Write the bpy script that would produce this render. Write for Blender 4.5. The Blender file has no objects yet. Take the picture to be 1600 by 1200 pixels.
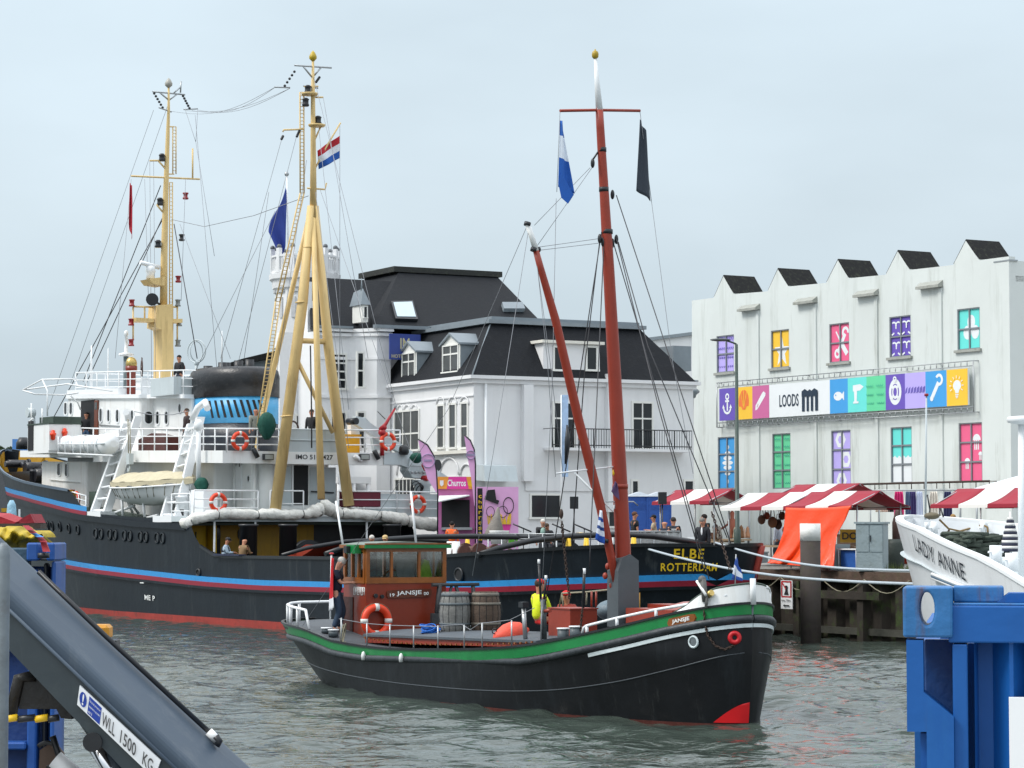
import bpy, math, random
from mathutils import Vector, Matrix
random.seed(7)
R = math.radians
SC = bpy.context.scene
COL = SC.collection
# ------------------------------------------------------------------ camera
CAM = Vector((0, 0, 3.65))
TILT = math.atan(225/4000)
_cd = bpy.data.cameras.new('camera'); _cd.lens = 90; _cd.sensor_width = 36; _cd.clip_end = 4000; _cd.clip_start = .2
_co = bpy.data.objects.new('camera', _cd); COL.objects.link(_co)
_co.location = CAM; _co.rotation_euler = (R(90)+TILT, 0, 0)
SC.camera = _co
# ------------------------------------------------------------------ world: overcast sky over a Nishita base
SUN_EL, SUN_AZ = R(48), R(-105)        # azimuth from +Y, clockwise
w = bpy.data.worlds.new('World'); SC.world = w; w.use_nodes = True
nt = w.node_tree; nt.nodes.clear()
def N(t, **k):
    n = nt.nodes.new(t)
    for a, b in k.items(): setattr(n, a, b)
    return n
out = N('ShaderNodeOutputWorld'); bg = N('ShaderNodeBackground'); bg.inputs[1].default_value = 1.0
sky = N('ShaderNodeTexSky', sky_type='NISHITA', sun_disc=False, sun_elevation=SUN_EL, sun_rotation=SUN_AZ, air_density=1.2, dust_density=2.0)
skm = N('ShaderNodeMix', data_type='RGBA', blend_type='MULTIPLY'); skm.inputs[0].default_value = 1
skm.inputs[7].default_value = (.09, .09, .09, 1)
nt.links.new(sky.outputs[0], skm.inputs[6])
tc = N('ShaderNodeTexCoord'); sep = N('ShaderNodeSeparateXYZ'); nt.links.new(tc.outputs['Generated'], sep.inputs[0])
ramp = N('ShaderNodeValToRGB'); cr = ramp.color_ramp
cr.elements[0].position = 0.0; cr.elements[0].color = (.50, .58, .645, 1)
cr.elements[1].position = 1.0; cr.elements[1].color = (1.75, 1.85, 1.98, 1)
for p, c in ((.03, (.51, .60, .67, 1)), (.075, (.59, .70, .775, 1)), (.12, (.66, .77, .845, 1)), (.2, (.68, .80, .88, 1)), (.5, (1.25, 1.33, 1.4, 1))):
    e = cr.elements.new(p); e.color = c
nt.links.new(sep.outputs[2], ramp.inputs[0])
mp = N('ShaderNodeMapping'); mp.inputs['Scale'].default_value = (5, 5, 13)
nt.links.new(tc.outputs['Generated'], mp.inputs[0])
nz = N('ShaderNodeTexNoise'); nz.inputs['Scale'].default_value = 1.1; nz.inputs['Detail'].default_value = 4; nz.inputs['Roughness'].default_value = .5
nt.links.new(mp.outputs[0], nz.inputs[0])
mr = N('ShaderNodeMapRange'); mr.inputs[1].default_value = .3; mr.inputs[2].default_value = .7; mr.inputs[3].default_value = .96; mr.inputs[4].default_value = 1.10
nt.links.new(nz.outputs[0], mr.inputs[0])
cm = N('ShaderNodeMix', data_type='RGBA', blend_type='MULTIPLY'); cm.inputs[0].default_value = 1
nt.links.new(ramp.outputs[0], cm.inputs[6]); nt.links.new(mr.outputs[0], cm.inputs[7])
fm = N('ShaderNodeMix', data_type='RGBA'); fm.inputs[0].default_value = .88
nt.links.new(skm.outputs[2], fm.inputs[6]); nt.links.new(cm.outputs[2], fm.inputs[7])
nt.links.new(fm.outputs[2], bg.inputs[0]); nt.links.new(bg.outputs[0], out.inputs[0])
# ------------------------------------------------------------------ sun (veiled)
_sd = bpy.data.lights.new('sun', 'SUN'); _sd.energy = 2.2; _sd.angle = R(20); _sd.color = (1, .96, .9)
_so = bpy.data.objects.new('sun', _sd); COL.objects.link(_so)
_sv = Vector((math.sin(SUN_AZ)*math.cos(SUN_EL), math.cos(SUN_AZ)*math.cos(SUN_EL), math.sin(SUN_EL)))
_so.rotation_euler = _sv.to_track_quat('Z', 'Y').to_euler(); _so.location = (0, 0, 60)
SC.view_settings.view_transform = 'Standard'; SC.view_settings.look = 'None'
SC.view_settings.exposure = 0.12; SC.view_settings.gamma = 1; SC.view_settings.use_curve_mapping = False
# ------------------------------------------------------------------ placing: photo pixel -> point on a plane of the place
SA, CA = math.sin(TILT), math.cos(TILT)
def ray(px, py):
    u = (px-800)/4000; v = (600-py)/4000
    return Vector((u, CA-v*SA, SA+v*CA))
def atY(px, py, Y):
    d = ray(px, py); return CAM+d*(Y/d.y)
def atZ(px, py, z):
    d = ray(px, py); return CAM+d*((z-CAM.z)/d.z)
class Frame:
    def __init__(s, O, d):
        s.O = Vector(O); s.d = Vector((d[0], d[1], 0)).normalized(); s.n = Vector((-s.d.y, s.d.x, 0))
        s.M = Matrix(((s.d.x, s.n.x, 0, s.O.x), (s.d.y, s.n.y, 0, s.O.y), (0, 0, 1, s.O.z), (0, 0, 0, 1)))
        s.I = s.M.inverted()
    def W(s, u, w, z): return s.M @ Vector((u, w, z))
    def L(s, p): return s.I @ Vector(p)
    def onw(s, px, py, w):
        d = s.I.to_3x3() @ ray(px, py); o = s.I @ CAM
        return o+d*((w-o.y)/d.y)
    def onu(s, px, py, u):
        d = s.I.to_3x3() @ ray(px, py); o = s.I @ CAM
        return o+d*((u-o.x)/d.x)
def clamp(x, a=0., b=1.): return max(a, min(b, x))
def lerp(a, b, t): return a+(b-a)*t
def interp(T, x):
    if x <= T[0][0]: return T[0][1]
    for (x0, y0), (x1, y1) in zip(T, T[1:]):
        if x <= x1: return y0+(y1-y0)*(x-x0)/max(1e-9, x1-x0)
    return T[-1][1]
class Hull:
    """a ship's skin: half breadth b(u,z); ends e0,e1 = ((u at low z),(u at high z))"""
    def __init__(s, e0, e1, z0, z1, beam, n0, n1, r0, r1, ex0, ex1):
        s.e0, s.e1, s.z0, s.z1, s.beam, s.n0, s.n1, s.r0, s.r1, s.ex0, s.ex1 = e0, e1, z0, z1, beam, n0, n1, r0, r1, ex0, ex1
    def v(s, z): return clamp((z-s.z0)/(s.z1-s.z0), 0, 1)
    def ends(s, z):
        v = s.v(z); return lerp(s.e0[0], s.e0[1], min(v, 1)**s.ex0), lerp(s.e1[0], s.e1[1], v**s.ex1)
    def b(s, u, z):
        a, e = s.ends(z); v = min(s.v(z), 1)
        x = clamp((u-a)/lerp(s.r0[0], s.r0[1], v)); y = clamp((e-u)/lerp(s.r1[0], s.r1[1], v))
        p = lerp(s.n0[0], s.n0[1], v); q = lerp(s.n1[0], s.n1[1], v)
        return lerp(s.beam[0], s.beam[1], v)*(1-(1-x)**p)**(1/p)*(1-(1-y)**q)**(1/q)
    def trace(s, F, px, py, sgn=1, w=None):
        w = w if w is not None else s.beam[1]*.9*sgn
        for i in range(60):
            p = F.onw(px, py, w); w = lerp(w, sgn*s.b(p.x, p.z), .35)
        p = F.onw(px, py, w); return p
EF = Frame((6.6, 77.6, 0), (-.532, .847))      # the sea tug: u from stern to bow, +w towards the camera
JF = Frame((4.43, 47.4, 0), (-.489, .872))    # the barge: u from stem to stern, +w towards the camera
EH = Hull((4.5, 0), (56.5, 60), -.5, 6.8, (4.75, 5.0), (2.0, 2.2), (1.3, 1.35), (12, 7), (22, 17.5), .18, 1.2)
JH = Hull((.15, 0), (17.0, 18.5), -.3, 1.3, (2.0, 2.15), (1.7, 2.0), (1.8, 2.4), (8, 7), (6, 4.2), 1, 1.0)
# ================================================================== materials
def lin(h):
    h = h.lstrip('#'); r = [int(h[i:i+2], 16)/255 for i in (0, 2, 4)]
    return tuple((c/12.92 if c <= .04045 else ((c+.055)/1.055)**2.4) for c in r)
_M = {}
def mat(name, col, rough=.5, metal=0., var=.12, scale=3., bump=.02, dirt=None, dirt_amt=.0, spec=.5, streak=False, coat=0., d2=None):
    """painted / natural surface: colour mottled by noise, optional dirt or rust patches (vertical when streak)"""
    if name in _M: return _M[name]
    m = bpy.data.materials.new(name); m.use_nodes = True; t = m.node_tree; b = t.nodes['Principled BSDF']
    if isinstance(col, str): col = lin(col)
    L = t.links.new
    tc = t.nodes.new('ShaderNodeTexCoord')
    n1 = t.nodes.new('ShaderNodeTexNoise'); n1.inputs['Scale'].default_value = scale; n1.inputs['Detail'].default_value = 6; n1.inputs['Roughness'].default_value = .6
    L(tc.outputs['Object'], n1.inputs['Vector'])
    mr = t.nodes.new('ShaderNodeMapRange'); mr.inputs[1].default_value = .25; mr.inputs[2].default_value = .75
    mr.inputs[3].default_value = 1-var; mr.inputs[4].default_value = 1+var
    L(n1.outputs[0], mr.inputs[0])
    mx = t.nodes.new('ShaderNodeMix'); mx.data_type = 'RGBA'; mx.blend_type = 'MULTIPLY'; mx.inputs[0].default_value = 1
    mx.inputs[6].default_value = (*col, 1); L(mr.outputs[0], mx.inputs[7]); last = mx.outputs[2]
    if dirt:
        if isinstance(dirt, str): dirt = lin(dirt)
        mp = t.nodes.new('ShaderNodeMapping'); mp.inputs['Scale'].default_value = (1.6, 1.6, .16) if streak else (1, 1, 1)
        L(tc.outputs['Object'], mp.inputs[0])
        n2 = t.nodes.new('ShaderNodeTexNoise'); n2.inputs['Scale'].default_value = scale*1.7; n2.inputs['Detail'].default_value = 8; n2.inputs['Roughness'].default_value = .7
        L(mp.outputs[0], n2.inputs['Vector'])
        r2 = t.nodes.new('ShaderNodeMapRange'); r2.inputs[1].default_value = .52; r2.inputs[2].default_value = .72; r2.inputs[3].default_value = 0; r2.inputs[4].default_value = dirt_amt
        L(n2.outputs[0], r2.inputs[0])
        m2 = t.nodes.new('ShaderNodeMix'); m2.data_type = 'RGBA'; L(r2.outputs[0], m2.inputs[0]); L(last, m2.inputs[6]); m2.inputs[7].default_value = (*dirt, 1)
        last = m2.outputs[2]
    if d2:                                     # second, sharper layer of runs: (colour, amount, scale)
        mp = t.nodes.new('ShaderNodeMapping'); mp.inputs['Scale'].default_value = (1, 1, .10); mp.inputs['Location'].default_value = (3, 7, 1); L(tc.outputs['Object'], mp.inputs[0])
        n4 = t.nodes.new('ShaderNodeTexNoise'); n4.inputs['Scale'].default_value = d2[2]; n4.inputs['Detail'].default_value = 10; n4.inputs['Roughness'].default_value = .75; L(mp.outputs[0], n4.inputs['Vector'])
        r4 = t.nodes.new('ShaderNodeMapRange'); r4.inputs[1].default_value = .58; r4.inputs[2].default_value = .70; r4.inputs[4].default_value = d2[1]; L(n4.outputs[0], r4.inputs[0])
        m4 = t.nodes.new('ShaderNodeMix'); m4.data_type = 'RGBA'; L(r4.outputs[0], m4.inputs[0]); L(last, m4.inputs[6]); m4.inputs[7].default_value = (*d2[0], 1); last = m4.outputs[2]
    L(last, b.inputs['Base Color'])
    b.inputs['Metallic'].default_value = metal; b.inputs['Specular IOR Level'].default_value = spec
    b.inputs['Coat Weight'].default_value = coat
    rr = t.nodes.new('ShaderNodeMapRange'); rr.inputs[3].default_value = max(.03, rough-.08); rr.inputs[4].default_value = min(1, rough+.08)
    L(n1.outputs[0], rr.inputs[0]); L(rr.outputs[0], b.inputs['Roughness'])
    if bump:
        n3 = t.nodes.new('ShaderNodeTexNoise'); n3.inputs['Scale'].default_value = scale*4; n3.inputs['Detail'].default_value = 4
        L(tc.outputs['Object'], n3.inputs['Vector'])
        bp = t.nodes.new('ShaderNodeBump'); bp.inputs['Strength'].default_value = .6; bp.inputs['Distance'].default_value = bump
        L(n3.outputs[0], bp.inputs['Height']); L(bp.outputs[0], b.inputs['Normal'])
    _M[name] = m; return m
def glassmat(name, tint=(.9, .95, .95), mixf=.55):
    if name in _M: return _M[name]
    m = bpy.data.materials.new(name); m.use_nodes = True; t = m.node_tree; t.nodes.clear()
    o = t.nodes.new('ShaderNodeOutputMaterial'); a = t.nodes.new('ShaderNodeBsdfTransparent'); a.inputs[0].default_value = (*tint, 1)
    g = t.nodes.new('ShaderNodeBsdfGlossy'); g.inputs[1].default_value = .04; x = t.nodes.new('ShaderNodeMixShader')
    f = t.nodes.new('ShaderNodeFresnel'); f.inputs[0].default_value = 1.5
    ad = t.nodes.new('ShaderNodeMath'); ad.operation = 'ADD'; ad.inputs[1].default_value = mixf
    t.links.new(f.outputs[0], ad.inputs[0]); t.links.new(ad.outputs[0], x.inputs[0]); t.links.new(a.outputs[0], x.inputs[1]); t.links.new(g.outputs[0], x.inputs[2]); t.links.new(x.outputs[0], o.inputs[0])
    _M[name] = m; return m
WHITE = mat('ship white', (.80, .81, .80), .45, var=.04, scale=1.2, bump=.004, dirt='#9a8a72', dirt_amt=.22, streak=True, d2=((.36, .20, .11), .35, 1.6))
WHITEC = mat('clean white', (.80, .82, .83), .45, var=.03, scale=2, bump=.002)
SHIPGREY = mat('ship pale grey', (.50, .56, .58), .5, var=.06, scale=1.5, bump=.004, dirt='#8a8478', dirt_amt=.25, streak=True)
BLACKH = mat('hull black', (.009, .013, .018), .42, var=.35, scale=.7, bump=.012, dirt=(.022, .03, .035), dirt_amt=.6, streak=True, spec=.22, d2=((.09, .10, .10), .45, 1.4))
BLACK = mat('black paint', (.012, .014, .017), .4, var=.2, bump=.006)
DARK = mat('dark void', (.008, .009, .011), .7, var=.1, bump=0)
OCHRE = mat('mast ochre', '#d8bb80', .5, var=.07, scale=1.5, bump=.004, dirt='#7a5a28', dirt_amt=.5, streak=True)
YELLOW = mat('deckhouse yellow', '#a87f08', .5, var=.1, bump=.004, dirt='#6b4a10', dirt_amt=.4, streak=True)
YELB = mat('bright yellow', '#e0b61c', .45, var=.06, bump=.002)
SKYB = mat('funnel blue', '#4da3d4', .4, var=.05, bump=.004, dirt='#3b7fa8', dirt_amt=.3)
STRB = mat('stripe blue', '#2f8fd0', .4, var=.06, bump=.003, dirt='#1d5f90', dirt_amt=.4)
STRR = mat('stripe red', '#8c1830', .45, var=.1, bump=.003, dirt='#4c1420', dirt_amt=.4)
BOOT = mat('boot red', '#96332a', .6, var=.2, scale=2, bump=.01, dirt='#5c2a24', dirt_amt=.7)
OXIDE = mat('red oxide paint', '#8e3320', .45, var=.12, scale=2, bump=.006, dirt='#5a2216', dirt_amt=.35)
OXMAST = mat('mast red oxide', '#93331f', .42, var=.1, scale=2, bump=.006, dirt='#6e2a1c', dirt_amt=.4, streak=True)
GREENP = mat('barge green', '#0f7a3c', .32, var=.12, scale=2, bump=.006, dirt='#0a5a2e', dirt_amt=.5)
GREEND = mat('deck green', '#3b4a41', .6, var=.15, bump=.01)
WOODV = mat('varnished wood', '#8a4f1c', .35, var=.25, scale=6, bump=.004, coat=.3)
STEEL = mat('galvanised steel', (.38, .40, .41), .4, metal=.7, var=.12, bump=.004)
ROPE = mat('rope', '#8b8672', .9, var=.15, scale=20, bump=.01)
ROPEW = mat('mooring rope', '#aab4bb', .85, var=.12, scale=20, bump=.01)
WIRE = mat('wire', (.035, .035, .04), .5, var=.1, bump=0)
WIREL = mat('light wire', (.22, .23, .25), .5, var=.1, bump=0)
RUST = mat('rusty chain', '#3a2a22', .7, var=.3, scale=12, bump=.01)
ORANGE = mat('lifebuoy orange', '#e2401a', .45, var=.06, bump=.002)
CANVAS = mat('canvas', (.72, .71, .66), .85, var=.12, scale=2.5, bump=.05, dirt='#7b7566', dirt_amt=.5)
GLASSD = mat('dark window glass', (.015, .018, .02), .08, var=.15, scale=1.2, bump=0)
GLASSG = mat('grey window glass', (.06, .065, .065), .1, var=.3, scale=1.4, bump=0)
SKIN = mat('skin', '#b87f63', .55, var=.06, bump=0)
SKINL = mat('pale skin', '#c9957c', .55, var=.06, bump=0)
FRAMEW = mat('white window frame', (.76, .76, .72), .5, var=.04, bump=.002)
def cmat(hexc, rough=.75, var=.08, name=None, **k): return mat(name or 'colour '+hexc, hexc, rough, var=var, **k)
# ================================================================== mesh builder
class MB:
    def __init__(s): s.v = []; s.f = []; s.mi = []; s.sm = []
    def add(s, vs, fs, mi=0, smooth=False):
        o = len(s.v); s.v += [Vector(p) for p in vs]
        for f in fs: s.f.append([i+o for i in f]); s.mi.append(mi); s.sm.append(smooth)
        return s
    def box(s, c, sz, rot=None, mi=0):
        c = Vector(c); x, y, z = (q/2 for q in sz); P = []
        for k in (-1, 1):
            for a, b in ((-1, -1), (1, -1), (1, 1), (-1, 1)):
                p = Vector((a*x, b*y, k*z)); P.append(c+(rot @ p if rot else p))
        return s.add(P, [(3, 2, 1, 0), (4, 5, 6, 7), (0, 1, 5, 4), (1, 2, 6, 5), (2, 3, 7, 6), (3, 0, 4, 7)], mi)
    def bb(s, a, b, mi=0):
        a = Vector(a); b = Vector(b); return s.box((a+b)/2, [abs(q) for q in (b-a)], mi=mi)
    def tube(s, pts, r, n=8, mi=0, closed=False, smooth=True):
        pts = [Vector(p) for p in pts]; m = len(pts)
        rs = r if isinstance(r, (list, tuple)) else [r]*m
        ref = None; rings = []
        for i, p in enumerate(pts):
            a = pts[(i-1) % m] if (i or closed) else p; b = pts[(i+1) % m] if (i < m-1 or closed) else p
            t = (b-a).normalized() if (b-a).length > 1e-9 else Vector((0, 0, 1))
            if ref is None: ref = t.orthogonal().normalized()
            ref = (ref-t*ref.dot(t)); ref = ref.normalized() if ref.length > 1e-6 else t.orthogonal().normalized()
            bn = t.cross(ref)
            rings.append([p+(ref*math.cos(2*math.pi*k/n)+bn*math.sin(2*math.pi*k/n))*rs[i] for k in range(n)])
        vs = [p for rg in rings for p in rg]; fs = []
        for i in range(m if closed else m-1):
            j = (i+1) % m
            for k in range(n): fs.append((i*n+k, i*n+(k+1) % n, j*n+(k+1) % n, j*n+k))
        s.add(vs, fs, mi, smooth)
        if not closed:
            o = len(s.v)-len(vs)
            s.f.append([o+k for k in range(n)][::-1]); s.mi.append(mi); s.sm.append(False)
            s.f.append([o+(m-1)*n+k for k in range(n)]); s.mi.append(mi); s.sm.append(False)
        return s
    def prism(s, poly, ext, mi=0):
        poly = [Vector(p) for p in poly]; ext = Vector(ext); n = len(poly)
        return s.add(poly+[p+ext for p in poly], [tuple(range(n))[::-1], tuple(range(n, 2*n))]+[(i, (i+1) % n, n+(i+1) % n, n+i) for i in range(n)], mi)
    def lathe(s, prof, c=(0, 0, 0), n=16, rot=None, mi=0, sx=1, sy=1, smooth=True):
        c = Vector(c); vs = []
        for r, z in prof:
            for k in range(n):
                p = Vector((r*math.cos(2*math.pi*k/n)*sx, r*math.sin(2*math.pi*k/n)*sy, z)); vs.append(c+(rot @ p if rot else p))
        fs = [(i*n+k, i*n+(k+1) % n, (i+1)*n+(k+1) % n, (i+1)*n+k) for i in range(len(prof)-1) for k in range(n)]
        s.add(vs, fs, mi, smooth); o = len(s.v)-len(vs)
        s.f.append([o+k for k in range(n)][::-1]); s.mi.append(mi); s.sm.append(False)
        s.f.append([o+(len(prof)-1)*n+k for k in range(n)]); s.mi.append(mi); s.sm.append(False)
        return s
    def ball(s, c, r, n=12, mi=0, rot=None):
        r = (r, r, r) if isinstance(r, (int, float)) else r; m = max(6, n//2+2)
        pr = [(max(.001, math.sin(math.pi*i/m)), -math.cos(math.pi*i/m)) for i in range(m+1)]
        c = Vector(c); vs = []
        for a, z in pr:
            for k in range(n):
                p = Vector((a*math.cos(2*math.pi*k/n)*r[0], a*math.sin(2*math.pi*k/n)*r[1], z*r[2])); vs.append(c+(rot @ p if rot else p))
        return s.add(vs, [(i*n+k, i*n+(k+1) % n, (i+1)*n+(k+1) % n, (i+1)*n+k) for i in range(m) for k in range(n)], mi, True)
    def ring(s, c, Rr, r, ax=(0, 1, 0), n=28, m=8, mi=0, a0=0, a1=2*math.pi):
        ax = Vector(ax).normalized(); e1 = ax.orthogonal().normalized(); e2 = ax.cross(e1); c = Vector(c)
        full = abs(a1-a0-2*math.pi) < 1e-6; k = n if full else n+1
        return s.tube([c+(e1*math.cos(a0+(a1-a0)*i/n)+e2*math.sin(a0+(a1-a0)*i/n))*Rr for i in range(k)], r, m, mi, closed=full)
    def grid(s, rows, mi=0, smooth=True, flip=False):
        n = len(rows[0]); vs = [p for r in rows for p in r]; fs = []
        for i in range(len(rows)-1):
            for k in range(n-1):
                f = (i*n+k, i*n+k+1, (i+1)*n+k+1, (i+1)*n+k); fs.append(f[::-1] if flip else f)
        return s.add(vs, fs, mi, smooth)
    def build(s, name, mats, parent=None, frame=None, loc=None):
        me = bpy.data.meshes.new(name); base = Vector(loc) if loc is not None else Vector((0, 0, 0))
        me.from_pydata([p-base for p in s.v], [], s.f)
        for m in (mats if isinstance(mats, (list, tuple)) else [mats]): me.materials.append(m)
        me.polygons.foreach_set('material_index', s.mi); me.polygons.foreach_set('use_smooth', s.sm); me.update()
        o = bpy.data.objects.new(name, me); COL.objects.link(o)
        if parent is not None: o.parent = parent
        o.matrix_local = (frame.M if (frame and parent is None) else Matrix.Identity(4)) @ Matrix.Translation(base)
        return o
def tag(o, label=None, cat=None, group=None, kind=None):
    if label: o['label'] = label
    if cat: o['category'] = cat
    if group: o['group'] = group
    if kind: o['kind'] = kind
    return o
def thing(name, label, cat, frame=None, loc=(0, 0, 0), rotz=0, group=None):
    o = bpy.data.objects.new(name, None); COL.objects.link(o); o.empty_display_size = .3
    o.matrix_local = (frame.M if frame else Matrix.Identity(4)) @ Matrix.Translation(Vector(loc)) @ Matrix.Rotation(rotz, 4, 'Z')
    return tag(o, label, cat, group)
def copy_tree(o, parent=None):
    c = o.copy(); COL.objects.link(c)
    if parent is not None: c.parent = parent
    for ch in [x for x in bpy.data.objects if x.parent is o]: copy_tree(ch, c)
    return c
# ---- text as mesh: (verts, faces) in a unit box width W height H, origin at lower left
def textmesh(st, W=None, H=1.0, bold=.0, sub=0, space=1.0):
    cu = bpy.data.curves.new('t', 'FONT'); cu.body = st; cu.size = 1; cu.offset = bold; cu.space_character = space; cu.resolution_u = 3
    ob = bpy.data.objects.new('t', cu); me = bpy.data.meshes.new_from_object(ob)
    if sub:
        import bmesh
        b = bmesh.new(); b.from_mesh(me); bmesh.ops.triangulate(b, faces=b.faces)
        bmesh.ops.subdivide_edges(b, edges=[e for e in b.edges if e.calc_length() > .12], cuts=sub); b.to_mesh(me); b.free()
    vs = [v.co.copy() for v in me.vertices]; fs = [tuple(p.vertices) for p in me.polygons]
    x0 = min(v.x for v in vs); x1 = max(v.x for v in vs); y0 = min(v.y for v in vs); y1 = max(v.y for v in vs)
    k = H/(y1-y0); kx = (W/(x1-x0)) if W else k
    vs = [((v.x-x0)*kx, (v.y-y0)*k) for v in vs]
    bpy.data.objects.remove(ob); bpy.data.curves.remove(cu); bpy.data.meshes.remove(me)
    return vs, fs
def add_text(mb, st, fn, W, H, mi=0, bold=.0, sub=0, space=1.0):
    vs, fs = textmesh(st, W, H, bold, sub, space); mb.add([fn(a, b) for a, b in vs], fs, mi); return mb
class Art:
    """flat painted shapes on a plane given by fn(x,y,h); each shape 3 mm above the one before"""
    def __init__(s, fn, step=.004): s.mb = MB(); s.fn = fn; s.h = step; s.st = step
    def poly(s, pts, mi=0):
        s.mb.add([s.fn(x, y, s.h) for x, y in pts], [tuple(range(len(pts)))], mi); s.h += s.st; return s
    def disc(s, x, y, r, mi=0, n=24, ry=None, a0=0, a1=360):
        ry = ry or r; k = n if a1-a0 >= 360 else n+1
        return s.poly([(x+r*math.cos(R(a0+(a1-a0)*i/n)), y+ry*math.sin(R(a0+(a1-a0)*i/n))) for i in range(k)], mi)
    def ring(s, x, y, r, wd, mi=0, a0=0, a1=360, n=24, ry=None):
        q = (ry or r)/r; P = []
        for i in range(n+1):
            a = R(a0+(a1-a0)*i/n); P.append(((x+(r-wd/2)*math.cos(a), y+(r-wd/2)*math.sin(a)*q), (x+(r+wd/2)*math.cos(a), y+(r+wd/2)*math.sin(a)*q)))
        for (a, b), (c, d) in zip(P, P[1:]): s.mb.add([s.fn(*p, s.h) for p in (a, b, d, c)], [(0, 1, 2, 3)], mi)
        s.h += s.st; return s
    def bar(s, x0, y0, x1, y1, wd, mi=0):
        dx, dy = x1-x0, y1-y0; l = math.hypot(dx, dy) or 1; a, b = -dy/l*wd/2, dx/l*wd/2
        return s.poly([(x0+a, y0+b), (x0-a, y0-b), (x1-a, y1-b), (x1+a, y1+b)], mi)
    def text(s, st, x, y, W, H, mi=0, bold=.02):
        add_text(s.mb, st, lambda a, b: s.fn(x+a, y+b, s.h), W, H, mi, bold); s.h += s.st; return s
# ---- shapes traced in a frame's planes
def P3(F, px, py, w): return F.onw(px, py, w)
def rods(F, lst, r, n=6, mb=None):
    mb = mb or MB()
    for pts in lst: mb.tube([F.onw(*p) for p in pts], r, n)
    return mb
def plate(F, w, pts, th, mb=None, mi=0):
    mb = mb or MB(); P = [F.onw(x, y, w) for x, y in pts]
    return mb.prism(P, (0, -th, 0), mi)
def rrect(u0, u1, z0, z1, r, n=4):
    o = []
    for cx, cz, a0 in ((u1-r, z1-r, 0), (u0+r, z1-r, 90), (u0+r, z0+r, 180), (u1-r, z0+r, 270)):
        for i in range(n+1):
            a = R(a0+90*i/n); o.append((cx+r*math.cos(a), cz+r*math.sin(a)))
    return o
def ship_window(F, par, px0, py0, px1, py1, w, r=.1, fr=.05, fm=None, gm=None, name='window'):
    a = F.onw(px0, py1, w); b = F.onw(px1, py0, w); u0, u1 = sorted((a.x, b.x)); z0, z1 = sorted((a.z, b.z)); r = min(r, (u1-u0)/2.05, (z1-z0)/2.05)
    o = rrect(u0-fr, u1+fr, z0-fr, z1+fr, r+fr); i = rrect(u0, u1, z0, z1, r); n = len(o)
    mb = MB(); V = [(x, w+.045, z) for x, z in o]+[(x, w+.045, z) for x, z in i]+[(x, w-.01, z) for x, z in o]+[(x, w-.01, z) for x, z in i]
    fs = []
    for k in range(n):
        j = (k+1) % n; fs += [(k, j, n+j, n+k), (2*n+k, 2*n+j, j, k), (n+k, n+j, 3*n+j, 3*n+k)]
    mb.add(V, fs); f = mb.build(name, fm or WHITEC, par)
    MB().prism([(x, w+.012, z) for x, z in rrect(u0-.003, u1+.003, z0-.003, z1+.003, r)], (0, -.01, 0)).build('pane', gm or GLASSD, f)
    return f
# ================================================================== setting: water, quays
def water_material():
    m = bpy.data.materials.new('harbour water'); m.use_nodes = True; t = m.node_tree; b = t.nodes['Principled BSDF']
    b.inputs['Base Color'].default_value = (.045, .060, .050, 1); b.inputs['Roughness'].default_value = .04; b.inputs['IOR'].default_value = 1.33
    tc = t.nodes.new('ShaderNodeTexCoord'); hs = []
    for sc, det, dist, mpx, amp in ((1.6, 2, .9, (.6, 1, 1), .5), (5.0, 2.5, .6, (.6, 1, 1), .35), (.16, 2, .3, (1, 1, 1), .3)):
        mp = t.nodes.new('ShaderNodeMapping'); mp.inputs['Scale'].default_value = mpx; mp.inputs['Rotation'].default_value = (0, 0, .12)
        t.links.new(tc.outputs['Object'], mp.inputs[0])
        n = t.nodes.new('ShaderNodeTexNoise'); n.inputs['Scale'].default_value = sc; n.inputs['Detail'].default_value = det; n.inputs['Distortion'].default_value = dist
        t.links.new(mp.outputs[0], n.inputs['Vector'])
        mu = t.nodes.new('ShaderNodeMath'); mu.operation = 'MULTIPLY'; mu.inputs[1].default_value = amp; t.links.new(n.outputs[0], mu.inputs[0]); hs.append(mu)
    a = t.nodes.new('ShaderNodeMath'); t.links.new(hs[0].outputs[0], a.inputs[0]); t.links.new(hs[1].outputs[0], a.inputs[1])
    a2 = t.nodes.new('ShaderNodeMath'); t.links.new(a.outputs[0], a2.inputs[0]); t.links.new(hs[2].outputs[0], a2.inputs[1])
    bp = t.nodes.new('ShaderNodeBump'); bp.inputs['Strength'].default_value = 1; bp.inputs['Distance'].default_value = .09
    t.links.new(a2.outputs[0], bp.inputs['Height']); t.links.new(bp.outputs[0], b.inputs['Normal'])
    return m
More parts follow.
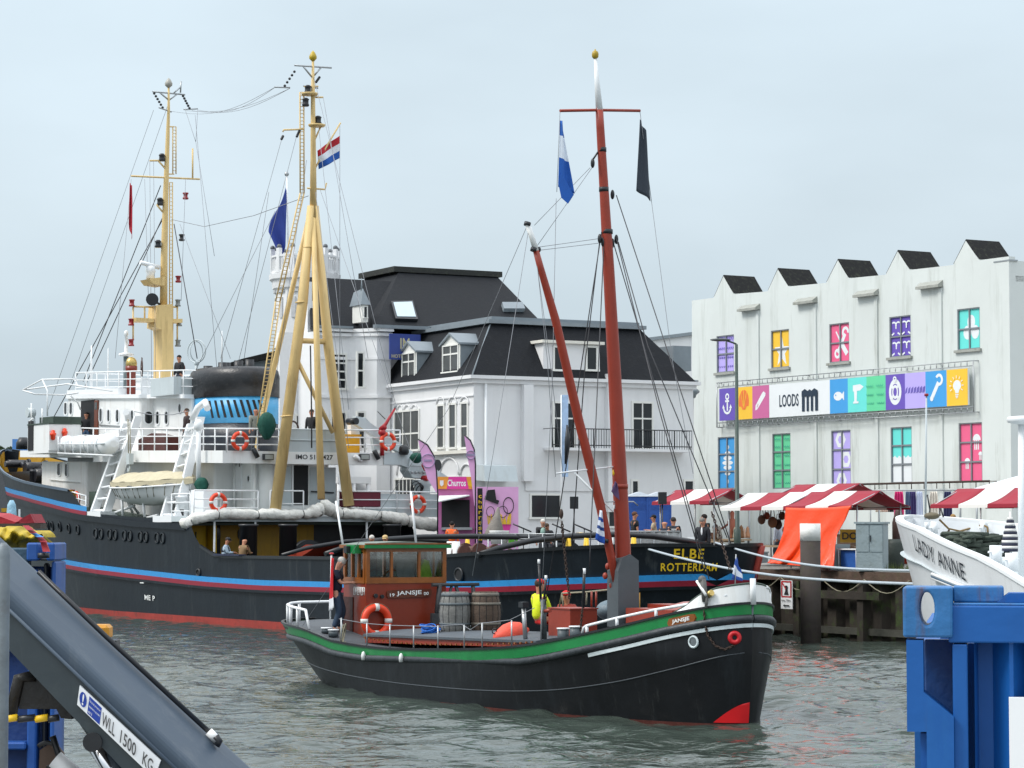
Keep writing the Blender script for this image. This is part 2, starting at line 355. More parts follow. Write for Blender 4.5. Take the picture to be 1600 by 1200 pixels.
def water_mesh():
    """far flat sheet plus a finely waved field over the water in view"""
    import numpy as np
    rg = np.random.default_rng(11); ys = [36.]
    while ys[-1] < 125: ys.append(ys[-1]+.085*(ys[-1]/45)**1.2)
    ys = np.array(ys); nx = 640; s = np.linspace(-1, 1, nx); Y = np.repeat(ys[:, None], nx, 1); X = s[None, :]*(.235*ys[:, None]+2); Z = np.zeros_like(X)
    gust = .78+.42*np.sin(X*.11+Y*.05+1)*np.sin(Y*.09-X*.04)+.15*np.sin(X*.31-Y*.23)
    for k in range(46):
        lam = .42*(7.0**rg.random()); th = rg.normal(0, .75)+.25; kk = 2*math.pi/lam; ph = rg.random()*6.28; st = .036*(1 if lam > .8 else .8)
        Z += st/kk*np.sin(kk*(X*math.sin(th)+Y*math.cos(th))+ph)
    Z = Z*gust+.02; ny = len(ys); co = np.stack([X, Y, Z], -1).reshape(-1, 3); i0 = (np.arange(ny-1)[:, None]*nx+np.arange(nx-1)[None, :]).reshape(-1)
    q = np.stack([i0, i0+1, i0+nx+1, i0+nx], 1); b = len(co); co = np.vstack([co, [(-900, -60, -.1), (900, -60, -.1), (900, 1500, -.1), (-900, 1500, -.1)]]); q = np.vstack([q, [[b, b+1, b+2, b+3]]])
    me = bpy.data.meshes.new('water'); me.vertices.add(len(co)); me.vertices.foreach_set('co', co.astype('f').ravel()); me.loops.add(q.size); me.loops.foreach_set('vertex_index', q.astype('i').ravel())
    me.polygons.add(len(q)); me.polygons.foreach_set('loop_start', np.arange(len(q), dtype='i')*4); me.polygons.foreach_set('use_smooth', np.ones(len(q), dtype=bool)); me.update(); me.validate()
    me.materials.append(water_material()); o = bpy.data.objects.new('water', me); COL.objects.link(o); return tag(o, kind='structure')
water_mesh()
QF = Frame((10.7, 84, 0), (-.4935, .8697))        # far quay edge: u along the edge, -w inland
def qz(w): return lerp(2.25, 2.85, clamp(-w/12))
def on_quay(px, Y):                                  # a point of the quay ground seen at column px and depth Y
    p = atY(px, 800, Y); l = QF.L(p); return Vector((p.x, p.y, qz(l.y)+.006))
PAVE = mat('quay paving', (.26, .25, .235), .85, var=.15, scale=1.2, bump=.02, dirt=(.12, .13, .07), dirt_amt=.5)
mb = MB(); rows = []
for u in [-90+10*i for i in range(60)]:
    rows.append([QF.W(u, -w_, qz(-w_)) for w_ in (.02, .3, 3, 6, 9, 12, 30, 80, 300)])
tag(mb.grid(rows).build('quay_ground', PAVE), kind='structure')
# near quay on which the camera stands
tag(MB().bb((-60, -30, -1), (60, 10, 1.9)).build('near_quay', PAVE), kind='structure')
# distant bank behind everything
tag(MB().bb((-900, 420, -1), (900, 1400, 1.2)).build('far_bank', mat('far bank', (.09, .11, .08), .9)), kind='structure')
# quay wall: steel cap, corrugated sheet piles, timber fender posts, moss on them
PILE = mat('sheet piling', (.034, .027, .020), .8, var=.4, scale=1.1, bump=.04, dirt=(.040, .075, .010), dirt_amt=1., d2=((.07, .035, .02), .6, 1.5))
CAPM = mat('rusty cap beam', (.09, .055, .038), .8, var=.35, scale=3, bump=.03, dirt=(.05, .065, .02), dirt_amt=.7)
qw = thing('quay_wall', 'dark sheet piled quay wall with brown steel cap, mossy down to the water', 'quay wall', QF)
mb = MB(); P = []
u = -70
while u < 180:
    for du, dw in ((0, 0), (.12, -.28), (.6, -.28), (.72, 0)): P.append((u+du, dw-.12))
    u += 1.2
mb.grid([[(a, b, z) for a, b in P] for z in (-1, .5, 1.9)], smooth=False); mb.build('sheet_piles', PILE, qw)
MB().bb((-70, -.55, 1.9), (180, .12, 2.24)).build('cap_beam', CAPM, qw)
for i, uu in enumerate([-4.8, -1.4, 2.1, 5.2, 8.0, 11.2]):
    m_ = MB(); m_.bb((uu-.16, -.13, -1), (uu+.16, .22, 1.89)); m_.build('fender_post', PILE, qw)
MB().bb((-2.5, .13, 1.35), (2.0, .3, 1.6)).build('waling', PILE, qw)
MB().bb((-70, -.13, .2), (180, .02, .42)).build('tide_ledge', mat('pale tide line', (.055, .055, .043), .8, var=.3, scale=3, bump=.02), qw)
# hanging rope loops along the wall
mb = MB()
for i in range(7):
    u0 = -4+i*2.3; mb.tube([(u0+2.3*k/8, .27, 2.0-.42*math.sin(math.pi*k/8)) for k in range(9)], .018, 5)
mb.build('looped_rope', ROPE, qw)
# ================================================================== LOODS building
LF = Frame((21.4, 110.3, 0), (-.4935, .8697))
LW = mat('painted brick wall', (.63, .67, .65), .85, var=.06, scale=.35, bump=.012, dirt=(.36, .39, .35), dirt_amt=.65, streak=True, d2=((.26, .27, .23), .55, .9))
ASPH = mat('black bitumen roofing', (.007, .0075, .008), .75, var=.4, scale=2.5, bump=.02, dirt=(.07, .08, .05), dirt_amt=.5, streak=True, spec=.2)
ld = thing('warehouse', 'pale painted warehouse with saw tooth gables, colourful window panels and a long banner', 'building', LF)
def lp(px, py, w=0): return LF.onw(px, py, w)
def zl(x, y): return (1060+x/2.963, 360+y/2.963)
gab = [((163, 312), (208, 212), (255, 295), (350, 216)), ((413, 282), (460, 180), (508, 260), (600, 185)), ((684, 243), (738, 138), (787, 222), (882, 143)), ((960, 205), (1015, 97), (1070, 183), (1165, 103)), ((1272, 160), (1330, 48), (1392, 138), (1484, 55))]
outl = [lp(*zl(62, 325))]
for a, b, c, d in gab: outl += [lp(*zl(*a)), lp(*zl(*b)), lp(*zl(*c))]
outl += [lp(*zl(1530, 120))]
uL, uR = outl[0].x, outl[-1].x
wz = [(1119.5, 1146.7, 525.5, 583), (1204.5, 1232.8, 517, 576), (1295.6, 1326.6, 506.8, 567.5), (1389.4, 1422.8, 495.7, 559), (1495.4, 1530.8, 483.5, 547.6)]
wz2 = [(1121.4, 1147.7, 683.3, 764), (1206.5, 1235, 678, 764), (1298.6, 1329, 673, 764), (1391.4, 1424.5, 668, 755), (1497.7, 1534.2, 661.4, 753)]
def wbox(q):
    a = lp(q[0], q[2]); b = lp(q[0], q[3]); c = lp(q[1], q[2]); return c.x, a.x, b.z, a.z    # u0,u1,z0,z1
holes = [wbox(q) for q in wz+wz2]
# wall front built of strips round the openings, 0.35 m thick
mb = MB(); cuts = sorted({uR, uL} | {h[0] for h in holes} | {h[1] for h in holes}); TOP = 14.6
for a, b in zip(cuts, cuts[1:]):
    hs = sorted([h for h in holes if h[0] < (a+b)/2 < h[1]], key=lambda h: h[2]); z = 2
    for h in hs: mb.bb((a, -.35, z), (b, 0, h[2])); z = h[3]
    mb.bb((a, -.35, z), (b, 0, TOP))
mb.prism([(p.x, 0, p.z) for p in outl]+[(uR, 0, TOP), (uL, 0, TOP)], (0, -.35, 0))
mb.bb((uR, -18, 2), (uR+.35, -.35, 15.2)); mb.bb((uL-.35, -18, 2), (uL, -.35, 14.9)); mb.bb((uR, -18.3, 2), (uL, -18, 15)); mb.bb((uR, -18, 14.3), (uL, -.36, 14.55))
mb.build('wall', LW, ld)
for a, b, c, d in gab:
    A, B, Cc, D = (lp(*zl(*q)) for q in (a, b, c, d)); dep = 1.9
    m_ = MB(); m_.prism([(A.x, -.01, A.z+.05), (B.x, -.01, B.z+.07), (Cc.x, -.01, Cc.z+.05), (B.x, -.01, B.z-.12)], (0, -dep, 0))
    m_.prism([(A.x-.02, -.36, A.z), (B.x, -.36, B.z-.1), (Cc.x+.02, -.36, Cc.z)], (0, -dep+.4, 0)); m_.build('gable_roof', ASPH, ld)
MB().bb((uR-.06, -.45, 15.18), (uR+1.0, .02, 15.24)).build('roof_edge', STEEL, ld)
cpx = mat('concrete hood', (.34, .35, .32), .8, dirt=(.12, .13, .08), dirt_amt=.6)
for x, y in ((330, 372), (592, 340), (872, 306), (1166, 268)):
    p = lp(*zl(x, y)); m_ = MB(); m_.bb((p.x-.85, .005, 2.6), (p.x-.62, .075, p.z-.05)); m_.build('pilaster', LW, ld)
    MB().prism([(p.x-.9, .006, p.z), (p.x-.9, .3, p.z-.02), (p.x-.9, .3, p.z+.1), (p.x-.9, .006, p.z+.3)], (1.6, 0, 0)).build('rain_hood', cpx, ld)
MULL = mat('grey window bars', (.20, .22, .24), .5, var=.05, bump=0)
LC = {'p': '#6a55b4', 'l': '#b9abec', 'y': '#f2c23c', 'r': '#e8648c', 'b': '#459ddc', 't': '#6adcd4', 'g': '#66d09c', 'k': '#c8689a', 'w': '#e4e8ea'}
LM = {k: mat('film '+v, v, .45, var=.03, scale=1, bump=0) for k, v in LC.items()}
LM['d'] = mat('film navy', '#233446', .5, var=.03, bump=0); LM['c'] = mat('shell orange', '#e8773c', .5, bump=0); LM['s'] = mat('film darker lilac', '#6b5fb5', .5, bump=0); LM['u'] = mat('film sea green dark', '#2f9a84', .5, bump=0)
cols = ['l', 'y', 'r', 'p', 't', 'b', 'g', 'l', 't', 'r']
def art_for(i, A, W, H):
    wv = 1
    if i == 0:
        for j in range(4):
            for k in range(9): A.poly([(W*k/9, H*(.13+.25*j)), (W*(k+.5)/9, H*(.13+.25*j)), (W*(k+.9)/9, H*(.18+.25*j)), (W*(k+.4)/9, H*(.18+.25*j))], 1)
    if i == 1:
        P = []
        for k in range(10): r = (.42 if k % 2 == 0 else .17)*W; P.append((W*.52+r*math.cos(R(90+36*k)), H*.42+r*math.sin(R(90+36*k))*1.25))
        A.poly(P)
    if i == 2:
        A.bar(W*.35, H*.25, W*.72, H*.72, W*.13); A.ring(W*.74, H*.76, W*.13, W*.09, a0=-10, a1=260); A.ring(W*.33, H*.23, W*.11, W*.08)
        A.bar(W*.27, H*.8, W*.5, H*.52, W*.06); A.bar(W*.5, H*.52, W*.82, H*.2, W*.17)
    if i == 3:
        for x in (.25, .75):
            for y in (.27, .77):
                A.ring(W*(x-.1), H*y, W*.11, W*.05, a0=0, a1=130); A.ring(W*(x+.1), H*y, W*.11, W*.05, a0=50, a1=180); A.bar(W*x, H*(y-.07), W*x, H*(y+.02), W*.05)
                A.bar(W*(x-.2), H*(y-.22), W*(x-.08), H*(y-.17), W*.05); A.bar(W*(x+.08), H*(y-.17), W*(x+.2), H*(y-.22), W*.05)
    if i == 4:
        for a in (90, 210, 330): A.disc(W*.55+W*.2*math.cos(R(a)), H*.5+W*.2*math.sin(R(a)), W*.17, ry=W*.2)
        A.disc(W*.55, H*.5, W*.09)
    if i == 5:
        for y, r in ((.8, .07), (.68, .14), (.59, .2), (.5, .26), (.41, .2), (.3, .14), (.14, .06)): A.disc(W*.5, H*y, W*r*1.2, ry=H*.045)
        A.bar(W*.5, H*.1, W*.5, H*.85, W*.05)
    if i == 6:
        for y in (.12, .28, .45, .62, .78, .92):
            for x in (.25, .75):
                for k in range(3): A.ring(W*(x-.1+k*.1), H*y, W*.05, W*.02, a0=180, a1=360, n=8, mi=1)
    if i == 7:
        for x, y in ((.4, .84), (.68, .5), (.45, .14)):
            A.mb.add([], []); A.ring(W*x, H*y, W*.2, W*.14, n=6)
    if i == 8:
        P = [(0, 0), (W, 0), (W, H*.47)]+[(W*(1-k/16), H*(.47+.025*math.sin(k*1.9))) for k in range(1, 16)]+[(0, H*.48)]; A.poly(P)
    if i == 9:
        for x, y, r in ((.7, .7, .17), (.3, .33, .12), (.87, .45, .09)):
            A.disc(W*x, H*y, W*r, a0=0, a1=180, ry=H*r*.62)
            for k in (-1, 0, 1): A.bar(W*(x+k*r*.45), H*y, W*(x+k*r*.45), H*(y-r*.95), W*r*.25)
for i, (u0, u1, z0, z1) in enumerate(holes):
    up = i < 5; rowsn = 2 if up else 3
    m_ = MB(); f = .05
    m_.bb((u0, -.11, z0), (u1, -.02, z0+f)); m_.bb((u0, -.11, z1-f), (u1, -.02, z1)); m_.bb((u0, -.11, z0+f), (u0+f, -.02, z1-f)); m_.bb((u1-f, -.11, z0+f), (u1, -.02, z1-f))
    m_.bb(((u0+u1)/2-.035, -.09, z0+f), ((u0+u1)/2+.03, -.03, z1-f))
    for k in range(1, rowsn): zz = z0+(z1-z0)*k/rowsn; m_.bb((u0+f, -.088, zz-.03), (u1-f, -.035, zz+.04))
    fr = m_.build('window', MULL, ld)
    if up or i in (5,): MB().bb((u0-.12, .004, z0-.12), (u1+.12, .12, z0-.004)).build('sill', cpx, fr)
    m_ = MB(); m_.bb((u0+.01, -.3, z0+.01), (u1-.01, -.095, z1-.01)); m_.build('window_film', LM[cols[i]], fr)
    W, H = u1-u0, z1-z0
    A = Art(lambda x, y, h, u1=u1, z0=z0: (u1-x, -.095+h*.5, z0+y)); art_for(i, A, W, H)
    if A.mb.f: A.mb.build('picture', [LM['w'], LM['s'] if i == 0 else LM['u']], fr)
# banner with its steel frame
bn = MB(); bx = [190, 265, 343, 420, 702, 785, 872, 960, 1050, 1145, 1243, 1340]
def bpt(x, tt):                       # tt 0 bottom .. 1 top, in the plane 0.35 m off the wall
    yt = lerp(733, 640, (x-190)/1150); yb = lerp(882, 808, (x-190)/1150); a = lp(*zl(x, yb), .35); b = lp(*zl(x, yt), .35); return a.x, lerp(a.z, b.z, tt)
Z0 = bpt(700, 0)[1]; Z1 = bpt(700, 1)[1]
bo = MB().bb((bpt(190, 0)[0], .25, Z0), (bpt(1340, 0)[0], .34, Z1)).build('banner', LM['w'], ld)
bc = ['p', 'y', 'k', None, 'b', 't', 'g', 'p', 'l', 'b', 'y']
for i, c in enumerate(bc):
    ua, ub = bpt(bx[i], 0)[0], bpt(bx[i+1], 0)[0]; W, H = ua-ub, Z1-Z0
    if c: MB().bb((ub, .342, Z0), (ua, .352, Z1)).build('banner_panel', LM[c], bo)
    A = Art(lambda x, y, h, ua=ua: (ua-x, .352+h, Z0+y)); w2, h2 = W, H; mats_ = [LM['w'], LM['d'], LM['c'], LM['s'], LM['u'], LM[c or 'w']]
    if i == 0: A.bar(W*.5, H*.3, W*.5, H*.7, W*.08); A.ring(W*.5, H*.74, W*.09, W*.06); A.ring(W*.5, H*.42, W*.22, W*.08, a0=180, a1=360); A.bar(W*.38, H*.6, W*.62, H*.6, W*.07); A.poly([(W*.2, H*.38), (W*.36, H*.38), (W*.27, H*.5)]); A.poly([(W*.64, H*.38), (W*.8, H*.38), (W*.73, H*.5)])
    if i == 1:
        A.disc(W*.5, H*.53, W*.3, 2, a0=-20, a1=200, ry=W*.42); A.poly([(W*.25, H*.5), (W*.75, H*.5), (W*.58, H*.3), (W*.42, H*.3)], 2)
        for a in (60, 90, 120): A.bar(W*.5, H*.36, W*.5+W*.33*math.cos(R(a)), H*.36+W*.6*math.sin(R(a)), W*.03, 5)
    if i == 2: A.poly([(W*.18, H*.25), (W*.3, H*.28), (W*.78, H*.68), (W*.8, H*.76), (W*.68, H*.82), (W*.58, H*.76), (W*.2, H*.4)]); A.bar(W*.28, H*.34, W*.36, H*.44, W*.03, 5)
    if i == 3:
        A.text('LOODS', W*.175, H*.3, W*.32, H*.37, 1, bold=.012)
        x0, x1, y0, y1 = W*.55, W*.81, H*.12, H*.72
        A.poly([(x0, y0), (x0+W*.045, y0), (x0+W*.045, y1-H*.06), (x0, y1-H*.06)], 1); A.poly([(x1-W*.045, y0), (x1, y0), (x1, y1-H*.06), (x1-W*.045, y1-H*.06)], 1)
        A.bar((x0+x1)/2-W*.035, y0, (x0+x1)/2-W*.035, y1-H*.1, W*.035, 1); A.bar((x0+x1)/2+W*.035, y0, (x0+x1)/2+W*.035, y1-H*.1, W*.035, 1)
        A.poly([(x0, y1-H*.16), (x1, y1-H*.16), (x1, y1), (lerp(x0, x1, .8), y1+H*.07), (lerp(x0, x1, .62), y1), (lerp(x0, x1, .5), y1+H*.05), (lerp(x0, x1, .38), y1), (lerp(x0, x1, .2), y1+H*.07), (x0, y1)], 1)
    if i == 4: A.disc(W*.46, H*.5, W*.24, ry=H*.13); A.poly([(W*.62, H*.5), (W*.8, H*.64), (W*.8, H*.36)]); A.disc(W*.34, H*.53, W*.03, 5)
    if i == 5: A.poly([(W*.28, H*.6), (W*.28, H*.78), (W*.66, H*.8), (W*.85, H*.72), (W*.66, H*.62)]); A.poly([(W*.34, H*.62), (W*.5, H*.62), (W*.48, H*.3), (W*.36, H*.3)]); A.bar(W*.3, H*.28, W*.58, H*.28, H*.06)
    if i == 6:
        for y in (.25, .5, .75):
            for x in (.2, .75):
                for k in range(3): A.ring(W*(x-.12+k*.12), H*y, W*.06, W*.02, a0=180, a1=360, n=8, mi=4)
    if i == 7: A.ring(W*.5, H*.5, W*.26, W*.12, ry=H*.3); A.ring(W*.5, H*.5, W*.12, W*.06, ry=H*.16); [A.bar(W*.5+W*.12*math.cos(R(a)), H*.5+H*.15*math.sin(R(a)), W*.5+W*.25*math.cos(R(a)), H*.5+H*.28*math.sin(R(a)), W*.1) for a in (45, 135, 225, 315)]; A.ring(W*.5, H*.86, W*.07, W*.05)
    if i == 8: [A.poly([(W*(k/7), H*.42), (W*(k+.7)/7, H*.46), (W*(k+.95)/7, H*.62), (W*(k+.25)/7, H*.56)], 3) for k in range(7)]
    if i == 9: A.bar(W*.3, H*.25, W*.62, H*.68, W*.14); A.ring(W*.65, H*.75, W*.14, W*.09, a0=-120, a1=150); A.disc(W*.3, H*.24, W*.08)
    if i == 10:
        A.disc(W*.5, H*.55, W*.19, ry=H*.15); A.poly([(W*.38, H*.46), (W*.62, H*.46), (W*.57, H*.34), (W*.43, H*.34)]); A.bar(W*.42, H*.3, W*.58, H*.3, H*.03); A.bar(W*.44, H*.255, W*.56, H*.255, H*.03); A.bar(W*.46, H*.215, W*.54, H*.215, H*.025)
        for a in range(-30, 240, 30): A.bar(W*.5+W*.24*math.cos(R(a)), H*.55+H*.2*math.sin(R(a)), W*.5+W*.33*math.cos(R(a)), H*.55+H*.28*math.sin(R(a)), W*.025)
    if A.mb.f: A.mb.build('emblem', mats_, bo)
uA, uB = bpt(180, 0)[0]+.1, bpt(1356, 0)[0]-.1; m_ = MB()
for z in (Z0-.32, Z0-.1, Z1+.1, Z1+.32): m_.tube([(uA, .3, z), (uB, .3, z)], .025, 5)
k = 0; uu = uB
while uu < uA:
    for a, b in ((Z0-.32, Z0-.1), (Z1+.1, Z1+.32)): m_.tube([(uu, .3, a), (uu, .3, b)], .02, 4)
    uu += .42
for z in (Z0-.32, Z1+.32):
    for q in range(9): uu = lerp(uB, uA, q/8); m_.tube([(uu, .3, z), (uu, 0, z)], .03, 4)
for uu in (uA, uB): m_.tube([(uu, .3, Z0-.32), (uu, .3, Z1+.32)], .03, 5)
m_.build('banner_frame', STEEL, ld)
m_ = MB()                              # rusty rail with hooks low on the wall
a = lp(1330, 757, .4); b = lp(1546, 757, .4); m_.tube([(a.x, .4, a.z), (b.x, .4, a.z)], .05, 6)
for q in range(12): uu = lerp(a.x, b.x, q/11); m_.tube([(uu, 0, a.z), (uu, .4, a.z), (uu, .4, a.z-.28)], .025, 4)
m_.build('rusty_rail', RUST, ld)
# ================================================================== hotel: front block
HF = Frame((-1.68, 112, 0), (-.47, .883))
HW = mat('white rendered wall', (.74, .745, .75), .75, var=.04, scale=.6, bump=.006, dirt=(.55, .56, .56), dirt_amt=.35, streak=True)
SLATE = mat('slate roof', (.0085, .010, .013), .7, var=.3, scale=3, bump=.03, spec=.2, dirt=(.022, .024, .026), dirt_amt=.5)
LEAD = mat('lead flashing', (.20, .235, .26), .5, var=.12, scale=2, bump=.01)
TRIM = mat('cream trim', (.72, .70, .63), .7, var=.05, bump=.004)
hb = thing('hotel_annex', 'white two storey block with black mansard roof and four white dormers beside the quay', 'building', HF)
WR = HF.onu(1083, 600, 0).y; UB = 9.5; ZE = HF.onw(740, 592, 0).z
MB().bb((0, WR, 2), (UB, 0, ZE)).build('wall', HW, hb)
mb = MB()                               # cornice and gutter
mb.bb((-.3, WR-.25, ZE+.01), (0-.01, .3, ZE+.16)); mb.bb((-.01, .01, ZE+.01), (UB, .3, ZE+.16)); mb.bb((-.14, WR-.1, ZE-.18), (-.003, .14, ZE)); mb.bb((-.003, .003, ZE-.18), (UB, .14, ZE))
mb.bb((-.05, .003, ZE-.75), (UB, .06, ZE-.69)); mb.build('cornice', HW, hb)
ins, ZR = 1.75, HF.onu(800, 507, 1.75).z
rf = MB(); A_ = [(-.1, .1, ZE+.17), (-.1, WR-.1, ZE+.17), (UB, WR-.1, ZE+.17), (UB, .1, ZE+.17)]; B_ = [(ins, -ins, ZR), (ins, WR+ins, ZR), (UB, WR+ins, ZR), (UB, -ins, ZR)]
rf.add(A_+B_, [(0, 1, 5, 4), (1, 2, 6, 5), (2, 3, 7, 6), (3, 0, 4, 7), (4, 5, 6, 7)]); rfo = rf.build('mansard_roof', SLATE, hb)
mb = MB(); mb.bb((ins-.2, WR+ins-.2, ZR+.01), (UB, -ins+.2, ZR+.18)); mb.bb((ins+.1, WR+ins, ZR+.19), (UB-.3, -ins-.1, ZR+.34)); mb.build('ridge_cap', LEAD, rfo)
m_ = MB(); m_.tube([(-.12, .12, ZE+.2), (ins*.52, -ins*.48, lerp(ZE, ZR, .5)+.05), (ins-.02, -ins+.02, ZR)], .04, 5); m_.build('hip_seam', LEAD, rfo)
def face_window(par, fn, x0, x1, z0, z1, cols_=1, rows_=(.5,), fm=FRAMEW, gm=GLASSD, fw=.09, name='window', deep=.0):
    """a framed window lying in a wall; fn(x,z,out) -> local point"""
    m_ = MB()
    def bx_(a, b, c, d, o0, o1):
        P = [fn(a, c, o0), fn(b, c, o0), fn(b, d, o0), fn(a, d, o0), fn(a, c, o1), fn(b, c, o1), fn(b, d, o1), fn(a, d, o1)]
        return P, [(0, 1, 2, 3), (7, 6, 5, 4), (0, 4, 5, 1), (1, 5, 6, 2), (2, 6, 7, 3), (3, 7, 4, 0)]
    for q in ((x0-fw, x1+fw, z1, z1+fw), (x0-fw*1.6, x1+fw*1.6, z0-fw, z0), (x0-fw, x0, z0, z1), (x1, x1+fw, z0, z1)): m_.add(*bx_(*q, -.02, .06 if q[3] != z0 else .12))
    for k in range(1, cols_): xx = lerp(x0, x1, k/cols_); m_.add(*bx_(xx-.03, xx+.03, z0, z1, -.02, .04))
    for t_ in rows_: zz = lerp(z0, z1, t_); m_.add(*bx_(x0, x1, zz-.035, zz+.035, -.02, .045))
    f = m_.build(name, fm, par); MB().add(*bx_(x0, x1, z0, z1, -.03, .012)).build('pane', gm, f); return f
fA = lambda x, z, o: (x, o, z)            # face A: x is u, out is +w
fB = lambda x, z, o: (-o, x, z)           # face B: x is w, out is -u
def winA(par, px0, px1, py0, py1, w=0, **k):
    a = HF.onw(px0, py0, w); b = HF.onw(px1, py1, w); c = HF.onw(px0, py1, w); return face_window(par, lambda x, z, o: (x, w+o, z), b.x, a.x, c.z, a.z, **k)
def winB(par, px0, px1, py0, py1, u=0, **k):
    a = HF.onu(px0, py0, u); b = HF.onu(px1, py1, u); c = HF.onu(px0, py1, u); return face_window(par, lambda x, z, o: (u-o, x, z), b.y, a.y, c.z, a.z, **k)
winA(hb, 618, 655, 645, 704, cols_=3, rows_=(.42,), gm=GLASSG)
for x in (685, 703.5, 722): winA(hb, x, x+9, 635-(x-685)*.1, 699, cols_=1, rows_=(.48,), gm=GLASSG)
mb = MB(); a = HF.onw(679, 706, 0); b = HF.onw(738, 706, 0); mb.bb((b.x, .003, a.z-.15), (a.x, .22, a.z)); mb.build('window_ledge', TRIM, hb)
def arch(mb, p, r, t): mb.tube([(p.x+r*math.cos(math.pi*k/12), .04, p.z+r*.8*math.sin(math.pi*k/12)) for k in range(13)], t, 5)
mb = MB()
for x, r in ((689.5, .42), (708, .42), (726.5, .42)):
    p = HF.onw(x, 632, 0); arch(mb, p, r, .035)
for x in (626, 637, 648): p = HF.onw(x, 641, 0); arch(mb, p, .3, .03)
for x, r in ((640, 1.3), (703, .95), (730, .6)): p = HF.onw(x, 742, 0); arch(mb, p, r, .05)
mb.build('arch_moulding', HW, hb)
winA(hb, 619, 648, 750, 775, cols_=5, rows_=()); winA(hb, 694, 711, 748, 775, cols_=2, rows_=()); 
winB(hb, 866, 897, 630, 699, cols_=2, rows_=(.66,)); winB(hb, 989, 1018, 630, 700, cols_=2, rows_=(.66,))
winB(hb, 830, 874, 774, 808, cols_=1, rows_=()); winB(hb, 1070, 1082, 752, 775, rows_=(), cols_=1); winB(hb, 988, 996, 752, 800, rows_=()); winB(hb, 951, 962, 795, 822, rows_=())
mb = MB()
for x0, x1, y0, y1 in ((814, 829, 598, 752), (945, 960, 585, 800)):
    a = HF.onu(x0, y0, 0); b = HF.onu(x1, y1, 0); mb.bb((-.3, b.y, max(2.4, b.z)), (-.003, a.y, ZE-.2 if y0 > 590 else ZE+.4))
mb.build('buttress', HW, hb)
mb = MB(); a = HF.onu(820, 749, 0); b = HF.onu(932, 757, 0); mb.bb((-.08, b.y, a.z-.5), (-.003, a.y, a.z)); mb.build('string_course', HW, hb)
p = HF.onu(757, 600, 0); MB().tube([(-.12, p.y, ZE-.2), (-.12, p.y, 3)], .06, 6).build('downpipe', WHITEC, hb)
mb = MB(); a = HF.onu(757, 725, -1.0); b = HF.onu(808, 750, -1.0); mb.prism([(-.01, a.y, a.z), (-.9, a.y, a.z-.05), (-1.1, a.y, a.z-.75), (-.01, a.y, b.z)], (0, b.y-a.y, 0)); mb.build('shop_awning', SHIPGREY, hb)
bal = MB(); a = HF.onu(863, 699, -.8); b = HF.onu(1081, 699, -.8); bal.bb((-.85, b.y, a.z-.12), (-.003, a.y, a.z)); bo_ = bal.build('balcony', HW, hb)
mb = MB(); zt = a.z+.85
for z in (a.z+.12, zt): mb.tube([(-.8, a.y, z), (-.8, b.y, z)], .025, 5)
for k in range(56): y = lerp(a.y, b.y, k/55); mb.tube([(-.8, y, a.z), (-.8, y, zt)], .013 if k % 8 else .03, 4)
for y in (a.y, b.y): mb.tube([(-.8, y, zt), (0, y, zt)], .02, 4)
mb.build('balustrade', BLACK, bo_)
def dormer(par, fn, x0, x1, z0, z1, dep, cols_=2, ped=.45, rows_=(.68,), wallm=FRAMEW):
    """box dormer: fn(x,z,in) ; window on its front"""
    m_ = MB(); xc = (x0+x1)/2
    P = [fn(x0, z0, 0), fn(x1, z0, 0), fn(x1, z1, 0), fn(xc, z1+ped, 0), fn(x0, z1, 0)]; Q = [fn(x0, z0, dep), fn(x1, z0, dep), fn(x1, z1, dep), fn(xc, z1+ped, dep), fn(x0, z1, dep)]
    m_.add(P+Q, [(0, 1, 2, 3, 4), (0, 5, 6, 1), (1, 6, 7, 2), (4, 9, 5, 0), (5, 9, 8, 7, 6)]); d = m_.build('dormer', [wallm, LEAD], par)
    for i, pl in enumerate(d.data.polygons): pl.material_index = 1 if i in (1, 2, 3) else 0
    e = .12; m_ = MB(); L_ = [(x0-e, z1-.03), (xc, z1+ped-.0), (x1+e, z1-.03), (x1+e, z1+.06), (xc, z1+ped+.1), (x0-e, z1+.06)]
    F_ = [fn(a, b, -.12) for a, b in L_]; G_ = [fn(a, b, dep) for a, b in L_]; n = 6
    m_.add(F_+G_, [(0, 1, 4, 5), (1, 2, 3, 4), (11, 10, 7, 6), (10, 9, 8, 7)]+[(i, (i+1) % n, n+(i+1) % n, n+i) for i in range(n)]); m_.build('dormer_roof', LEAD, d)
    k = .16; face_window(d, lambda x, z, o: fn(x, z, -o-.004), x0+k, x1-k, z0+.2, z1-.05, cols_=cols_, rows_=rows_, fw=.06, gm=GLASSG); return d
for x0, x1, y0, y1 in ((627.5, 651, 553, 599), (691, 719, 541, 589)):
    a = HF.onw(x0, y0, -.2); b = HF.onw(x1, y1, -.2); c = HF.onw(x0, y1, -.2); dormer(hb, lambda x, z, i_: (x, -.2-i_, z), b.x, a.x, c.z, a.z, 1.6)
a = HF.onu(849, 536, .2); b = HF.onu(937, 583, .2); c = HF.onu(849, 583, .2)
m_ = MB(); m_.add([(.2, a.y, c.z), (.2, b.y, c.z), (.2, b.y, a.z), (.2, a.y, a.z), (1.9, a.y, c.z), (1.9, b.y, c.z), (1.9, b.y, a.z), (1.9, a.y, a.z)], [(0, 1, 2, 3), (0, 3, 7, 4), (1, 5, 6, 2), (3, 2, 6, 7)]); d = m_.build('dormer', HW, hb)
MB().bb((.0, b.y-.15, a.z+.01), (1.9, a.y+.15, a.z+.14)).build('dormer_roof', TRIM, d)
for x0, x1 in ((866, 881), (917, 931)): winB(d, x0, x1, 543, 577, u=.196, rows_=())
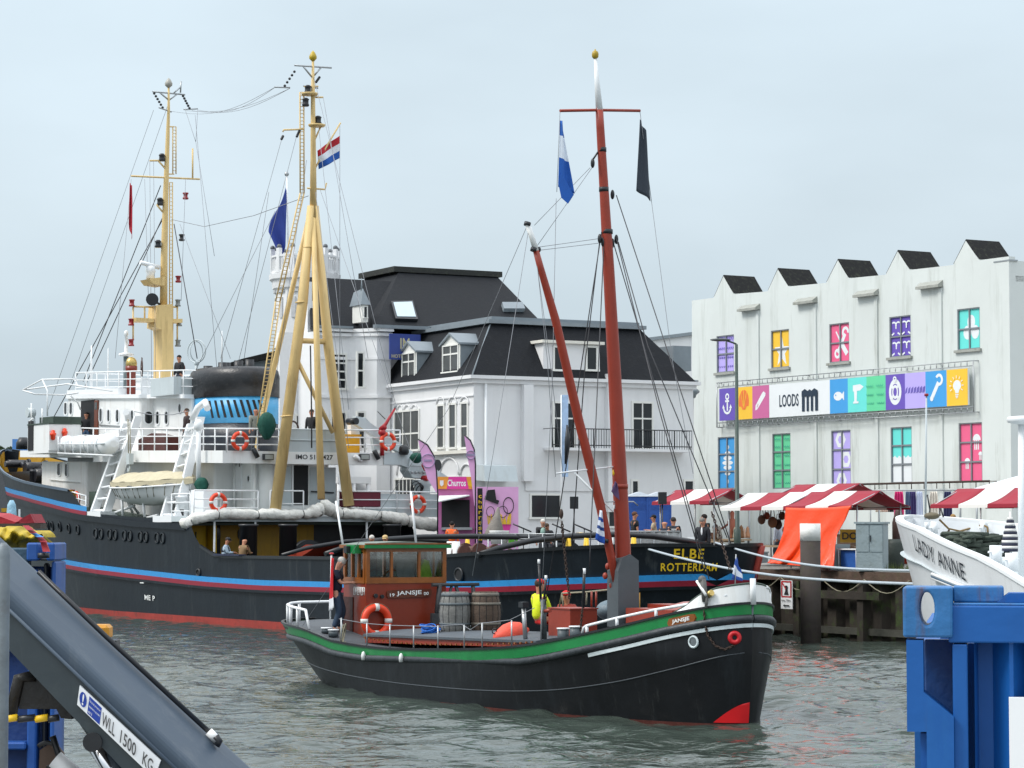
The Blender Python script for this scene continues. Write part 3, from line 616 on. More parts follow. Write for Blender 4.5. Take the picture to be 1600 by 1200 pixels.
m_ = MB(); a = HF.onu(1052, 540, 2.2); b = HF.onu(1080, 560, 2.2); m_.bb((2.2, b.y, 11), (4, a.y, a.z)); m_.build('side_dormer', LEAD, hb)
# chimney on the right end
p = HF.onu(1056, 571, 3); mb = MB(); mb.bb((2.8, p.y-.16, ZE), (3.1, p.y+.16, p.z+.3)); mb.tube([(2.95, p.y, p.z+.3), (2.95, p.y, p.z+.8)], .09, 8); mb.build('chimney', BLACK, hb)
# ------------------------------------------------------------------ hotel: main block with tower
hm = thing('hotel', 'tall white hotel with black hipped roof, canted bay and round crenellated turret', 'building', HF)
ZM = HF.onu(560, 520, UB).z; wl = HF.onu(492, 600, UB).y; wr = -9
mb = MB(); mb.bb((UB+.01, wr, 2), (UB+2.5, wl, ZM)); mb.bb((UB+2.51, wr, 2), (UB+12, wl-3.5, ZM)); w0 = HF.onu(437, 600, UB+2).y; mb.bb((UB+2, wl+.001, 2), (UB+2.5, w0, HF.onu(470, 520, UB+2).z)); mb.build('wall', HW, hm)
bw0, bw1 = HF.onu(546, 600, UB).y, .0; mb = MB()
mb.prism([(UB+.05, bw0, 2), (UB-1.1, bw0-.9, 2), (UB-1.1, .05, 2), (UB+.05, .05, 2)], (0, 0, ZM-2)); mb.build('bay', HW, hm)
mb = MB()
for z, e in ((ZM, .35), (ZM-.2, .22), (HF.onu(560, 623, UB).z, .12), (ZM-1.3, .05)):
    mb.bb((UB-e, bw0, z+.005), (UB-.002, wl+.02, z+.14)); mb.prism([(UB-.02, bw0+.02, z), (UB-1.1-e, bw0-.9, z), (UB-1.1-e, .05, z), (UB-.02, .05, z)], (0, 0, .12+e*.1))
mb.build('cornice', HW, hm)
winB(hm, 518, 539, 554, 606, u=UB, cols_=2, rows_=(.25, .5, .75)); winB(hm, 559, 566.5, 552, 604, u=UB-1.1, rows_=(.48,)); winB(hm, 518, 539, 645, 700, u=UB, cols_=2, rows_=(.5,)); winB(hm, 559, 568, 645, 700, u=UB-1.1, rows_=(.5,))
for x in (464.5, 472.5, 481.5): winB(hm, x, x+4.5, 553, 590, u=UB+2, rows_=(.5,), fw=.06)
for x in (463, 479): winB(hm, x, x+8, 650, 690, u=UB+2, rows_=(.5,))
for x in (505, 532, 560): winB(hm, x, x+17, 770, 800, u=UB-1.15 if x > 540 else UB, rows_=(), cols_=2)
mb = MB(); a = HF.onu(528, 745, UB-2.2); b = HF.onu(580, 752, UB-2.2); mb.bb((UB-2.2, b.y, a.z-.3), (UB-.01, a.y, a.z)); 
for y in (a.y-.1, (a.y+b.y)/2, b.y+.1): mb.tube([(UB-2.1, y, 2.8), (UB-2.1, y, a.z-.3)], .1, 8)
mb.build('porch', HW, hm)
# roofs
zr1 = HF.onu(560, 437, UB+3.5).z; zr2 = HF.onu(700, 431, UB+4.5).z
mb = MB(); y0 = HF.onu(483, 500, UB).y; y1 = HF.onu(608, 450, UB).y-2; yr = HF.onu(484, 437, UB+3.5).y
mb.add([(UB-.2, y0, ZM+.15), (UB-.2, y1, ZM+.15), (UB+3.5, y1, zr1), (UB+3.5, yr, zr1), (UB+4.2, yr-.3, ZM+.15), (UB+4.2, y1, ZM+.15), (UB+4, y1, zr1), (UB+4, yr-.1, zr1)], [(0, 1, 2, 3), (0, 3, 7, 4), (3, 2, 6, 7), (4, 7, 6, 5), (1, 5, 6, 2)])
q = [HF.onu(545, 517, UB-1.2), HF.onu(862, 520, UB-1.2)]; r_ = [HF.onu(623, 431, UB+4), HF.onu(778, 433, UB+4)]
mb.add([(UB-1.35, bw0-.6, ZM+.18), (UB-1.35, q[1].y, ZM+.18), (UB+4, r_[1].y, zr2), (UB+4, r_[0].y, zr2), (UB+9.2, bw0-3.5, ZM+.18), (UB+12.2, q[1].y, ZM+.18), (UB+8, r_[1].y, zr2), (UB+8, r_[0].y, zr2)], [(0, 1, 2, 3), (0, 3, 7, 4), (3, 2, 6, 7), (4, 7, 6, 5), (1, 5, 6, 2)])
rm = mb.build('hipped_roof', SLATE, hm)
mb = MB(); mb.bb((UB+3.9, r_[1].y-.2, zr2+.01), (UB+8.1, r_[0].y+.3, zr2+.28)); mb.build('roof_ridge', mat('tarred ridge', (.02, .022, .02), .8, dirt=(.10, .12, .07), dirt_amt=.4), rm)
mb = MB(); mb.bb((UB-1.5, bw0-3.5, ZM+.14), (UB-1.3, bw0-.6, ZM+.3)); mb.bb((UB-.42, bw0, ZM+.15), (UB-.22, wl, ZM+.26)); mb.build('gutter', LEAD, rm)
# skylight and turret dormer lie on the front slope
def slope_pt(px, py, off=0):                    # point of the main front slope
    n = Vector((zr2-ZM-.18, 0, -(4+1.35))).normalized()*-1; n = -n if n.x > 0 else n; o = Vector((UB-1.35, 0, ZM+.18))
    d = HF.I.to_3x3() @ ray(px, py); c = HF.I @ CAM; return c+d*((o-c).dot(n)/d.dot(n))+n*off
mb = MB(); S = [(610, 475), (644, 474), (652, 503), (617, 502)]; P = [slope_pt(*s, .02) for s in S]; nn = (P[1]-P[0]).cross(P[2]-P[0]).normalized(); nn = nn if nn.x < 0 else -nn
mb.prism(P, nn*.14); f = mb.build('skylight', BLACK, rm)
S = [(613.5, 477.5), (642.5, 476.5), (648.5, 500), (619.5, 499.5)]; MB().prism([slope_pt(*s, .165) for s in S], nn*.02).build('pane', mat('skylight glass', (.45, .55, .6), .15, var=.05, bump=0), f)
mb = MB(); S = [(783, 478), (815, 478), (819, 488), (786, 488)]; mb.prism([slope_pt(*s, .02) for s in S], nn*.2); mb.build('skylight', LEAD, rm)
p = slope_pt(571, 500); a = HF.onu(566, 476, p.x-.1); b = HF.onu(575, 499, p.x-.1)
mb = MB(); mb.bb((p.x-.1, b.y, p.z-.1), (p.x+1.0, a.y, a.z)); td = mb.build('turret_dormer', [FRAMEW], rm)
x_, yc = p.x-.1, (a.y+b.y)/2; apex = HF.onu(570, 450, x_).z; hw = abs(a.y-b.y)
mb = MB(); mb.add([(x_-.1, yc-hw*.85, a.z), (x_-.1, yc+hw*.85, a.z), (x_+.25, yc, apex), (x_+1.3, yc, apex-.1), (x_+1.3, yc-hw*.7, a.z), (x_+1.3, yc+hw*.7, a.z)], [(0, 1, 2), (0, 2, 3, 4), (1, 5, 3, 2), (0, 4, 5, 1)]); mb.tube([(x_+.4, yc, apex-.1), (x_+.4, yc, apex+.5)], [.05, .015], 5); mb.build('turret_roof', LEAD, td)
face_window(td, lambda x, z, o: (x_-o-.003, x, z), b.y+.08, a.y-.08, p.z+.1, a.z-.1, cols_=1, rows_=(), fw=.03)
# tower
tc_ = HF.L(atY(476, 500, 127)); TX, TY = tc_.x, tc_.y
def tz(y): return HF.onu(476, y, TX).z
mb = MB(); k8 = 12
mb.lathe([(.9, tz(575)), (1.2, tz(560)), (1.45, tz(548)), (1.58, tz(545)), (1.58, tz(541)), (1.5, tz(540)), (1.5, tz(455)), (1.62, tz(452)), (1.66, tz(441)), (1.78, tz(438)), (1.8, tz(430)), (1.72, tz(429))], (TX, TY, 0), k8, smooth=False)
tw = mb.build('turret', HW, hm)
mb = MB(); mb.bb((TX-1.0, TY-1.2, 2), (TX+2, TY+1.0, tz(566))); mb.build('turret_wall', HW, tw)
mb = MB()
for k in range(12):
    a = 2*math.pi*(k+.5)/12; cx, cy = TX+1.62*math.cos(a), TY+1.62*math.sin(a); rot = Matrix.Rotation(a, 3, 'Z')
    mb.box((cx, cy, tz(410)), (.2, .22, tz(392)-tz(430)), rot)
    a2 = 2*math.pi*(k)/12; c2 = (TX+1.6*math.cos(a2), TY+1.6*math.sin(a2)); rot2 = Matrix.Rotation(a2, 3, 'Z')
    mb.box((*c2, tz(403)), (.14, .66, .1), rot2); mb.box((*c2, tz(427)), (.14, .66, .1), rot2)
    for j in (-1, 0, 1): mb.box(Vector((*c2, tz(415)))+rot2 @ Vector((0, j*.2, 0)), (.06, .07, tz(403)-tz(427)), rot2)
mb.lathe([(1.62, tz(431)), (1.62, tz(408)), (1.5, tz(408)), (1.5, tz(431))], (TX, TY, 0), 12, smooth=False); mb.build('crenellation', HW, tw)
mb = MB()
for k in range(12):
    a = 2*math.pi*(k+.5)/12; mb.ball((TX+1.62*math.cos(a), TY+1.62*math.sin(a), tz(389)), .13, 8)
mb.build('finial', mat('finial grey', (.12, .13, .14), .6), tw)
mb = MB()
for k in range(12):
    a = 2*math.pi*(k+.5)/12; rot = Matrix.Rotation(a, 3, 'Z'); c = Vector((TX+1.475*math.cos(a), TY+1.475*math.sin(a), 0))
    mb.box(c+Vector((0, 0, tz(483))), (.07, .22, tz(468)-tz(500)), rot); mb.box(c+Vector((0, 0, tz(457))), (.14, .5, .14), rot)
mb.build('niche', mat('shadow slit', (.5, .51, .52), .7), tw)
# stepped gable beside the tower
mb = MB(); u_ = UB+1.2
for x0, x1, y0 in ((481, 487, 440), (487, 493, 470), (493, 499, 488), (499, 504, 503)):
    a = HF.onu(x0, y0, u_); b = HF.onu(x1, 560, u_); mb.bb((u_, b.y, ZM-2.5), (u_+.5, a.y, a.z))
mb.build('stepped_gable', HW, hm)
# sign board
S = [(609, 521), (656, 516), (657, 560), (609, 565)]; us = 7.6
a = HF.onu(609, 521, us); b = HF.onu(657, 563, us)
sg = MB().bb((us, b.y, b.z), (us+.08, a.y, a.z)).build('sign_board', mat('sign blue', '#2c3f86', .5, var=.05, bump=0), hm)
A = Art(lambda x, y, h: (us-h, a.y-x, b.z+y)); W, H = a.y-b.y, a.z-b.z
A.text('IM', W*.34, H*.42, W*.3, H*.42, 0); A.text('HOTELS', W*.06, H*.06, W*.5, H*.14, 0); A.mb.build('lettering', mat('sign gold', '#b9b28c', .5, bump=0), sg)
# ================================================================== background buildings
bk = thing('shed', 'low dark curved roof shed behind the funnel of the tug', 'shed')
Y = 145; S = [(300, 588), (345, 572), (380, 560), (437, 548), (437, 600), (437, 800), (300, 800)]
mb = MB(); P = [atY(x, y, Y) for x, y in [(300, 800), (300, 592), (345, 576), (380, 565), (436, 553), (436, 800)]]; mb.prism(P, (6, 20, 0)); mb.build('wall', mat('grey cladding', (.10, .12, .13), .7), bk)
mb = MB(); P = [atY(x, y, Y-.3) for x, y in [(296, 588), (345, 571), (380, 560), (430, 548), (436, 547), (440, 556), (380, 568), (345, 579), (296, 595)]]; mb.prism(P, (6, 20, 0)); mb.build('roof', ASPH, bk)
bk = thing('white_hall', 'plain white building between the mansard block and the warehouse', 'building')
P = [atY(x, y, 150) for x, y in [(1010, 800), (1010, 531), (1100, 519), (1100, 800)]]; MB().prism(P, (5, 12, 0)).build('wall', HW, bk)
P = [atY(x, y, 149.8) for x, y in [(1008, 533), (1008, 528), (1102, 516), (1102, 521)]]; MB().prism(P, (5, 12, 0)).build('roof_edge', LEAD, bk)
# link wall between hotel annex and warehouse with its chimney hood
bk = thing('link_building', 'narrow white link building at the left corner of the warehouse', 'building')
P = [atY(x, y, 124) for x, y in [(1068, 840), (1068, 622), (1084, 622), (1084, 840)]]; MB().prism(P, (-3, 4, 0)).build('wall', HW, bk)
p = atY(1077, 617, 123.7); m_ = MB(); m_.lathe([(.3, -.15), (.34, 0), (.5, .12), (.5, .2), (.36, .3), (.36, .6), (.45, .62), (.45, .7)], p, 12); m_.build('vent_cowl', LEAD, bk)
# ================================================================== sea tug
E = thing('sea_tug', 'large black hulled sea tug with white superstructure, ochre masts and a blue banded funnel', 'ship', EF)
SHEER = [(0, 3.13), (1.4, 3.14), (3.5, 3.04), (8.5, 2.77), (15, 2.62), (20, 2.6), (25, 2.58), (26, 2.66), (26.9, 2.9), (27.5, 3.35), (27.9, 3.85), (28.1, 3.97), (33, 4.09), (38.1, 4.28), (38.5, 4.5), (39.2, 4.95), (39.9, 5.28), (41.6, 5.40), (47, 5.74), (50, 5.98), (53, 6.3), (56, 6.8), (58, 7.25), (60, 7.6)]
KN = [(28.1, 3.86), (33, 4.0), (38.3, 4.26), (42.7, 4.62), (48, 4.98), (55, 5.35), (60, 5.8)]
SLO = [(0, 2.13), (2, 2.02), (7, 1.80), (16, 1.62), (22, 1.58), (27, 1.64), (34, 1.85), (42, 2.13)]
def eb(u, z): return EH.b(u, z)
us = [0, .01, .03, .06, .1, .16, .25, .35, .5, .7, .95, 1.25, 1.6, 2, 2.5, 3, 3.5, 4, 5, 6, 7]+[8+.8*i for i in range(22)]+[25.3, 25.7, 26, 26.3, 26.6, 26.9, 27.2, 27.5, 27.7, 27.9, 28.1]+[29+i for i in range(9)]+[38.1, 38.3, 38.5, 38.8, 39.2, 39.6, 39.9]+[41+i for i in range(15)]+[56, 57, 57.7, 58.4, 59, 59.4, 59.7, 59.9, 60]
def hull_rows(sgn, off=0., zt=lambda u: interp(SHEER, u), zb=-.8, n=34, us=us, H=EH):
    rows = []
    for j in range(n+1):
        r = []
        for u in us:
            top = zt(u); z = zb+(top-zb)*j/n; a, e = H.ends(z); L0 = us[-1]; K = min(8, L0/3)
            uu = a+(K-a)*u/K if u < K else (e-(e-(L0-K))*(L0-u)/K if u > L0-K else u); r.append(Vector((uu, sgn*(H.b(uu, z)+off), z)))
        rows.append(r)
    return rows
mb = MB()
for sg in (1, -1): mb.grid(hull_rows(sg), flip=sg < 0)
hull = mb.build('hull', BLACKH, E)
def band(H, z0f, z1f, u0, u1, off, m, name, par, sgn=(1,), n=60, mb=None, zmid=None):
    b_ = mb or MB()
    for sg in sgn:
        rows = [[], [], [], []]
        for i in range(n+1):
            if u0 == 0: a, e = H.ends(z0f(0)); u = a+(u1-a)*(i/n)**2.6
            else: u = u0+(u1-u0)*i/n
            for k, (zf, o) in enumerate(((z0f, -.03), (z0f, off), (z1f, off), (z1f, -.03))):
                z = zf(u); a, e = H.ends(z); uu = clamp(u, a, e); w0_ = H.b(uu, z); dw = (H.b(uu+.05, z)-w0_)/.05 if uu < 20 else 0.; l_ = math.hypot(1, dw); oo = min(1., w0_/.3) if uu > 20 else 1.; rows[k].append(Vector((uu-dw/l_*o, sg*max(0., w0_+o/l_*oo), z)))
        b_.grid(rows, smooth=False)
    return b_ if mb else b_.build(name, m, par)
def wrapstern(zf0, zf1, off, name, m, H=EH, e=0.004):
    pass
for sg in ((1,), (-1,)):
    band(EH, lambda u: interp(SLO, u)-.02, lambda u: interp(SLO, u)+.17, 0, 42, .10, STRB, 'blue_stripe', E, sg)
    band(EH, lambda u: interp(SLO, u)-.19, lambda u: interp(SLO, u)-.02, 0, 42, .12, STRR, 'red_stripe', E, sg)
    band(EH, lambda u: interp(SLO, u)-.29, lambda u: interp(SLO, u)-.19, 0, 42, .12, BLACKH, 'rubbing_strake', E, sg)
    band(EH, lambda u: -.6, lambda u: .27, 5.5, 56.0, .05, BOOT, 'boot_top', E, sg)
    band(EH, lambda u: interp(KN, u)+.1, lambda u: interp(KN, u)+.3, 37.9, 59.8, .05, STRB, 'blue_stripe', E, sg)
    band(EH, lambda u: interp(KN, u)-.06, lambda u: interp(KN, u)+.1, 37.9, 59.8, .07, STRR, 'red_stripe', E, sg)
    band(EH, lambda u: interp(KN, u)-.3, lambda u: interp(KN, u)-.06, 28.2, 59.8, .1, BLACKH, 'rubbing_strake', E, sg)
    band(EH, lambda u: interp(SHEER, u)-.06, lambda u: interp(SHEER, u)+.05, .0, 27, .06, BLACK, 'bulwark_rail', E, sg)
    band(EH, lambda u: interp(SHEER, u)-.08, lambda u: interp(SHEER, u)+.03, 39.9, 60, .06, mat('slate rail', (.10, .14, .19), .5), 'bulwark_rail', E, sg)
# inner face of the bow bulwark, ochre; decks
mb = MB(); ub = [39.9+i for i in range(20)]+[59.4]
for sg in (1, -1):
    rows = []
    for t in (0, .5, 1):
        rows.append([Vector((min(u, 59.5), sg*max(.02, EH.b(min(u, 59.4), lerp(interp(KN, u), interp(SHEER, u), t))-.12), lerp(interp(KN, u)-.05, interp(SHEER, u)-.02, t))) for u in ub])
    mb.grid(rows, flip=sg > 0)
    for k in range(0, 19, 2): p = rows[0][k]; q = rows[2][k]; mb.prism([p, q, q+Vector((0, -sg*.08, 0)), p+Vector((0, -sg*.5, 0))], (.05, 0, 0))
mb.build('bulwark_lining', YELLOW, E)
def deckmesh(u0, u1, zf, inset, m, name, n=30, th=.1):
    b_ = MB(); top = []; 
    for i in range(n+1):
        u = u0+(u1-u0)*i/n; z = zf(u); b0 = max(.01, EH.b(u, z)-inset); top.append((u, b0, z))
    rows = [[Vector((u, b0*t, z+.04*(1-t*t))) for t in (1, .5, 0, -.5, -1)] for u, b0, z in top]; b_.grid(rows, smooth=False)
    b_.grid([[Vector((p.x, p.y, p.z-th)) for p in r] for r in rows], smooth=False, flip=True)
    for s_ in (0, -1): b_.grid([[r[s_] for r in rows], [r[s_]-Vector((0, 0, th)) for r in rows]], smooth=False)
    for r in (rows[0], rows[-1]): b_.grid([r, [p-Vector((0, 0, th)) for p in r]], smooth=False)
    return b_.build(name, m, E)
deckmesh(1.6, 29.2, lambda u: interp(SHEER, u)-1.0 if u < 25 else 1.6, .06, mat('work deck', (.06, .055, .05), .8, var=.3), 'working_deck')
deckmesh(27.9, 58.6, lambda u: interp(KN, u)-.02, .1, GREEND, 'forward_deck')
BD = 4.02                                     # boat deck level
# inside of the aft bulwark
mb = MB(); ua = [1.6+i*.86 for i in range(30)]
for sg in (1, -1): mb.grid([[Vector((u, sg*max(.02, EH.b(u, z)-.25), z)) for u in ua for z in [lerp(interp(SHEER, u)-1, interp(SHEER, u)-.03, t)]] for t in (0, 1)], flip=sg > 0)
mb.build('bulwark_lining', BLACK, E)
# break of the forecastle: front wall with yellow door, seen from aft
# ---- portholes on the hull
def porthole(px, py, r=.2, par=E, m=None):
    p = EH.trace(EF, px, py); z = p.z; u = p.x; du = Vector((.5, EH.b(u+.25, z)-EH.b(u-.25, z), 0)).normalized(); n = Vector((-du.y, du.x, 0)).normalized(); n = n if n.y > 0 else -n
    dz = (EH.b(u, z+.2)-EH.b(u, z-.2))/.4; n = Vector((n.x, n.y, -dz)).normalized(); rot = n.to_track_quat('Z', 'Y').to_matrix()
    f = MB().ring(p+n*.02, r, r*.2, n, 20, 6).build('porthole', m or BLACKH, par); MB().lathe([(r*.92, -.05), (r*.92, .012)], p, 18, rot).build('pane', GLASSD, f)
for x0 in (150, 172, 195, 220, 246): porthole(x0, 834+(x0-150)*.07); porthole(x0+8.5, 834.5+(x0-150)*.07)
for x, y in ((122, 828), (108, 826), (94, 823), (82, 822), (75, 821), (66, 817), (62, 816)): porthole(x, y, .19)
# ---- scupper, hawse hole, draught marks
for x, y in ((311, 895), (718, 898)):
    p = EH.trace(EF, x, y); MB().ring(p+Vector((0, .03, 0)), .2 if x > 400 else .13, .045, Vector((-.1, 1, 0)), 18, 6).build('fairlead', BLACK, E)
    rot = Vector((-.1, 1, 0)).to_track_quat('Z', 'Y').to_matrix(); MB().lathe([(.17 if x > 400 else .1, -.05), (.17 if x > 400 else .1, .04)], p, 16, rot).build('fairlead_hole', DARK, E)
def hulltext(st, x0, y0, x1, y1, H, m, F=EF, HH=EH, name='lettering', par=E, off=.03, bold=.02, sub=2, dirn=-1, space=1.1):
    a = HH.trace(F, x0, y0); b = HH.trace(F, x1, y1); W = abs(b.x-a.x); s_ = 1 if b.x > a.x else -1
    def fn(x, y):
        t = x/W; u = a.x+s_*x; z = lerp(a.z, b.z, t)+y; return (u, HH.b(u, z)+off, z)
    b_ = MB(); add_text(b_, st, fn, W, H, 0, bold, sub, space); return b_.build(name, m, par)
LETY = mat('letter yellow', '#e8c022', .5, var=.04, bump=0)
LETW = mat('letter white', '#e8eae8', .5, var=.04, bump=0)
# the stern plates turn fast: text is laid on by its screen-independent arc length along the rail
def arc_table(z, n=400):
    T = []; s = 0; prev = None
    for i in range(n+1):
        u = 12*(1-i/n)**1.6; a, e = EH.ends(z); uu = max(u, a); p = Vector((uu, EH.b(uu, z), 0)); s += (p-prev).length if prev else 0; T.append((s, p)); prev = p
    return T
AT = arc_table(2.6)
def at_arc(s, z):
    for (s0, p0), (s1, p1) in zip(AT, AT[1:]):
        if s <= s1:
            t = (s-s0)/max(1e-9, s1-s0); p = p0.lerp(p1, t); d = (p1-p0).normalized(); n = Vector((d.y, -d.x, 0)); n = n if n.dot(Vector((-.4, 1, 0))) > 0 or n.x < 0 else -n
            return p, n
    return AT[-1][1], Vector((-1, 0, 0))
def s_of_px(px, z):
    best = None
    for s, p in AT:
        q = EF.W(p.x, EH.b(p.x, z), z); x = 800+4000*q.x/q.y*1.0016
        if best is None or abs(x-px) < best[0]: best = (abs(x-px), s)
    return best[1]
for st, x0, x1, z, H in (('ELBE', 1052, 1098, 2.72, .30), ('ROTTERDAM', 1032, 1118, 2.34, .25)):
    a0 = EH.ends(z)[0]; T = []; q0 = None; sx = 0
    for i in range(600):
        u = a0+(9-a0)*((599-i)/599)**3; q = Vector((u, EH.b(u, z), 0)); sx += (q-q0).length if q0 else 0; T.append((sx, u)); q0 = q
    def pxu(u): g = EF.W(u, EH.b(u, z), z); return 800+4000*g.x/g.y
    s0 = min(T, key=lambda t: abs(pxu(t[1])-x0))[0]; s1 = min(T, key=lambda t: abs(pxu(t[1])-x1))[0]
    def fn(x, y):
        u = interp(T, s0+x); zz = z+y; a = EH.ends(zz)[0]; k = (u-a0)/(9-a0); uu = a+(9-a)*k; w_ = EH.b(uu, zz); dw = (EH.b(uu+.02, zz)-w_)/.02; l_ = math.hypot(1, dw)
        return (uu-dw/l_*.03, w_+.03/l_, zz)
    b_ = MB(); add_text(b_, st, fn, s1-s0, H, 0, .02, 2, 1.15); b_.build('lettering', LETY, E)
hulltext('ME P', 227, 937, 243, 939, .2, LETW); 
MB().prism([(EH.trace(EF, 230, 911.5)+Vector(q)) for q in ((0, .14, 0), (.35, .14, 0), (.35, .14, .04), (0, .14, .04))], (0, .02, 0)).build('plimsoll_mark', LETW, E)
# red fender plate at the stern end
mb = MB()
for k in range(3): mb.tube([(EH.ends(z)[0]+.9+.35*k, -EH.b(EH.ends(z)[0]+.9+.35*k, z)-.06, z) for z in (1.95, 2.3, 2.7, 3.1)], .09, 6)
mb.build('stern_fender', mat('red fender', '#a33a2e', .6, var=.2), E)
# ================================================================== superstructure
def slab(px0, y0, px1, y1, w, w2, th, name, m=WHITE, par=E, cam=0.):
    a = EF.onw(px0, y0, w); b = EF.onw(px1, y1, w)
    P = [(a.x, w, a.z), (b.x, w, b.z), (b.x, w, b.z-th), (a.x, w, a.z-th)]
    return MB().prism(P, (0, w2-w, 0)).build(name, m, par), a, b
def house(u0, u1, w, z0, z1, r, name, m=WHITE, par=E, n=6, w2=None, z0b=None, z1b=None):
    """rounded house; z may differ at the u0 (aft) and u1 (forward) ends"""
    w2 = -w if w2 is None else w2; pts = []
    for cu, cw, a0 in ((u1-r, w-r, 0), (u0+.12, w-.12, 90), (u0+.12, w2+.12, 180), (u1-r, w2+r, 270)):
        rr = r if cu == u1-r else .12
        for i in range(n+1):
            a = R(a0+90*i/n); pts.append((cu+rr*math.cos(a), cw+rr*math.sin(a)))
    z0b = z0 if z0b is None else z0b; z1b = z1 if z1b is None else z1b; k = len(pts)
    f = lambda u, a, b: lerp(a, b, (u-u0)/(u1-u0))
    vs = [(u, y, f(u, z0, z0b)) for u, y in pts]+[(u, y, f(u, z1, z1b)) for u, y in pts]
    return MB().add(vs, [tuple(range(k))[::-1], tuple(range(k, 2*k))]+[(i, (i+1) % k, k+(i+1) % k, k+i) for i in range(k)]).build(name, m, par)
def U(px, w, py=700): return EF.onw(px, py, w).x
def Z(px, py, w): return EF.onw(px, py, w).z
# boat deck continues aft as the roof of the main deck
UBD, UCD = 27.2, 27.75
def aft(px, py, u=UBD): return EF.onu(px, py, u)
BD = aft(450, 807).z
mb = MB(); mb.bb((UBD, -5.0, BD-.2), (29.5, 4.95, BD)); mb.build('boat_deck', SHIPGREY, E)
zA = Z(527, 800, 3.0); zF = Z(75, 800, 3.4)
# yellow main deckhouse under it
yh = MB().bb((UBD+2.1, -1.2, 1.6), (UBD+2.25, 4.75, BD-.21)).build('forecastle_bulkhead', YELLOW, E)
UY = UBD+2.1
MB().bb((UBD+2.1, -4.6, 1.6), (UBD+2.25, -1.21, BD-.21)).build('shade_panel', BLACK, E)  # black panel standing in for the deep shade beyond the yellow bulkhead
def aft_box(px0, py0, px1, py1, u, th, name, m, par, zlo=None):
    a = EF.onu(px0, py0, u); b = EF.onu(px1, py1, u); z0 = b.z if zlo is None else zlo
    return MB().bb((u-th, b.y, z0), (u, a.y, a.z)).build(name, m, par)
def aft_window(par, px0, py0, px1, py1, u, r=.12, fr=.05, fm=None, name='window', gm=None):
    a = EF.onu(px0, py0, u); b = EF.onu(px1, py1, u); y0, y1, z0, z1 = b.y, a.y, b.z, a.z; r = min(r, (y1-y0)/2.05, (z1-z0)/2.05)
    o = rrect(y0-fr, y1+fr, z0-fr, z1+fr, r+fr); f = MB().prism([(u-.004, y, z) for y, z in o], (-.04, 0, 0)).build(name, fm or WHITEC, par)
    MB().prism([(u-.045, y, z) for y, z in rrect(y0, y1, z0, z1, r)], (-.012, 0, 0)).build('pane', gm or GLASSD, f); return f
MB().bb((UY-.03, 2.95, 1.7), (UY-.003, 3.4, BD-.3)).build('doorway', DARK, yh)
dd = MB().bb((UY-.75, 3.45, 1.75), (UY-.02, 3.51, BD-.35)).build('yellow_door', YELB, yh); MB().bb((UY-.06, 3.6, 1.75), (UY-.02, 4.4, BD-.35)).build('yellow_panel', YELB, yh); p = EF.onu(306, 845, UY-.13); MB().tube([p, p+Vector((0, 0, .35))], .025, 5).build('handle', BLACK, dd)
aft_window(yh, 332, 825, 342, 841, UY, fm=BLACK); aft_window(yh, 373, 827, 382, 842, UY, r=.2, fm=BLACK, name='porthole')
for x in (388, 450, 613):
    p = EF.onu(x, 830, 25.6); mb = MB(); mb.lathe([(.34, 1.6), (.34, 3.7), (.38, 3.71), (.38, 3.8)], (p.x, p.y, 0), 16); mb.build('ventilator_trunk', BLACK, E)
# towing winch, tank and red oxide deck gear on the aft deck
mb = MB(); a = EF.onw(520, 832, 1.0); mb.tube([(a.x+2.5, .8, 2.5), (a.x-3.5, .8, 2.5)], .5, 16); mb.tube([(a.x+2.6, .8, 2.5), (a.x+2.3, .8, 2.5)], .7, 20); mb.tube([(a.x-.5, .8, 2.5), (a.x-.7, .8, 2.5)], .7, 20); mb.bb((a.x-3, -.2, 1.6), (a.x+2.3, 1.8, 2.1)); mb.build('towing_winch', BLACK, E)
mb = MB(); P = [EF.onw(x, y, 2.4) for x, y in ((452, 866), (478, 851), (500, 851), (470, 870))]; mb.prism(P, (0, -1.2, 0)); mb.bb((P[0].x-.6, 1.4, 1.7), (P[0].x+.2, 2.4, 2.75)); mb.build('hatch_cover', OXIDE, E)
mb = MB()
for x, r in ((712, .24), (735, .30), (760, .26)):
    a = aft(x, 858, 12); mb.tube([(12.3, a.y, 2.85), (11.5, a.y, 2.85)], r*.6, 16); mb.tube([(11.5, a.y, 2.85), (11.4, a.y, 2.85)], r, 18); mb.tube([(12.4, a.y, 2.85), (12.3, a.y, 2.85)], r, 18)
    mb.bb((11.4, a.y-.3, 2.0), (12.4, a.y+.3, 2.3))
mb.build('cable_reel', mat('dull reel red', (.09, .035, .025), .7, var=.3, scale=4), E)
mb = MB()
for x in (704, 713):
    a = EF.onw(x, 862, 2.6); mb.tube([(a.x, 2.6, 2.0), (a.x, 2.6, 3.2)], .13, 10)
mb.build('bitts', WHITE, E)
for x in (731, 889, 917, 991):                        # yellow props under the towing beams
    a = EF.onw(x, 868, 1.3); mb = MB(); mb.tube([(a.x-.15, 1.3, 2.0), (a.x, 1.3, a.z+.55)], .06, 6); mb.tube([(a.x+.3, 1.3, 2.0), (a.x+.05, 1.3, a.z+.55)], .06, 6); mb.build('beam_prop', YELB, E)
# towing bows arched from bulwark to bulwark over the aft deck
def bow(u, L, r=.1):
    MB().tube([EF.onu(x, y, u) for x, y in L], r, 6).build('towing_beam', BLACK, E)
bow(7, [(745, 868), (780, 856), (830, 845), (890, 838), (960, 835), (1020, 838), (1070, 845), (1110, 852)]); bow(16, [(508, 866), (545, 853), (600, 843), (660, 839), (740, 838), (840, 840), (895, 846)]); bow(21, [(440, 868), (480, 856), (540, 846), (620, 842), (700, 846)], .08)
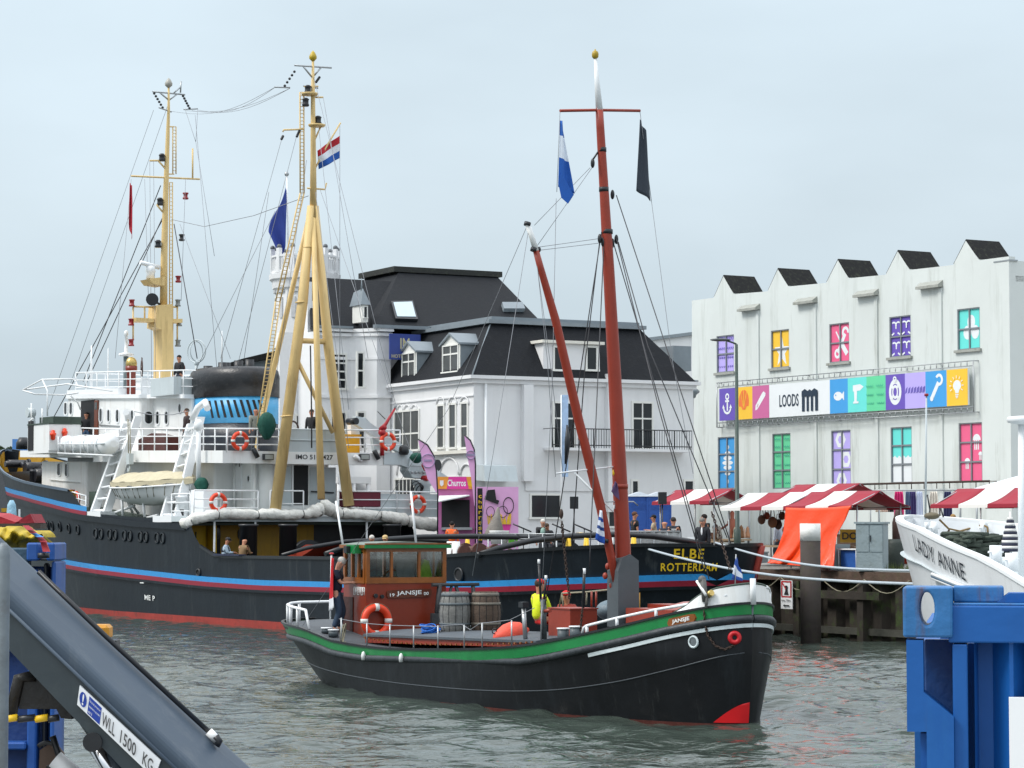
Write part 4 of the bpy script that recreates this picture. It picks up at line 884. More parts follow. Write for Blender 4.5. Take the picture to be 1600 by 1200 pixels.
# level 1 house on the boat deck: wide forward block, middle, narrow after part
ZS = EF.onu(525, 726, UCD).z                  # underside of the bridge deck
ZC0 = EF.onu(525, 707, UCD).z; KZ = (EF.onw(186, 704, 3.6).z-ZC0)/(EF.onw(186, 704, 3.6).x-UCD)
def zC(u): return ZC0+KZ*(u-UCD)
def zS(u): return zC(u)-(ZC0-ZS)
def tbox(u0, u1, w0, w1, f0, f1, name, m=WHITE): return MB().add([(u, w_, f(u)) for f in (f0, f1) for u, w_ in ((u0, w0), (u1, w0), (u1, w1), (u0, w1))], [(3, 2, 1, 0), (4, 5, 6, 7), (0, 1, 5, 4), (1, 2, 6, 5), (2, 3, 7, 6), (3, 0, 4, 7)]).build(name, m, E)
h1 = house(29.0, 31.5, 1.72, BD, zS(29), .1, 'boat_deck_house', WHITE, z0b=BD-.2, z1b=zS(31.5))
house(30.6, 42.4, 2.6, BD-.4, zS(30.6), .1, 'middle_house', WHITE, z1b=zS(42.4))
h2 = house(42.0, 47.5, 3.3, 4.0, zS(42), .5, 'forward_house', WHITE, z1b=zS(47.5))
for x0, x1, y0, y1 in ((90.5, 95.5, 724, 743), (102.5, 107, 725, 744)): ship_window(EF, h2, x0, y0, x1, y1, 3.3, .1, .04)
for x0, x1, y0, y1 in ((174, 177, 733, 752), (181, 185, 735, 750)): ship_window(EF, h1, x0, y0, x1, y1, 2.6, .1, .04)
ship_window(EF, h1, 139.5, 724, 143, 734, 2.6, .3, .04, name='porthole'); ship_window(EF, h1, 387, 743, 391, 753, 1.72, .3, .04, name='porthole')
a = EF.onw(362, 765, 1.72); b = EF.onw(379, 727, 1.72); d = MB().bb((b.x, 1.723, a.z), (a.x, 1.78, b.z)).build('steel_door', WHITEC, h1); MB().tube([(b.x+.12, 1.8, a.z+.9), (b.x+.12, 1.8, a.z+1.1)], .02, 5).build('handle', BLACK, d)
aft_box(458, 727, 481, 789, 28.99, .02, 'doorway', DARK, h1); aft_box(455, 726, 457.5, 790, 28.99, .06, 'door_post', WHITEC, h1); aft_box(434, 729, 454, 789, 28.99, .04, 'door_leaf', SHIPGREY, h1); aft_box(484, 730, 524, 789, 28.99, .03, 'wall_panel', SHIPGREY, h1)
a = EF.onu(486, 768, 28.9); b = EF.onu(522, 770, 28.9); MB().tube([a, b], .03, 5).build('grab_rail', BLACK, h1)
for x, w_ in ((353, 2.0), (366, 1.8), (397, 1.8)): a = EF.onw(x, 800, w_); MB().tube([(a.x, w_, BD-.2), (a.x, w_, ZS+.1)], .06, 6).build('pipe', WHITE, h1)
p = EF.onu(412, 760, 28.9); MB().tube([(28.7, p.y, BD), (28.7, p.y, ZS)], .3, 14).build('round_trunk', WHITE, h1)
mb = MB(); mb.tube([EF.onw(77, 749, 3.36), EF.onw(124, 754, 3.36)], .025, 5); mb.tube([EF.onw(136, 756, 2.66), EF.onw(175, 759, 2.66)], .025, 5); mb.build('handrail', WHITE, h1)
aft_box(530, 768, 572, 792, 28.5, 1.2, 'burgundy_locker', mat('burgundy cover', '#5c1428', .7, var=.2), E)
# bridge deck
CW = 3.6; UW = 47.0; ZC = EF.onu(525, 707, UCD).z
tbox(UCD, 40.5, -4.3, CW, zS, zC, 'bridge_deck'); tbox(40.51, 48.0, -4.3, 4.0, lambda u: zC(u)-.3, zC, 'bridge_deck_forward')
MB().prism([EF.onu(x, y, UCD-.05) for x, y in ((600, 707), (636, 707), (648, 712), (700, 745), (694, 752), (625, 726), (600, 726))], (.4, 0, 0)).build('crane_bracket', SHIPGREY, E)
# IMO number on the slab edge
a = EF.onu(462, 718, UCD); b = EF.onu(520, 718, UCD); m_ = MB(); W = a.y-b.y; add_text(m_, 'IMO 5101427', lambda x, y: (UCD-.012, a.y-x, (a.z+b.z)/2+y), W, .19, 0, .02); m_.build('lettering', BLACK, E)
# wheelhouse
WA, WB = 2.35, 1.75                       # half widths of the wheelhouse and of the casing behind it
zt = Z(298, 622, WB); ua0, ua1, ub1 = U(298, WB, 660), U(219, WA, 660), U(98.5, WA, 660)
KT = (Z(128, 622, WA)-zt)/(U(128, WA, 622)-ua0)
def zT(u): return zt+KT*(u-ua0)
wh = house(ua1, ub1, WA, ZC-.1, zT(ua1), .7, 'wheelhouse', WHITE, z1b=zT(ub1)); ch = house(ua0, ua1+.5, WB, ZC-.1, zT(ua0), .1, 'casing', WHITE, z1b=zT(ua1+.5))
ZRF = Z(298, 616, WB+.1)
TH = ZRF-zt; zR = lambda u: zT(u)+TH
house(ua1-.1, ub1+.15, WA+.12, zT(ua1)-.02, zR(ua1), .9, 'wheelhouse_roof', WHITEC, E, z0b=zT(ub1)-.02, z1b=zR(ub1)); house(ua0-.05, ua1-.12, WB+.4, zT(ua0)-.02, zR(ua0), .1, 'casing_roof', WHITEC, E, z0b=zT(ua1)-.02, z1b=zR(ua1)-.005)
house(U(186, WA, 610), ub1+.1, WA+.06, zR(U(186, WA, 610))+.01, zR(U(186, WA, 610))+.28, .8, 'roof_upstand', WHITEC, E, z0b=zR(ub1)+.01, z1b=zR(ub1)+.2)
rz0 = ZRF
for x0, x1, y0, y1 in ((101, 105.5, 629, 648), (109.5, 114, 629, 648), (156, 160.5, 638.5, 659), (168.5, 172.5, 640, 659), (182, 186.5, 640, 660), (205, 209.5, 641, 662)): ship_window(EF, wh, x0, y0, x1, y1, WA, .12, .05)
for x0, x1, y0, y1 in ((244.5, 249.5, 643, 663), (258.5, 263.5, 643, 663)): ship_window(EF, ch, x0, y0, x1, y1, WB, .12, .05)
aft_window(wh, 226, 643, 237, 662, ua1-.002, r=.15)
ship_window(EF, ch, 279.5, 631, 284, 645, WB, .4, .05, name='porthole')
a = EF.onw(126, 705, WA); b = EF.onw(149, 622.5, WA); mb = MB(); mb.bb((b.x, 1.9, zC(b.x)), (a.x, WA+.012, b.z-.05)); mb.build('doorway', DARK, wh)
a = EF.onw(149, 690, WA); b = EF.onw(155, 623.5, WA); mb = MB(); mb.bb((b.x, WA+.015, zC(b.x)), (a.x, WA+.07, b.z-.05)); d = mb.build('wooden_door', mat('teak door', '#6b3217', .4, var=.2, scale=5), wh); MB().bb((b.x+.06, WA+.072, Z(150, 640, WA)), (a.x-.06, WA+.08, Z(150, 629, WA))).build('pane', GLASSG, d)
mb = MB(); mb.tube([EF.onw(155, 664, WA+.05), EF.onw(218, 668, WA+.05)], .03, 5); mb.tube([EF.onw(240, 669, WB+.05), EF.onw(292, 671, WB+.05)], .03, 5); mb.build('handrail', STEEL, wh)
# bridge wing
wz0, wz1 = Z(44, 706, 5.0), Z(44, 665, 5.0); ua_, uf_ = U(76, 5.0, 690), U(44, 5.0, 690)
mb = MB(); mb.bb((ua_, 4.92, wz0), (uf_, 5.0, wz1)); mb.bb((ua_-.06, 3.55, wz0), (ua_, 5.0, wz1-.02)); mb.bb((ua_-.06, 3.49, wz0), (uf_, 3.55, wz1-.25)); mb.bb((uf_, 2.5, wz0), (uf_+.06, 5.0, wz1)); mb.bb((ua_, WA+.01, wz0-.1), (uf_, 5.0, wz0)); mb.build('bridge_wing', WHITE, E)
mb = MB(); mb.bb((ua_-.1, 3.5, wz1-.01), (ua_+.04, 5.04, wz1+.04)); mb.bb((ua_+.04, 4.9, wz1+.001), (uf_+.06, 5.04, wz1+.05)); mb.build('wing_capping', GREEND, E)
mb = MB(); mb.bb((ua_+.5, 3.3, wz1+.05), (uf_-.3, 4.6, wz1+.35)); mb.build('canvas_dodger', GREEND, E)
mb = rods(EF, [[(49, 665, 5), (49, 630, 5)], [(66, 665, 4.6), (66, 638, 4.6)], [(44, 668, 5), (46, 658, 5), (52, 654, 5)]], .035); mb.build('wing_stanchion', WHITE, E)
p = EF.onw(54, 645, 4.7); mb = MB(); mb.tube([p, p+Vector((0, .35, 0))], [.2, .22], 14); mb.tube([p+Vector((0, 0, -.2)), p+Vector((0, 0, -.7))], .05, 6); mb.build('searchlight', SHIPGREY, E)
mb = rods(EF, [[(36, 609, 4.8), (66, 593, 4.5), (74, 610, 4.5), (74, 650, 4.5)], [(36, 609, 4.8), (105, 600, 3.5), (175, 611, 3.2)], [(36, 610, 4.8), (55, 616, 4.8), (98, 617, 3.2), (122, 614, 3.0)], [(66, 593, 4.5), (120, 592, 3.4)], [(110, 618, 4), (122, 630, 3.3), (126, 640, 3.1)], [(116, 592, 3.4), (122, 603, 3.4)]], .035); mb.build('awning_frame', WHITEC, E)
p = EF.onw(48, 672, 5.02); MB().bb((p.x-.3, 5.003, p.z-.9), (p.x+.3, 5.03, p.z+.4)).build('side_light_screen', DARK, E)
# ---- railings: function building posts & rails through traced points
def railing(pts, w, h, F=EF, par=E, m=WHITEC, n_r=3, name='railing', r=.024, step=1.2, top=None):
    """pts: (px,py) of the foot line on plane w"""
    P = [F.onw(x, y, w if not isinstance(w, (list, tuple)) else w[i]) for i, (x, y) in enumerate(pts)]; b_ = MB(); up = Vector((0, 0, 1))
    for k in range(1, n_r+1): b_.tube([p+up*h*k/n_r for p in P], r if k < n_r else r*1.3, 5)
    for a, b in zip(P, P[1:]):
        n = max(1, round((b-a).length/step))
        for i in range(n+1): q = a.lerp(b, i/n); b_.tube([q, q+up*h], r*1.2, 5)
    return b_.build(name, m, par)
def aft_rail(pts, u, h, n_r=3, name='railing', m=WHITEC, step=1.2, r=.024, par=E):
    P = [EF.onu(x, y, u) for x, y in pts]; b_ = MB(); up = Vector((0, 0, 1))
    for k in range(1, n_r+1): b_.tube([p+up*h*k/n_r for p in P], r if k < n_r else r*1.3, 5)
    for a, b in zip(P, P[1:]):
        n = max(1, round((b-a).length/step))
        for i in range(n+1): q = a.lerp(b, i/n); b_.tube([q, q+up*h], r*1.2, 5)
    return b_.build(name, m, par)
h_b = Z(220, 671, CW)-Z(220, 706, CW)
railing([(126, 702), (186, 705), (300, 706), (354, 707)], CW-.05, h_b, n_r=3); aft_rail([(355, 707), (402, 707), (437, 707)], UCD+.05, h_b)
aft_rail([(527, 707), (570, 707), (625, 707)], UCD+.05, h_b*.97, step=1.6)
a = aft(437, 707, UCD); b = aft(527, 707, UCD); o = MB().bb((UCD+.02, b.y, a.z-.02), (UCD+.1, a.y, a.z+h_b)).build('bulwark_screen', SHIPGREY, E)
mb = MB(); mb.tube([(UCD, b.y, a.z+.5), (UCD, a.y, a.z+.5)], .03, 5); mb.tube([(UCD+.04, b.y, a.z+h_b), (UCD+.04, a.y, a.z+h_b)], .04, 5); mb.build('screen_rail', SHIPGREY, o)
h_r = 1.0
def topz(px, w): return EF.onw(px, 612, w)
for sg, wv, wn in ((1, WA, WB+.2),):
    P = [(ub1-1.2, WA-.1), (ua1+.1, WA-.1), (ua1-.1, WB+.3), (ua0+.1, WB+.3), (ua0+.1, -WB-.3), (ub1-1.2, -WB-.3), (ub1-1.2, WA-.1)]; b_ = MB()
    for k in (1, 2, 3): b_.tube([(u, w_, zR(u)+h_r*k/3) for u, w_ in P], .022 if k < 3 else .03, 5)
    for (u0_, w0_), (u1_, w1_) in zip(P, P[1:]):
        n = max(1, round(math.hypot(u1_-u0_, w1_-w0_)/1.25))
        for i in range(n): q = (lerp(u0_, u1_, i/n), lerp(w0_, w1_, i/n)); b_.tube([(*q, zR(q[0])), (*q, zR(q[0])+h_r)], .027, 5)
    b_.build('railing', WHITEC, E)
h_d = 1.0
railing([(268, 812), (297, 812)], 4.7, h_d, n_r=3); aft_rail([(303, 807), (345, 807), (403, 807)], UBD+.1, h_d); aft_rail([(422, 807), (474, 807)], UBD+.1, h_d, n_r=2, step=1.3); aft_rail([(528, 807), (620, 807), (690, 808)], UBD+.1, h_d, step=1.9)
railing([(100, 797), (134, 807)], 4.8, Z(120, 770, 4.8)-Z(120, 802, 4.8), n_r=4, step=.9)
a = aft(575, 806); b = aft(690, 806); MB().bb((UBD+.2, b.y, BD), (UBD+.28, a.y, BD+h_d*.92)).build('solid_bulwark', SHIPGREY, E)
# white deck shelf behind, stores box, ochre box, grey trunk, boat winch, tank
mb = MB(); a = EF.onw(216, 706, 3.0); b = EF.onw(258, 682, 3.0); mb.prism([(a.x, 3.0, a.z), (b.x, 3.0, a.z), (b.x, 3.0, b.z), (lerp(a.x, b.x, .5), 3.0, b.z+.18), (a.x, 3.0, b.z-.05)], (0, -.6, 0)); mb.build('wooden_locker', mat('mahogany locker', '#4a1a10', .4, var=.15), E)
mb = MB(); a = aft(521, 707, 28.5); b = aft(562, 682, 28.5); mb.bb((28.5, b.y, ZC), (29.6, a.y, b.z)); mb.bb((28.45, b.y-.05, b.z), (29.65, a.y+.05, b.z+.08)); mb.build('yellow_box', mat('box yellow', '#d49a10', .5), E)
# ---- funnel
fu = EF.onw(366, 640, 0).x; ztop = Z(366, 577, .0); zb_ = Z(366, 617, 1.4); zc_ = Z(366, 659, 1.4)
def ell(z, s=1., t=0): return (s, z)
fn_ = MB(); fn_.lathe([(1.0, Z(366, 707, 1.4)), (1.0, zc_)], (fu, 0, 0), 32, sx=2.5, sy=1.62); FUN = fn_.build('funnel_base', mat('funnel navy', (.015, .02, .03), .4, var=.15), E)
MB().lathe([(1.005, zc_), (1.005, zb_)], (fu, 0, 0), 32, sx=2.5, sy=1.62).build('funnel_blue_band', SKYB, FUN)
MB().lathe([(1.0, zb_), (1.0, lerp(zb_, ztop, .72)), (.97, lerp(zb_, ztop, .9)), (.88, ztop), (.7, ztop-.02), (.68, ztop-.3)], (fu, 0, 0), 32, sx=2.55, sy=1.67).build('funnel_top', mat('funnel black', (.016, .017, .02), .35, var=.3, dirt=(.09, .08, .075), dirt_amt=.3), FUN)
mb = MB()
for k in range(9):                                   # louvre slots on the blue band
    th = R(70-k*-11); 
    a = R(112+k*8.5); x, y = math.cos(a)*2.5, math.sin(a)*1.62
    nrm = Vector((x/2.5**2, y/1.62**2, 0)).normalized(); tn = Vector((-nrm.y, nrm.x, 0))
    c0 = Vector((fu+x, y, lerp(zc_, zb_, .2)))+tn*.12; c1 = Vector((fu+x, y, lerp(zc_, zb_, .86)))-tn*.1
    mb.prism([c0-tn*.055-nrm*.05, c0+tn*.055-nrm*.05, c1+tn*.055-nrm*.05, c1-tn*.055-nrm*.05], nrm*.075)
    mb.mi[-6:] = [0]*6
mb.build('funnel_louvre', DARK, FUN)
for dx, dy, h_ in ((-1.2, .4, .28), (-.4, -.5, .4), (.5, .3, .3), (1.2, -.2, .35), (1.5, .5, .2)): MB().tube([(fu+dx, dy, ztop-.4), (fu+dx, dy, ztop+h_)], .2, 10).build('exhaust_pipe', BLACK, FUN)
# direction finder loops on the funnel front, ventilator
p = EF.onw(307, 549, .6); mb = MB(); mb.ring(p, .48, .03, (-.5, 1, 0), 28, 5); mb.ring(p, .42, .025, (1, .5, 0), 28, 5); mb.tube([p+Vector((0, 0, -.5)), p+Vector((0, 0, -1.3))], .07, 8); mb.ball(p+Vector((0, 0, -.5)), .12, 8); mb.build('direction_finder', SHIPGREY, E)
# ---- main (forward) mast
MU = EF.onw(262, 600, 0).x
def mz(y, w=0): return EF.onu(262, y, MU).z
def mpt(x, y, u=None): return EF.onu(x, y, MU if u is None else u)
mb = MB()
mb.tube([mpt(255.5, 478), mpt(256.5, 400), mpt(259, 300), mpt(262, 215), mpt(263.5, 170), mpt(263.5, 137)], [.17, .15, .12, .09, .06, .045], 14)
mast = mb.build('forward_mast', OCHRE, E)
P = [mpt(x, y) for x, y in ((239, 478), (263, 476), (263, 515), (265, 560), (261, 605), (246, 605), (247, 540), (246, 516), (236, 512))]
MB().prism([p+Vector((.45, 0, 0)) for p in P], (-.9, 0, 0)).build('mast_trunk', OCHRE, mast)
p = mpt(263.5, 133); MB().lathe([(.05, -.12), (.16, -.02), (.17, .08), (.1, .22), (.02, .32)], p, 12).build('truck_ball', mat('pewter', (.35, .34, .3), .4), mast)
def mrods(L, r, name, m, par=None, u=None, n=6):
    b_ = MB()
    for pts in L: b_.tube([mpt(x, y, u) for x, y in pts], r, n)
    return b_.build(name, m, par or mast)
mrods([[(238, 143), (289, 148)], [(282, 145), (283, 127)], [(271, 146), (281, 137)], [(250, 145), (262, 155)], [(277, 147), (265, 156)]], .035, 'crosstree', STEEL)
mrods([[(205, 275), (312, 280)], [(234, 251), (256, 251)], [(248, 252), (258, 263)], [(245, 320), (255, 320)], [(245, 320), (254, 331)], [(243, 386), (252, 386)], [(301, 280), (301, 232)]], .04, 'yard', OCHRE)
mb = MB()
for x0, x1, y0, y1, nn_ in ((270, 275, 198, 272, 14), (265, 269.5, 285, 478, 32), (266, 270, 478, 590, 20)):
    a, b = mpt(x0, y0), mpt(x0, y1); c, d = mpt(x1, y0), mpt(x1, y1); mb.tube([a, b], .028, 5); mb.tube([c, d], .028, 5)
    for k in range(nn_): t = k/nn_; mb.tube([a.lerp(b, t), c.lerp(d, t)], .018, 4)
mb.tube([mpt(262, 198), mpt(272, 198)], .03, 5); mb.tube([mpt(262, 272), mpt(272, 272)], .03, 5); mb.build('mast_ladder', OCHRE, mast)
for x, y in ((253, 247), (250, 316), (247, 382)):
    mb = MB(); p = mpt(x, y); mb.lathe([(.13, -.14), (.15, -.1), (.12, -.02), (.12, .08), (.15, .12), (.08, .2)], p, 10); mb.build('navigation_lamp', BLACK, mast)
# radar platform and scanner
mb = MB(); P = [mpt(x, y) for x, y in ((226, 437), (250, 434), (250, 448), (232, 445))]; mb.prism([p+Vector((.5, 0, 0)) for p in P], (-1.0, 0, 0)); mb.build('radar_platform', OCHRE, mast)
mb = MB(); p = mpt(235, 432); mb.lathe([(.2, -.1), (.16, .1), (.22, .2), (.2, .42), (.06, .5)], p, 12); a, b = mpt(219, 410), mpt(249, 418); mb.tube([a, a.lerp(b, .5), b], .1, 10); mb.build('radar_scanner', WHITEC, mast)
p = mpt(240, 469); mb = MB(); mb.tube([p+Vector((0, .1, 0)), p+Vector((-.3, .2, 0))], [.2, .28], 14); mb.tube([p, p+Vector((0, -.5, -.3))], .05, 6); mb.build('loudhailer', BLACK, mast)
# lamp platforms
mb = MB()
for P in (((207, 497), (240, 499), (240, 504), (207, 503)), ((264, 499), (280, 499), (280, 505), (264, 505))):
    Q = [mpt(*q) for q in P]; mb.prism([p+Vector((.35, 0, 0)) for p in Q], (-.7, 0, 0))
for L_ in ([(208, 480), (208, 530)], [(208, 479), (247, 480)], [(226, 480), (226, 498)], [(262, 479), (278, 480)], [(277, 476), (277, 534)]): mb.tube([mpt(*q) for q in L_], .04, 6)
mb.build('lamp_platform', OCHRE, mast)
for x, y, m in ((206, 473, 'r'), (205, 503, 'r'), (205, 535, 'r'), (278, 473, 'g'), (280, 504, 'g'), (278, 536, 'g')):
    MB().lathe([(.13, -.16), (.13, -.1), (.1, -.08), (.1, .08), (.13, .1), (.13, .14)], mpt(x, y), 10).build('signal_lamp', mat('lamp red', '#8a1a20', .3) if m == 'r' else mat('lamp grey', (.2, .22, .22), .3), mast)
for x, y, c in ((290, 306, 'r'), (284, 371, 'k'), (278.5, 436, 'r'), (303, 170, 'x')):
    if c != 'x': MB().lathe([(.1, -.16), (.13, -.14), (.13, -.08), (.09, -.06), (.09, .06), (.13, .08), (.13, .14)], mpt(x, y), 10).build('hoisted_lamp', mat('lamp red', '#8a1a20', .3) if c == 'r' else BLACK, mast)
# insulators and aerial spreaders
for (x0, y0), (x1, y1) in (((241, 146), (254, 168)), ((286, 150), (296, 169))):
    mb = MB(); [mb.ball(mpt(lerp(x0, x1, k/5), lerp(y0, y1, k/5)), .06, 6) for k in range(6)]; mb.build('insulator', BLACK, mast)
mrods([[(248, 168), (268, 175)]], .03, 'aerial_spreader', STEEL); mrods([[(287, 171), (309, 170)]], .03, 'aerial_spreader', STEEL)
# wheel, compass and binnacle on the wheelhouse roof
p = EF.onw(221.5, 576, 2.2); mb = MB(); ax = (.35, 1, 0); mb.ring(p, .36, .03, ax, 24, 5); mb.ring(p, .1, .05, ax, 12, 5); A1 = Vector(ax).normalized(); e1 = A1.orthogonal().normalized(); e2 = A1.cross(e1)
for k in range(10): a = 2*math.pi*k/10; d = e1*math.cos(a)+e2*math.sin(a); mb.tube([p, p+d*.5], .018, 5)
mb.build('steering_wheel', mat('wheel wood', '#3a1c10', .4), E)
q = EF.onw(221, 600, 2.0); MB().bb((q.x-.25, 1.7, q.z-.5), (q.x+.25, 2.15, q.z+.25)).build('wheel_pedestal', WHITEC, E)
q = EF.onw(205, 590, 1.8); zr = rz0
mb = MB(); mb.lathe([(.2, zr-.1), (.2, q.z+.25), (.26, q.z+.3), (.26, q.z+.5)], (q.x, 1.8, 0), 12); bi = mb.build('binnacle', mat('red varnish', '#7a2a18', .35), E); MB().ball((q.x, 1.8, Z(206, 568, 1.8)), (.25, .25, .3), 12).build('compass_hood', mat('brass', (.55, .4, .14), .3, metal=.8), bi)
q = EF.onw(196.5, 611, 1.5); mb = MB(); z1_ = Z(196.5, 557, 1.5); mb.tube([(q.x, 1.5, zr), (q.x, 1.5, z1_)], .12, 8); mb.build('aerial_post', mat('grey green', (.12, .16, .17), .5), E)
mb = MB(); mb.lathe([(.05, 0), (.33, .02), (.33, .12), (.08, .18), (.06, .9), (.1, .92), (.09, 1.1), (.02, 1.15)], (q.x, 1.5, z1_), 12); mb.build('satellite_aerial', WHITEC, E)
for x, y0, y1 in ((143, 540, 606), (169, 544, 607), (347, 517, 577)):
    w_ = 1.6 if x < 200 else .8; q = EF.onw(x, y0, w_); q2 = EF.onw(x, y1, w_); mb = MB(); mb.tube([(q.x, w_, q2.z), (q.x, w_, lerp(q2.z, q.z, .6)), (q.x, w_, q.z)], [.08, .05, .03] if x < 150 else [.04, .03, .02], 6); mb.build('whip_aerial', WHITEC, E)
mb = MB(); a = EF.onw(185, 611, 2.7); mb.bb((U(268, 2.5, 600), 1.2, zr), (U(232, 2.5, 600), 2.4, zr+.75)); mb.build('roof_locker', SHIPGREY, E)
# ---- tripod mast
TU = EF.onw(489, 200, 0).x
def tp(x, y, w=None, u=None): return EF.onu(x, y, TU if u is None else u) if w is None else EF.onw(x, y, w)
mb = MB(); mb.tube([tp(489.5, 340), tp(489.5, 250), tp(489, 150), tp(489, 93)], [.15, .115, .085, .045], 14); tm = mb.build('tripod_mast', OCHRE, E)
MB().lathe([(.05, -.15), (.15, -.04), (.15, .06), (.08, .2), (.01, .28)], tp(489, 90), 12).build('truck_ball', mat('gilt yellow', '#b59a1e', .4), tm)
legA = [tp(486, 322), tp(473, 470), EF.onu(430, 797, TU)]; legC = [tp(492, 322), tp(513, 540), EF.onu(545, 790, TU)]
MB().tube(legA, [.15, .21, .23], 14).build('mast_leg', OCHRE, tm); MB().tube(legC, [.15, .2, .22], 14).build('mast_leg', OCHRE, tm)
a = tp(485, 330); b = EF.onw(401, 690, .2); MB().tube([a, b+(b-a)*.2], [.10, .13], 10).build('mast_leg', OCHRE, tm)
MB().tube([tp(489, 330), EF.onw(502, 780, .4)], [.10, .15], 12).build('derrick_boom', OCHRE, tm)
mb = MB(); mb.tube([tp(460, 532), tp(512, 534)], .11, 10); mb.build('cross_brace', OCHRE, tm); MB().tube([tp(464, 562), tp(520, 676)], .09, 10).build('cross_brace', OCHRE, tm)
for pt, rr in (((481, 386), .18), ((470, 472), .2), ((448, 650), .22)): p = tp(*pt); MB().ring(p, rr, .03, (0, .1, 1), 18, 5).build('leg_band', OCHRE, tm)
mb = MB()
for seg in (((475, 142), (481, 142), (475.5, 300), (481.5, 300), 28), ((475.5, 300), (481.5, 300), (437, 470), (444, 470), 28), ((437, 470), (444, 470), (408, 665), (416, 665), 34)):
    a, c, b, d, k_ = tp(*seg[0]), tp(*seg[1]), tp(*seg[2]), tp(*seg[3]), seg[4]; dz = Vector((.35, 0, 0)); a, b, c, d = a+dz, b+dz, c+dz, d+dz
    if seg[0][1] == 300: b = b; 
    mb.tube([a, b], .03, 5); mb.tube([c, d], .03, 5)
    for k in range(k_): mb.tube([a.lerp(b, k/k_), c.lerp(d, k/k_)], .018, 4)
mb.build('mast_ladder', OCHRE, tm)
def trods(L, r, name, m, n=6):
    b_ = MB()
    for pts in L: b_.tube([tp(x, y) for x, y in pts], r, n)
    return b_.build(name, m, tm)
trods([[(460, 102), (518, 106)], [(474, 104), (487, 120)], [(502, 105), (491, 118)]], .035, 'crosstree', STEEL)
trods([[(442, 206), (443, 203), (475, 202)], [(480, 294), (508, 296), (510, 286)], [(475, 135), (497, 135)], [(493, 152), (505, 152)], [(532, 192), (513, 224), (498, 252), (490, 268)], [(501, 198), (492, 218)]], .035, 'yard', OCHRE)
for (x, y, r_) in ((484, 147, .34), (495, 196, .34)):
    p = tp(x, y); m_ = MB(); m_.lathe([(r_*.9, -.05), (r_, 0), (r_, .04)], p, 18); pl = m_.build('lookout_ring', OCHRE, tm)
for x, y in ((481, 140), (497, 188), (477.5, 160)): MB().lathe([(.12, -.16), (.15, -.1), (.12, -.05), (.12, .08), (.15, .12), (.07, .18)], tp(x, y), 10).build('navigation_lamp', BLACK, tm)
for (x0, y0), (x1, y1) in (((460, 112), (445, 134)), ((499, 121), (494, 128)), ((442, 213), (440, 217)), ((468, 204), (464, 213))):
    mb = MB(); [mb.ball(tp(lerp(x0, x1, k/4), lerp(y0, y1, k/4)), .055, 6) for k in range(5)]; mb.build('insulator', BLACK, tm)
trods([[(429, 136), (453, 137)]], .03, 'aerial_spreader', STEEL); trods([[(474, 134), (497, 138)]], .03, 'aerial_spreader', STEEL)
# ---- rigging wires (each a part)
wires = [((429, 137), (309, 172), 14), ((453, 138), (300, 173), 14), ((430, 136), (268, 174), 16), ((453, 138), (290, 173), 12)]
mb = MB()
for (x0, y0), (x1, y1), sag in wires:
    a = tp(x0, y0); b = mpt(x1, y1); pts = [a.lerp(b, k/10)-Vector((0, 0, sag*.026*math.sin(math.pi*k/10)*1.2)) for k in range(11)]; mb.tube(pts, .009, 4)
mb.build('wireless_aerial', WIREL, E)
a = tp(482, 306); b = mpt(268, 343); c = a.lerp(b, .74)-Vector((0, 0, .55)); MB().tube([a, a.lerp(c, .5)-Vector((0, 0, .15)), c, b], .014, 4).build('triatic_stay', WIREL, E)
def wires_(L, m, r, name='stay'):
    for (x0, y0, w0_), (x1, y1, w1_) in L:
        MB().tube([EF.onw(x0, y0, w0_), EF.onw(x1, y1, w1_)], r, 5).build(name, m, E)
wires_([((254, 340, 0), (132, 605, 1.2)), ((253, 345, 0), (85, 650, 0)), ((251, 290, 0), (130, 596, -1.5)), ((272, 350, 0), (308, 560, 1.0))], WIRE, .022)
wires_([((240, 172, 0), (75, 640, 0)), ((262, 165, 0), (110, 600, -1)), ((205, 280, 0), (180, 560, 2)), ((226, 280, 0), (232, 470, 1)), ((234, 252, 0), (237, 600, 1)), ((240, 252, 0), (243, 600, 1.2)), ((305, 180, 0), (340, 590, 1)), ((289, 170, 0), (306, 222, .5)), ((309, 170, 0), (306, 222, .5)), ((306, 222, .5), (335, 400, 1)), ((281, 350, 0), (360, 560, 1)), ((290, 280, 0), (283, 470, .5)),
        ((490, 120, 0), (620, 640, 3)), ((498, 200, 0), (545, 640, 3.5)), ((500, 296, 0), (640, 700, 4)), ((505, 152, 0), (575, 560, 2)), ((440, 218, 0), (345, 560, 1)), ((463, 214, 0), (370, 575, 1)), ((430, 330, 0), (300, 590, 1.5)), ((420, 300, 0), (380, 570, 0)), ((531, 196, 0), (531, 600, 0)), ((493, 300, 0), (545, 700, 1)), ((479, 250, 0), (430, 600, 2))], WIREL, .010)
# hook cable under the tripod
MB().tube([aft(485, 540, 27), aft(487, 655, 27), aft(487, 700, 27)], .03, 5).build('hoist_cable', WIRE, E)
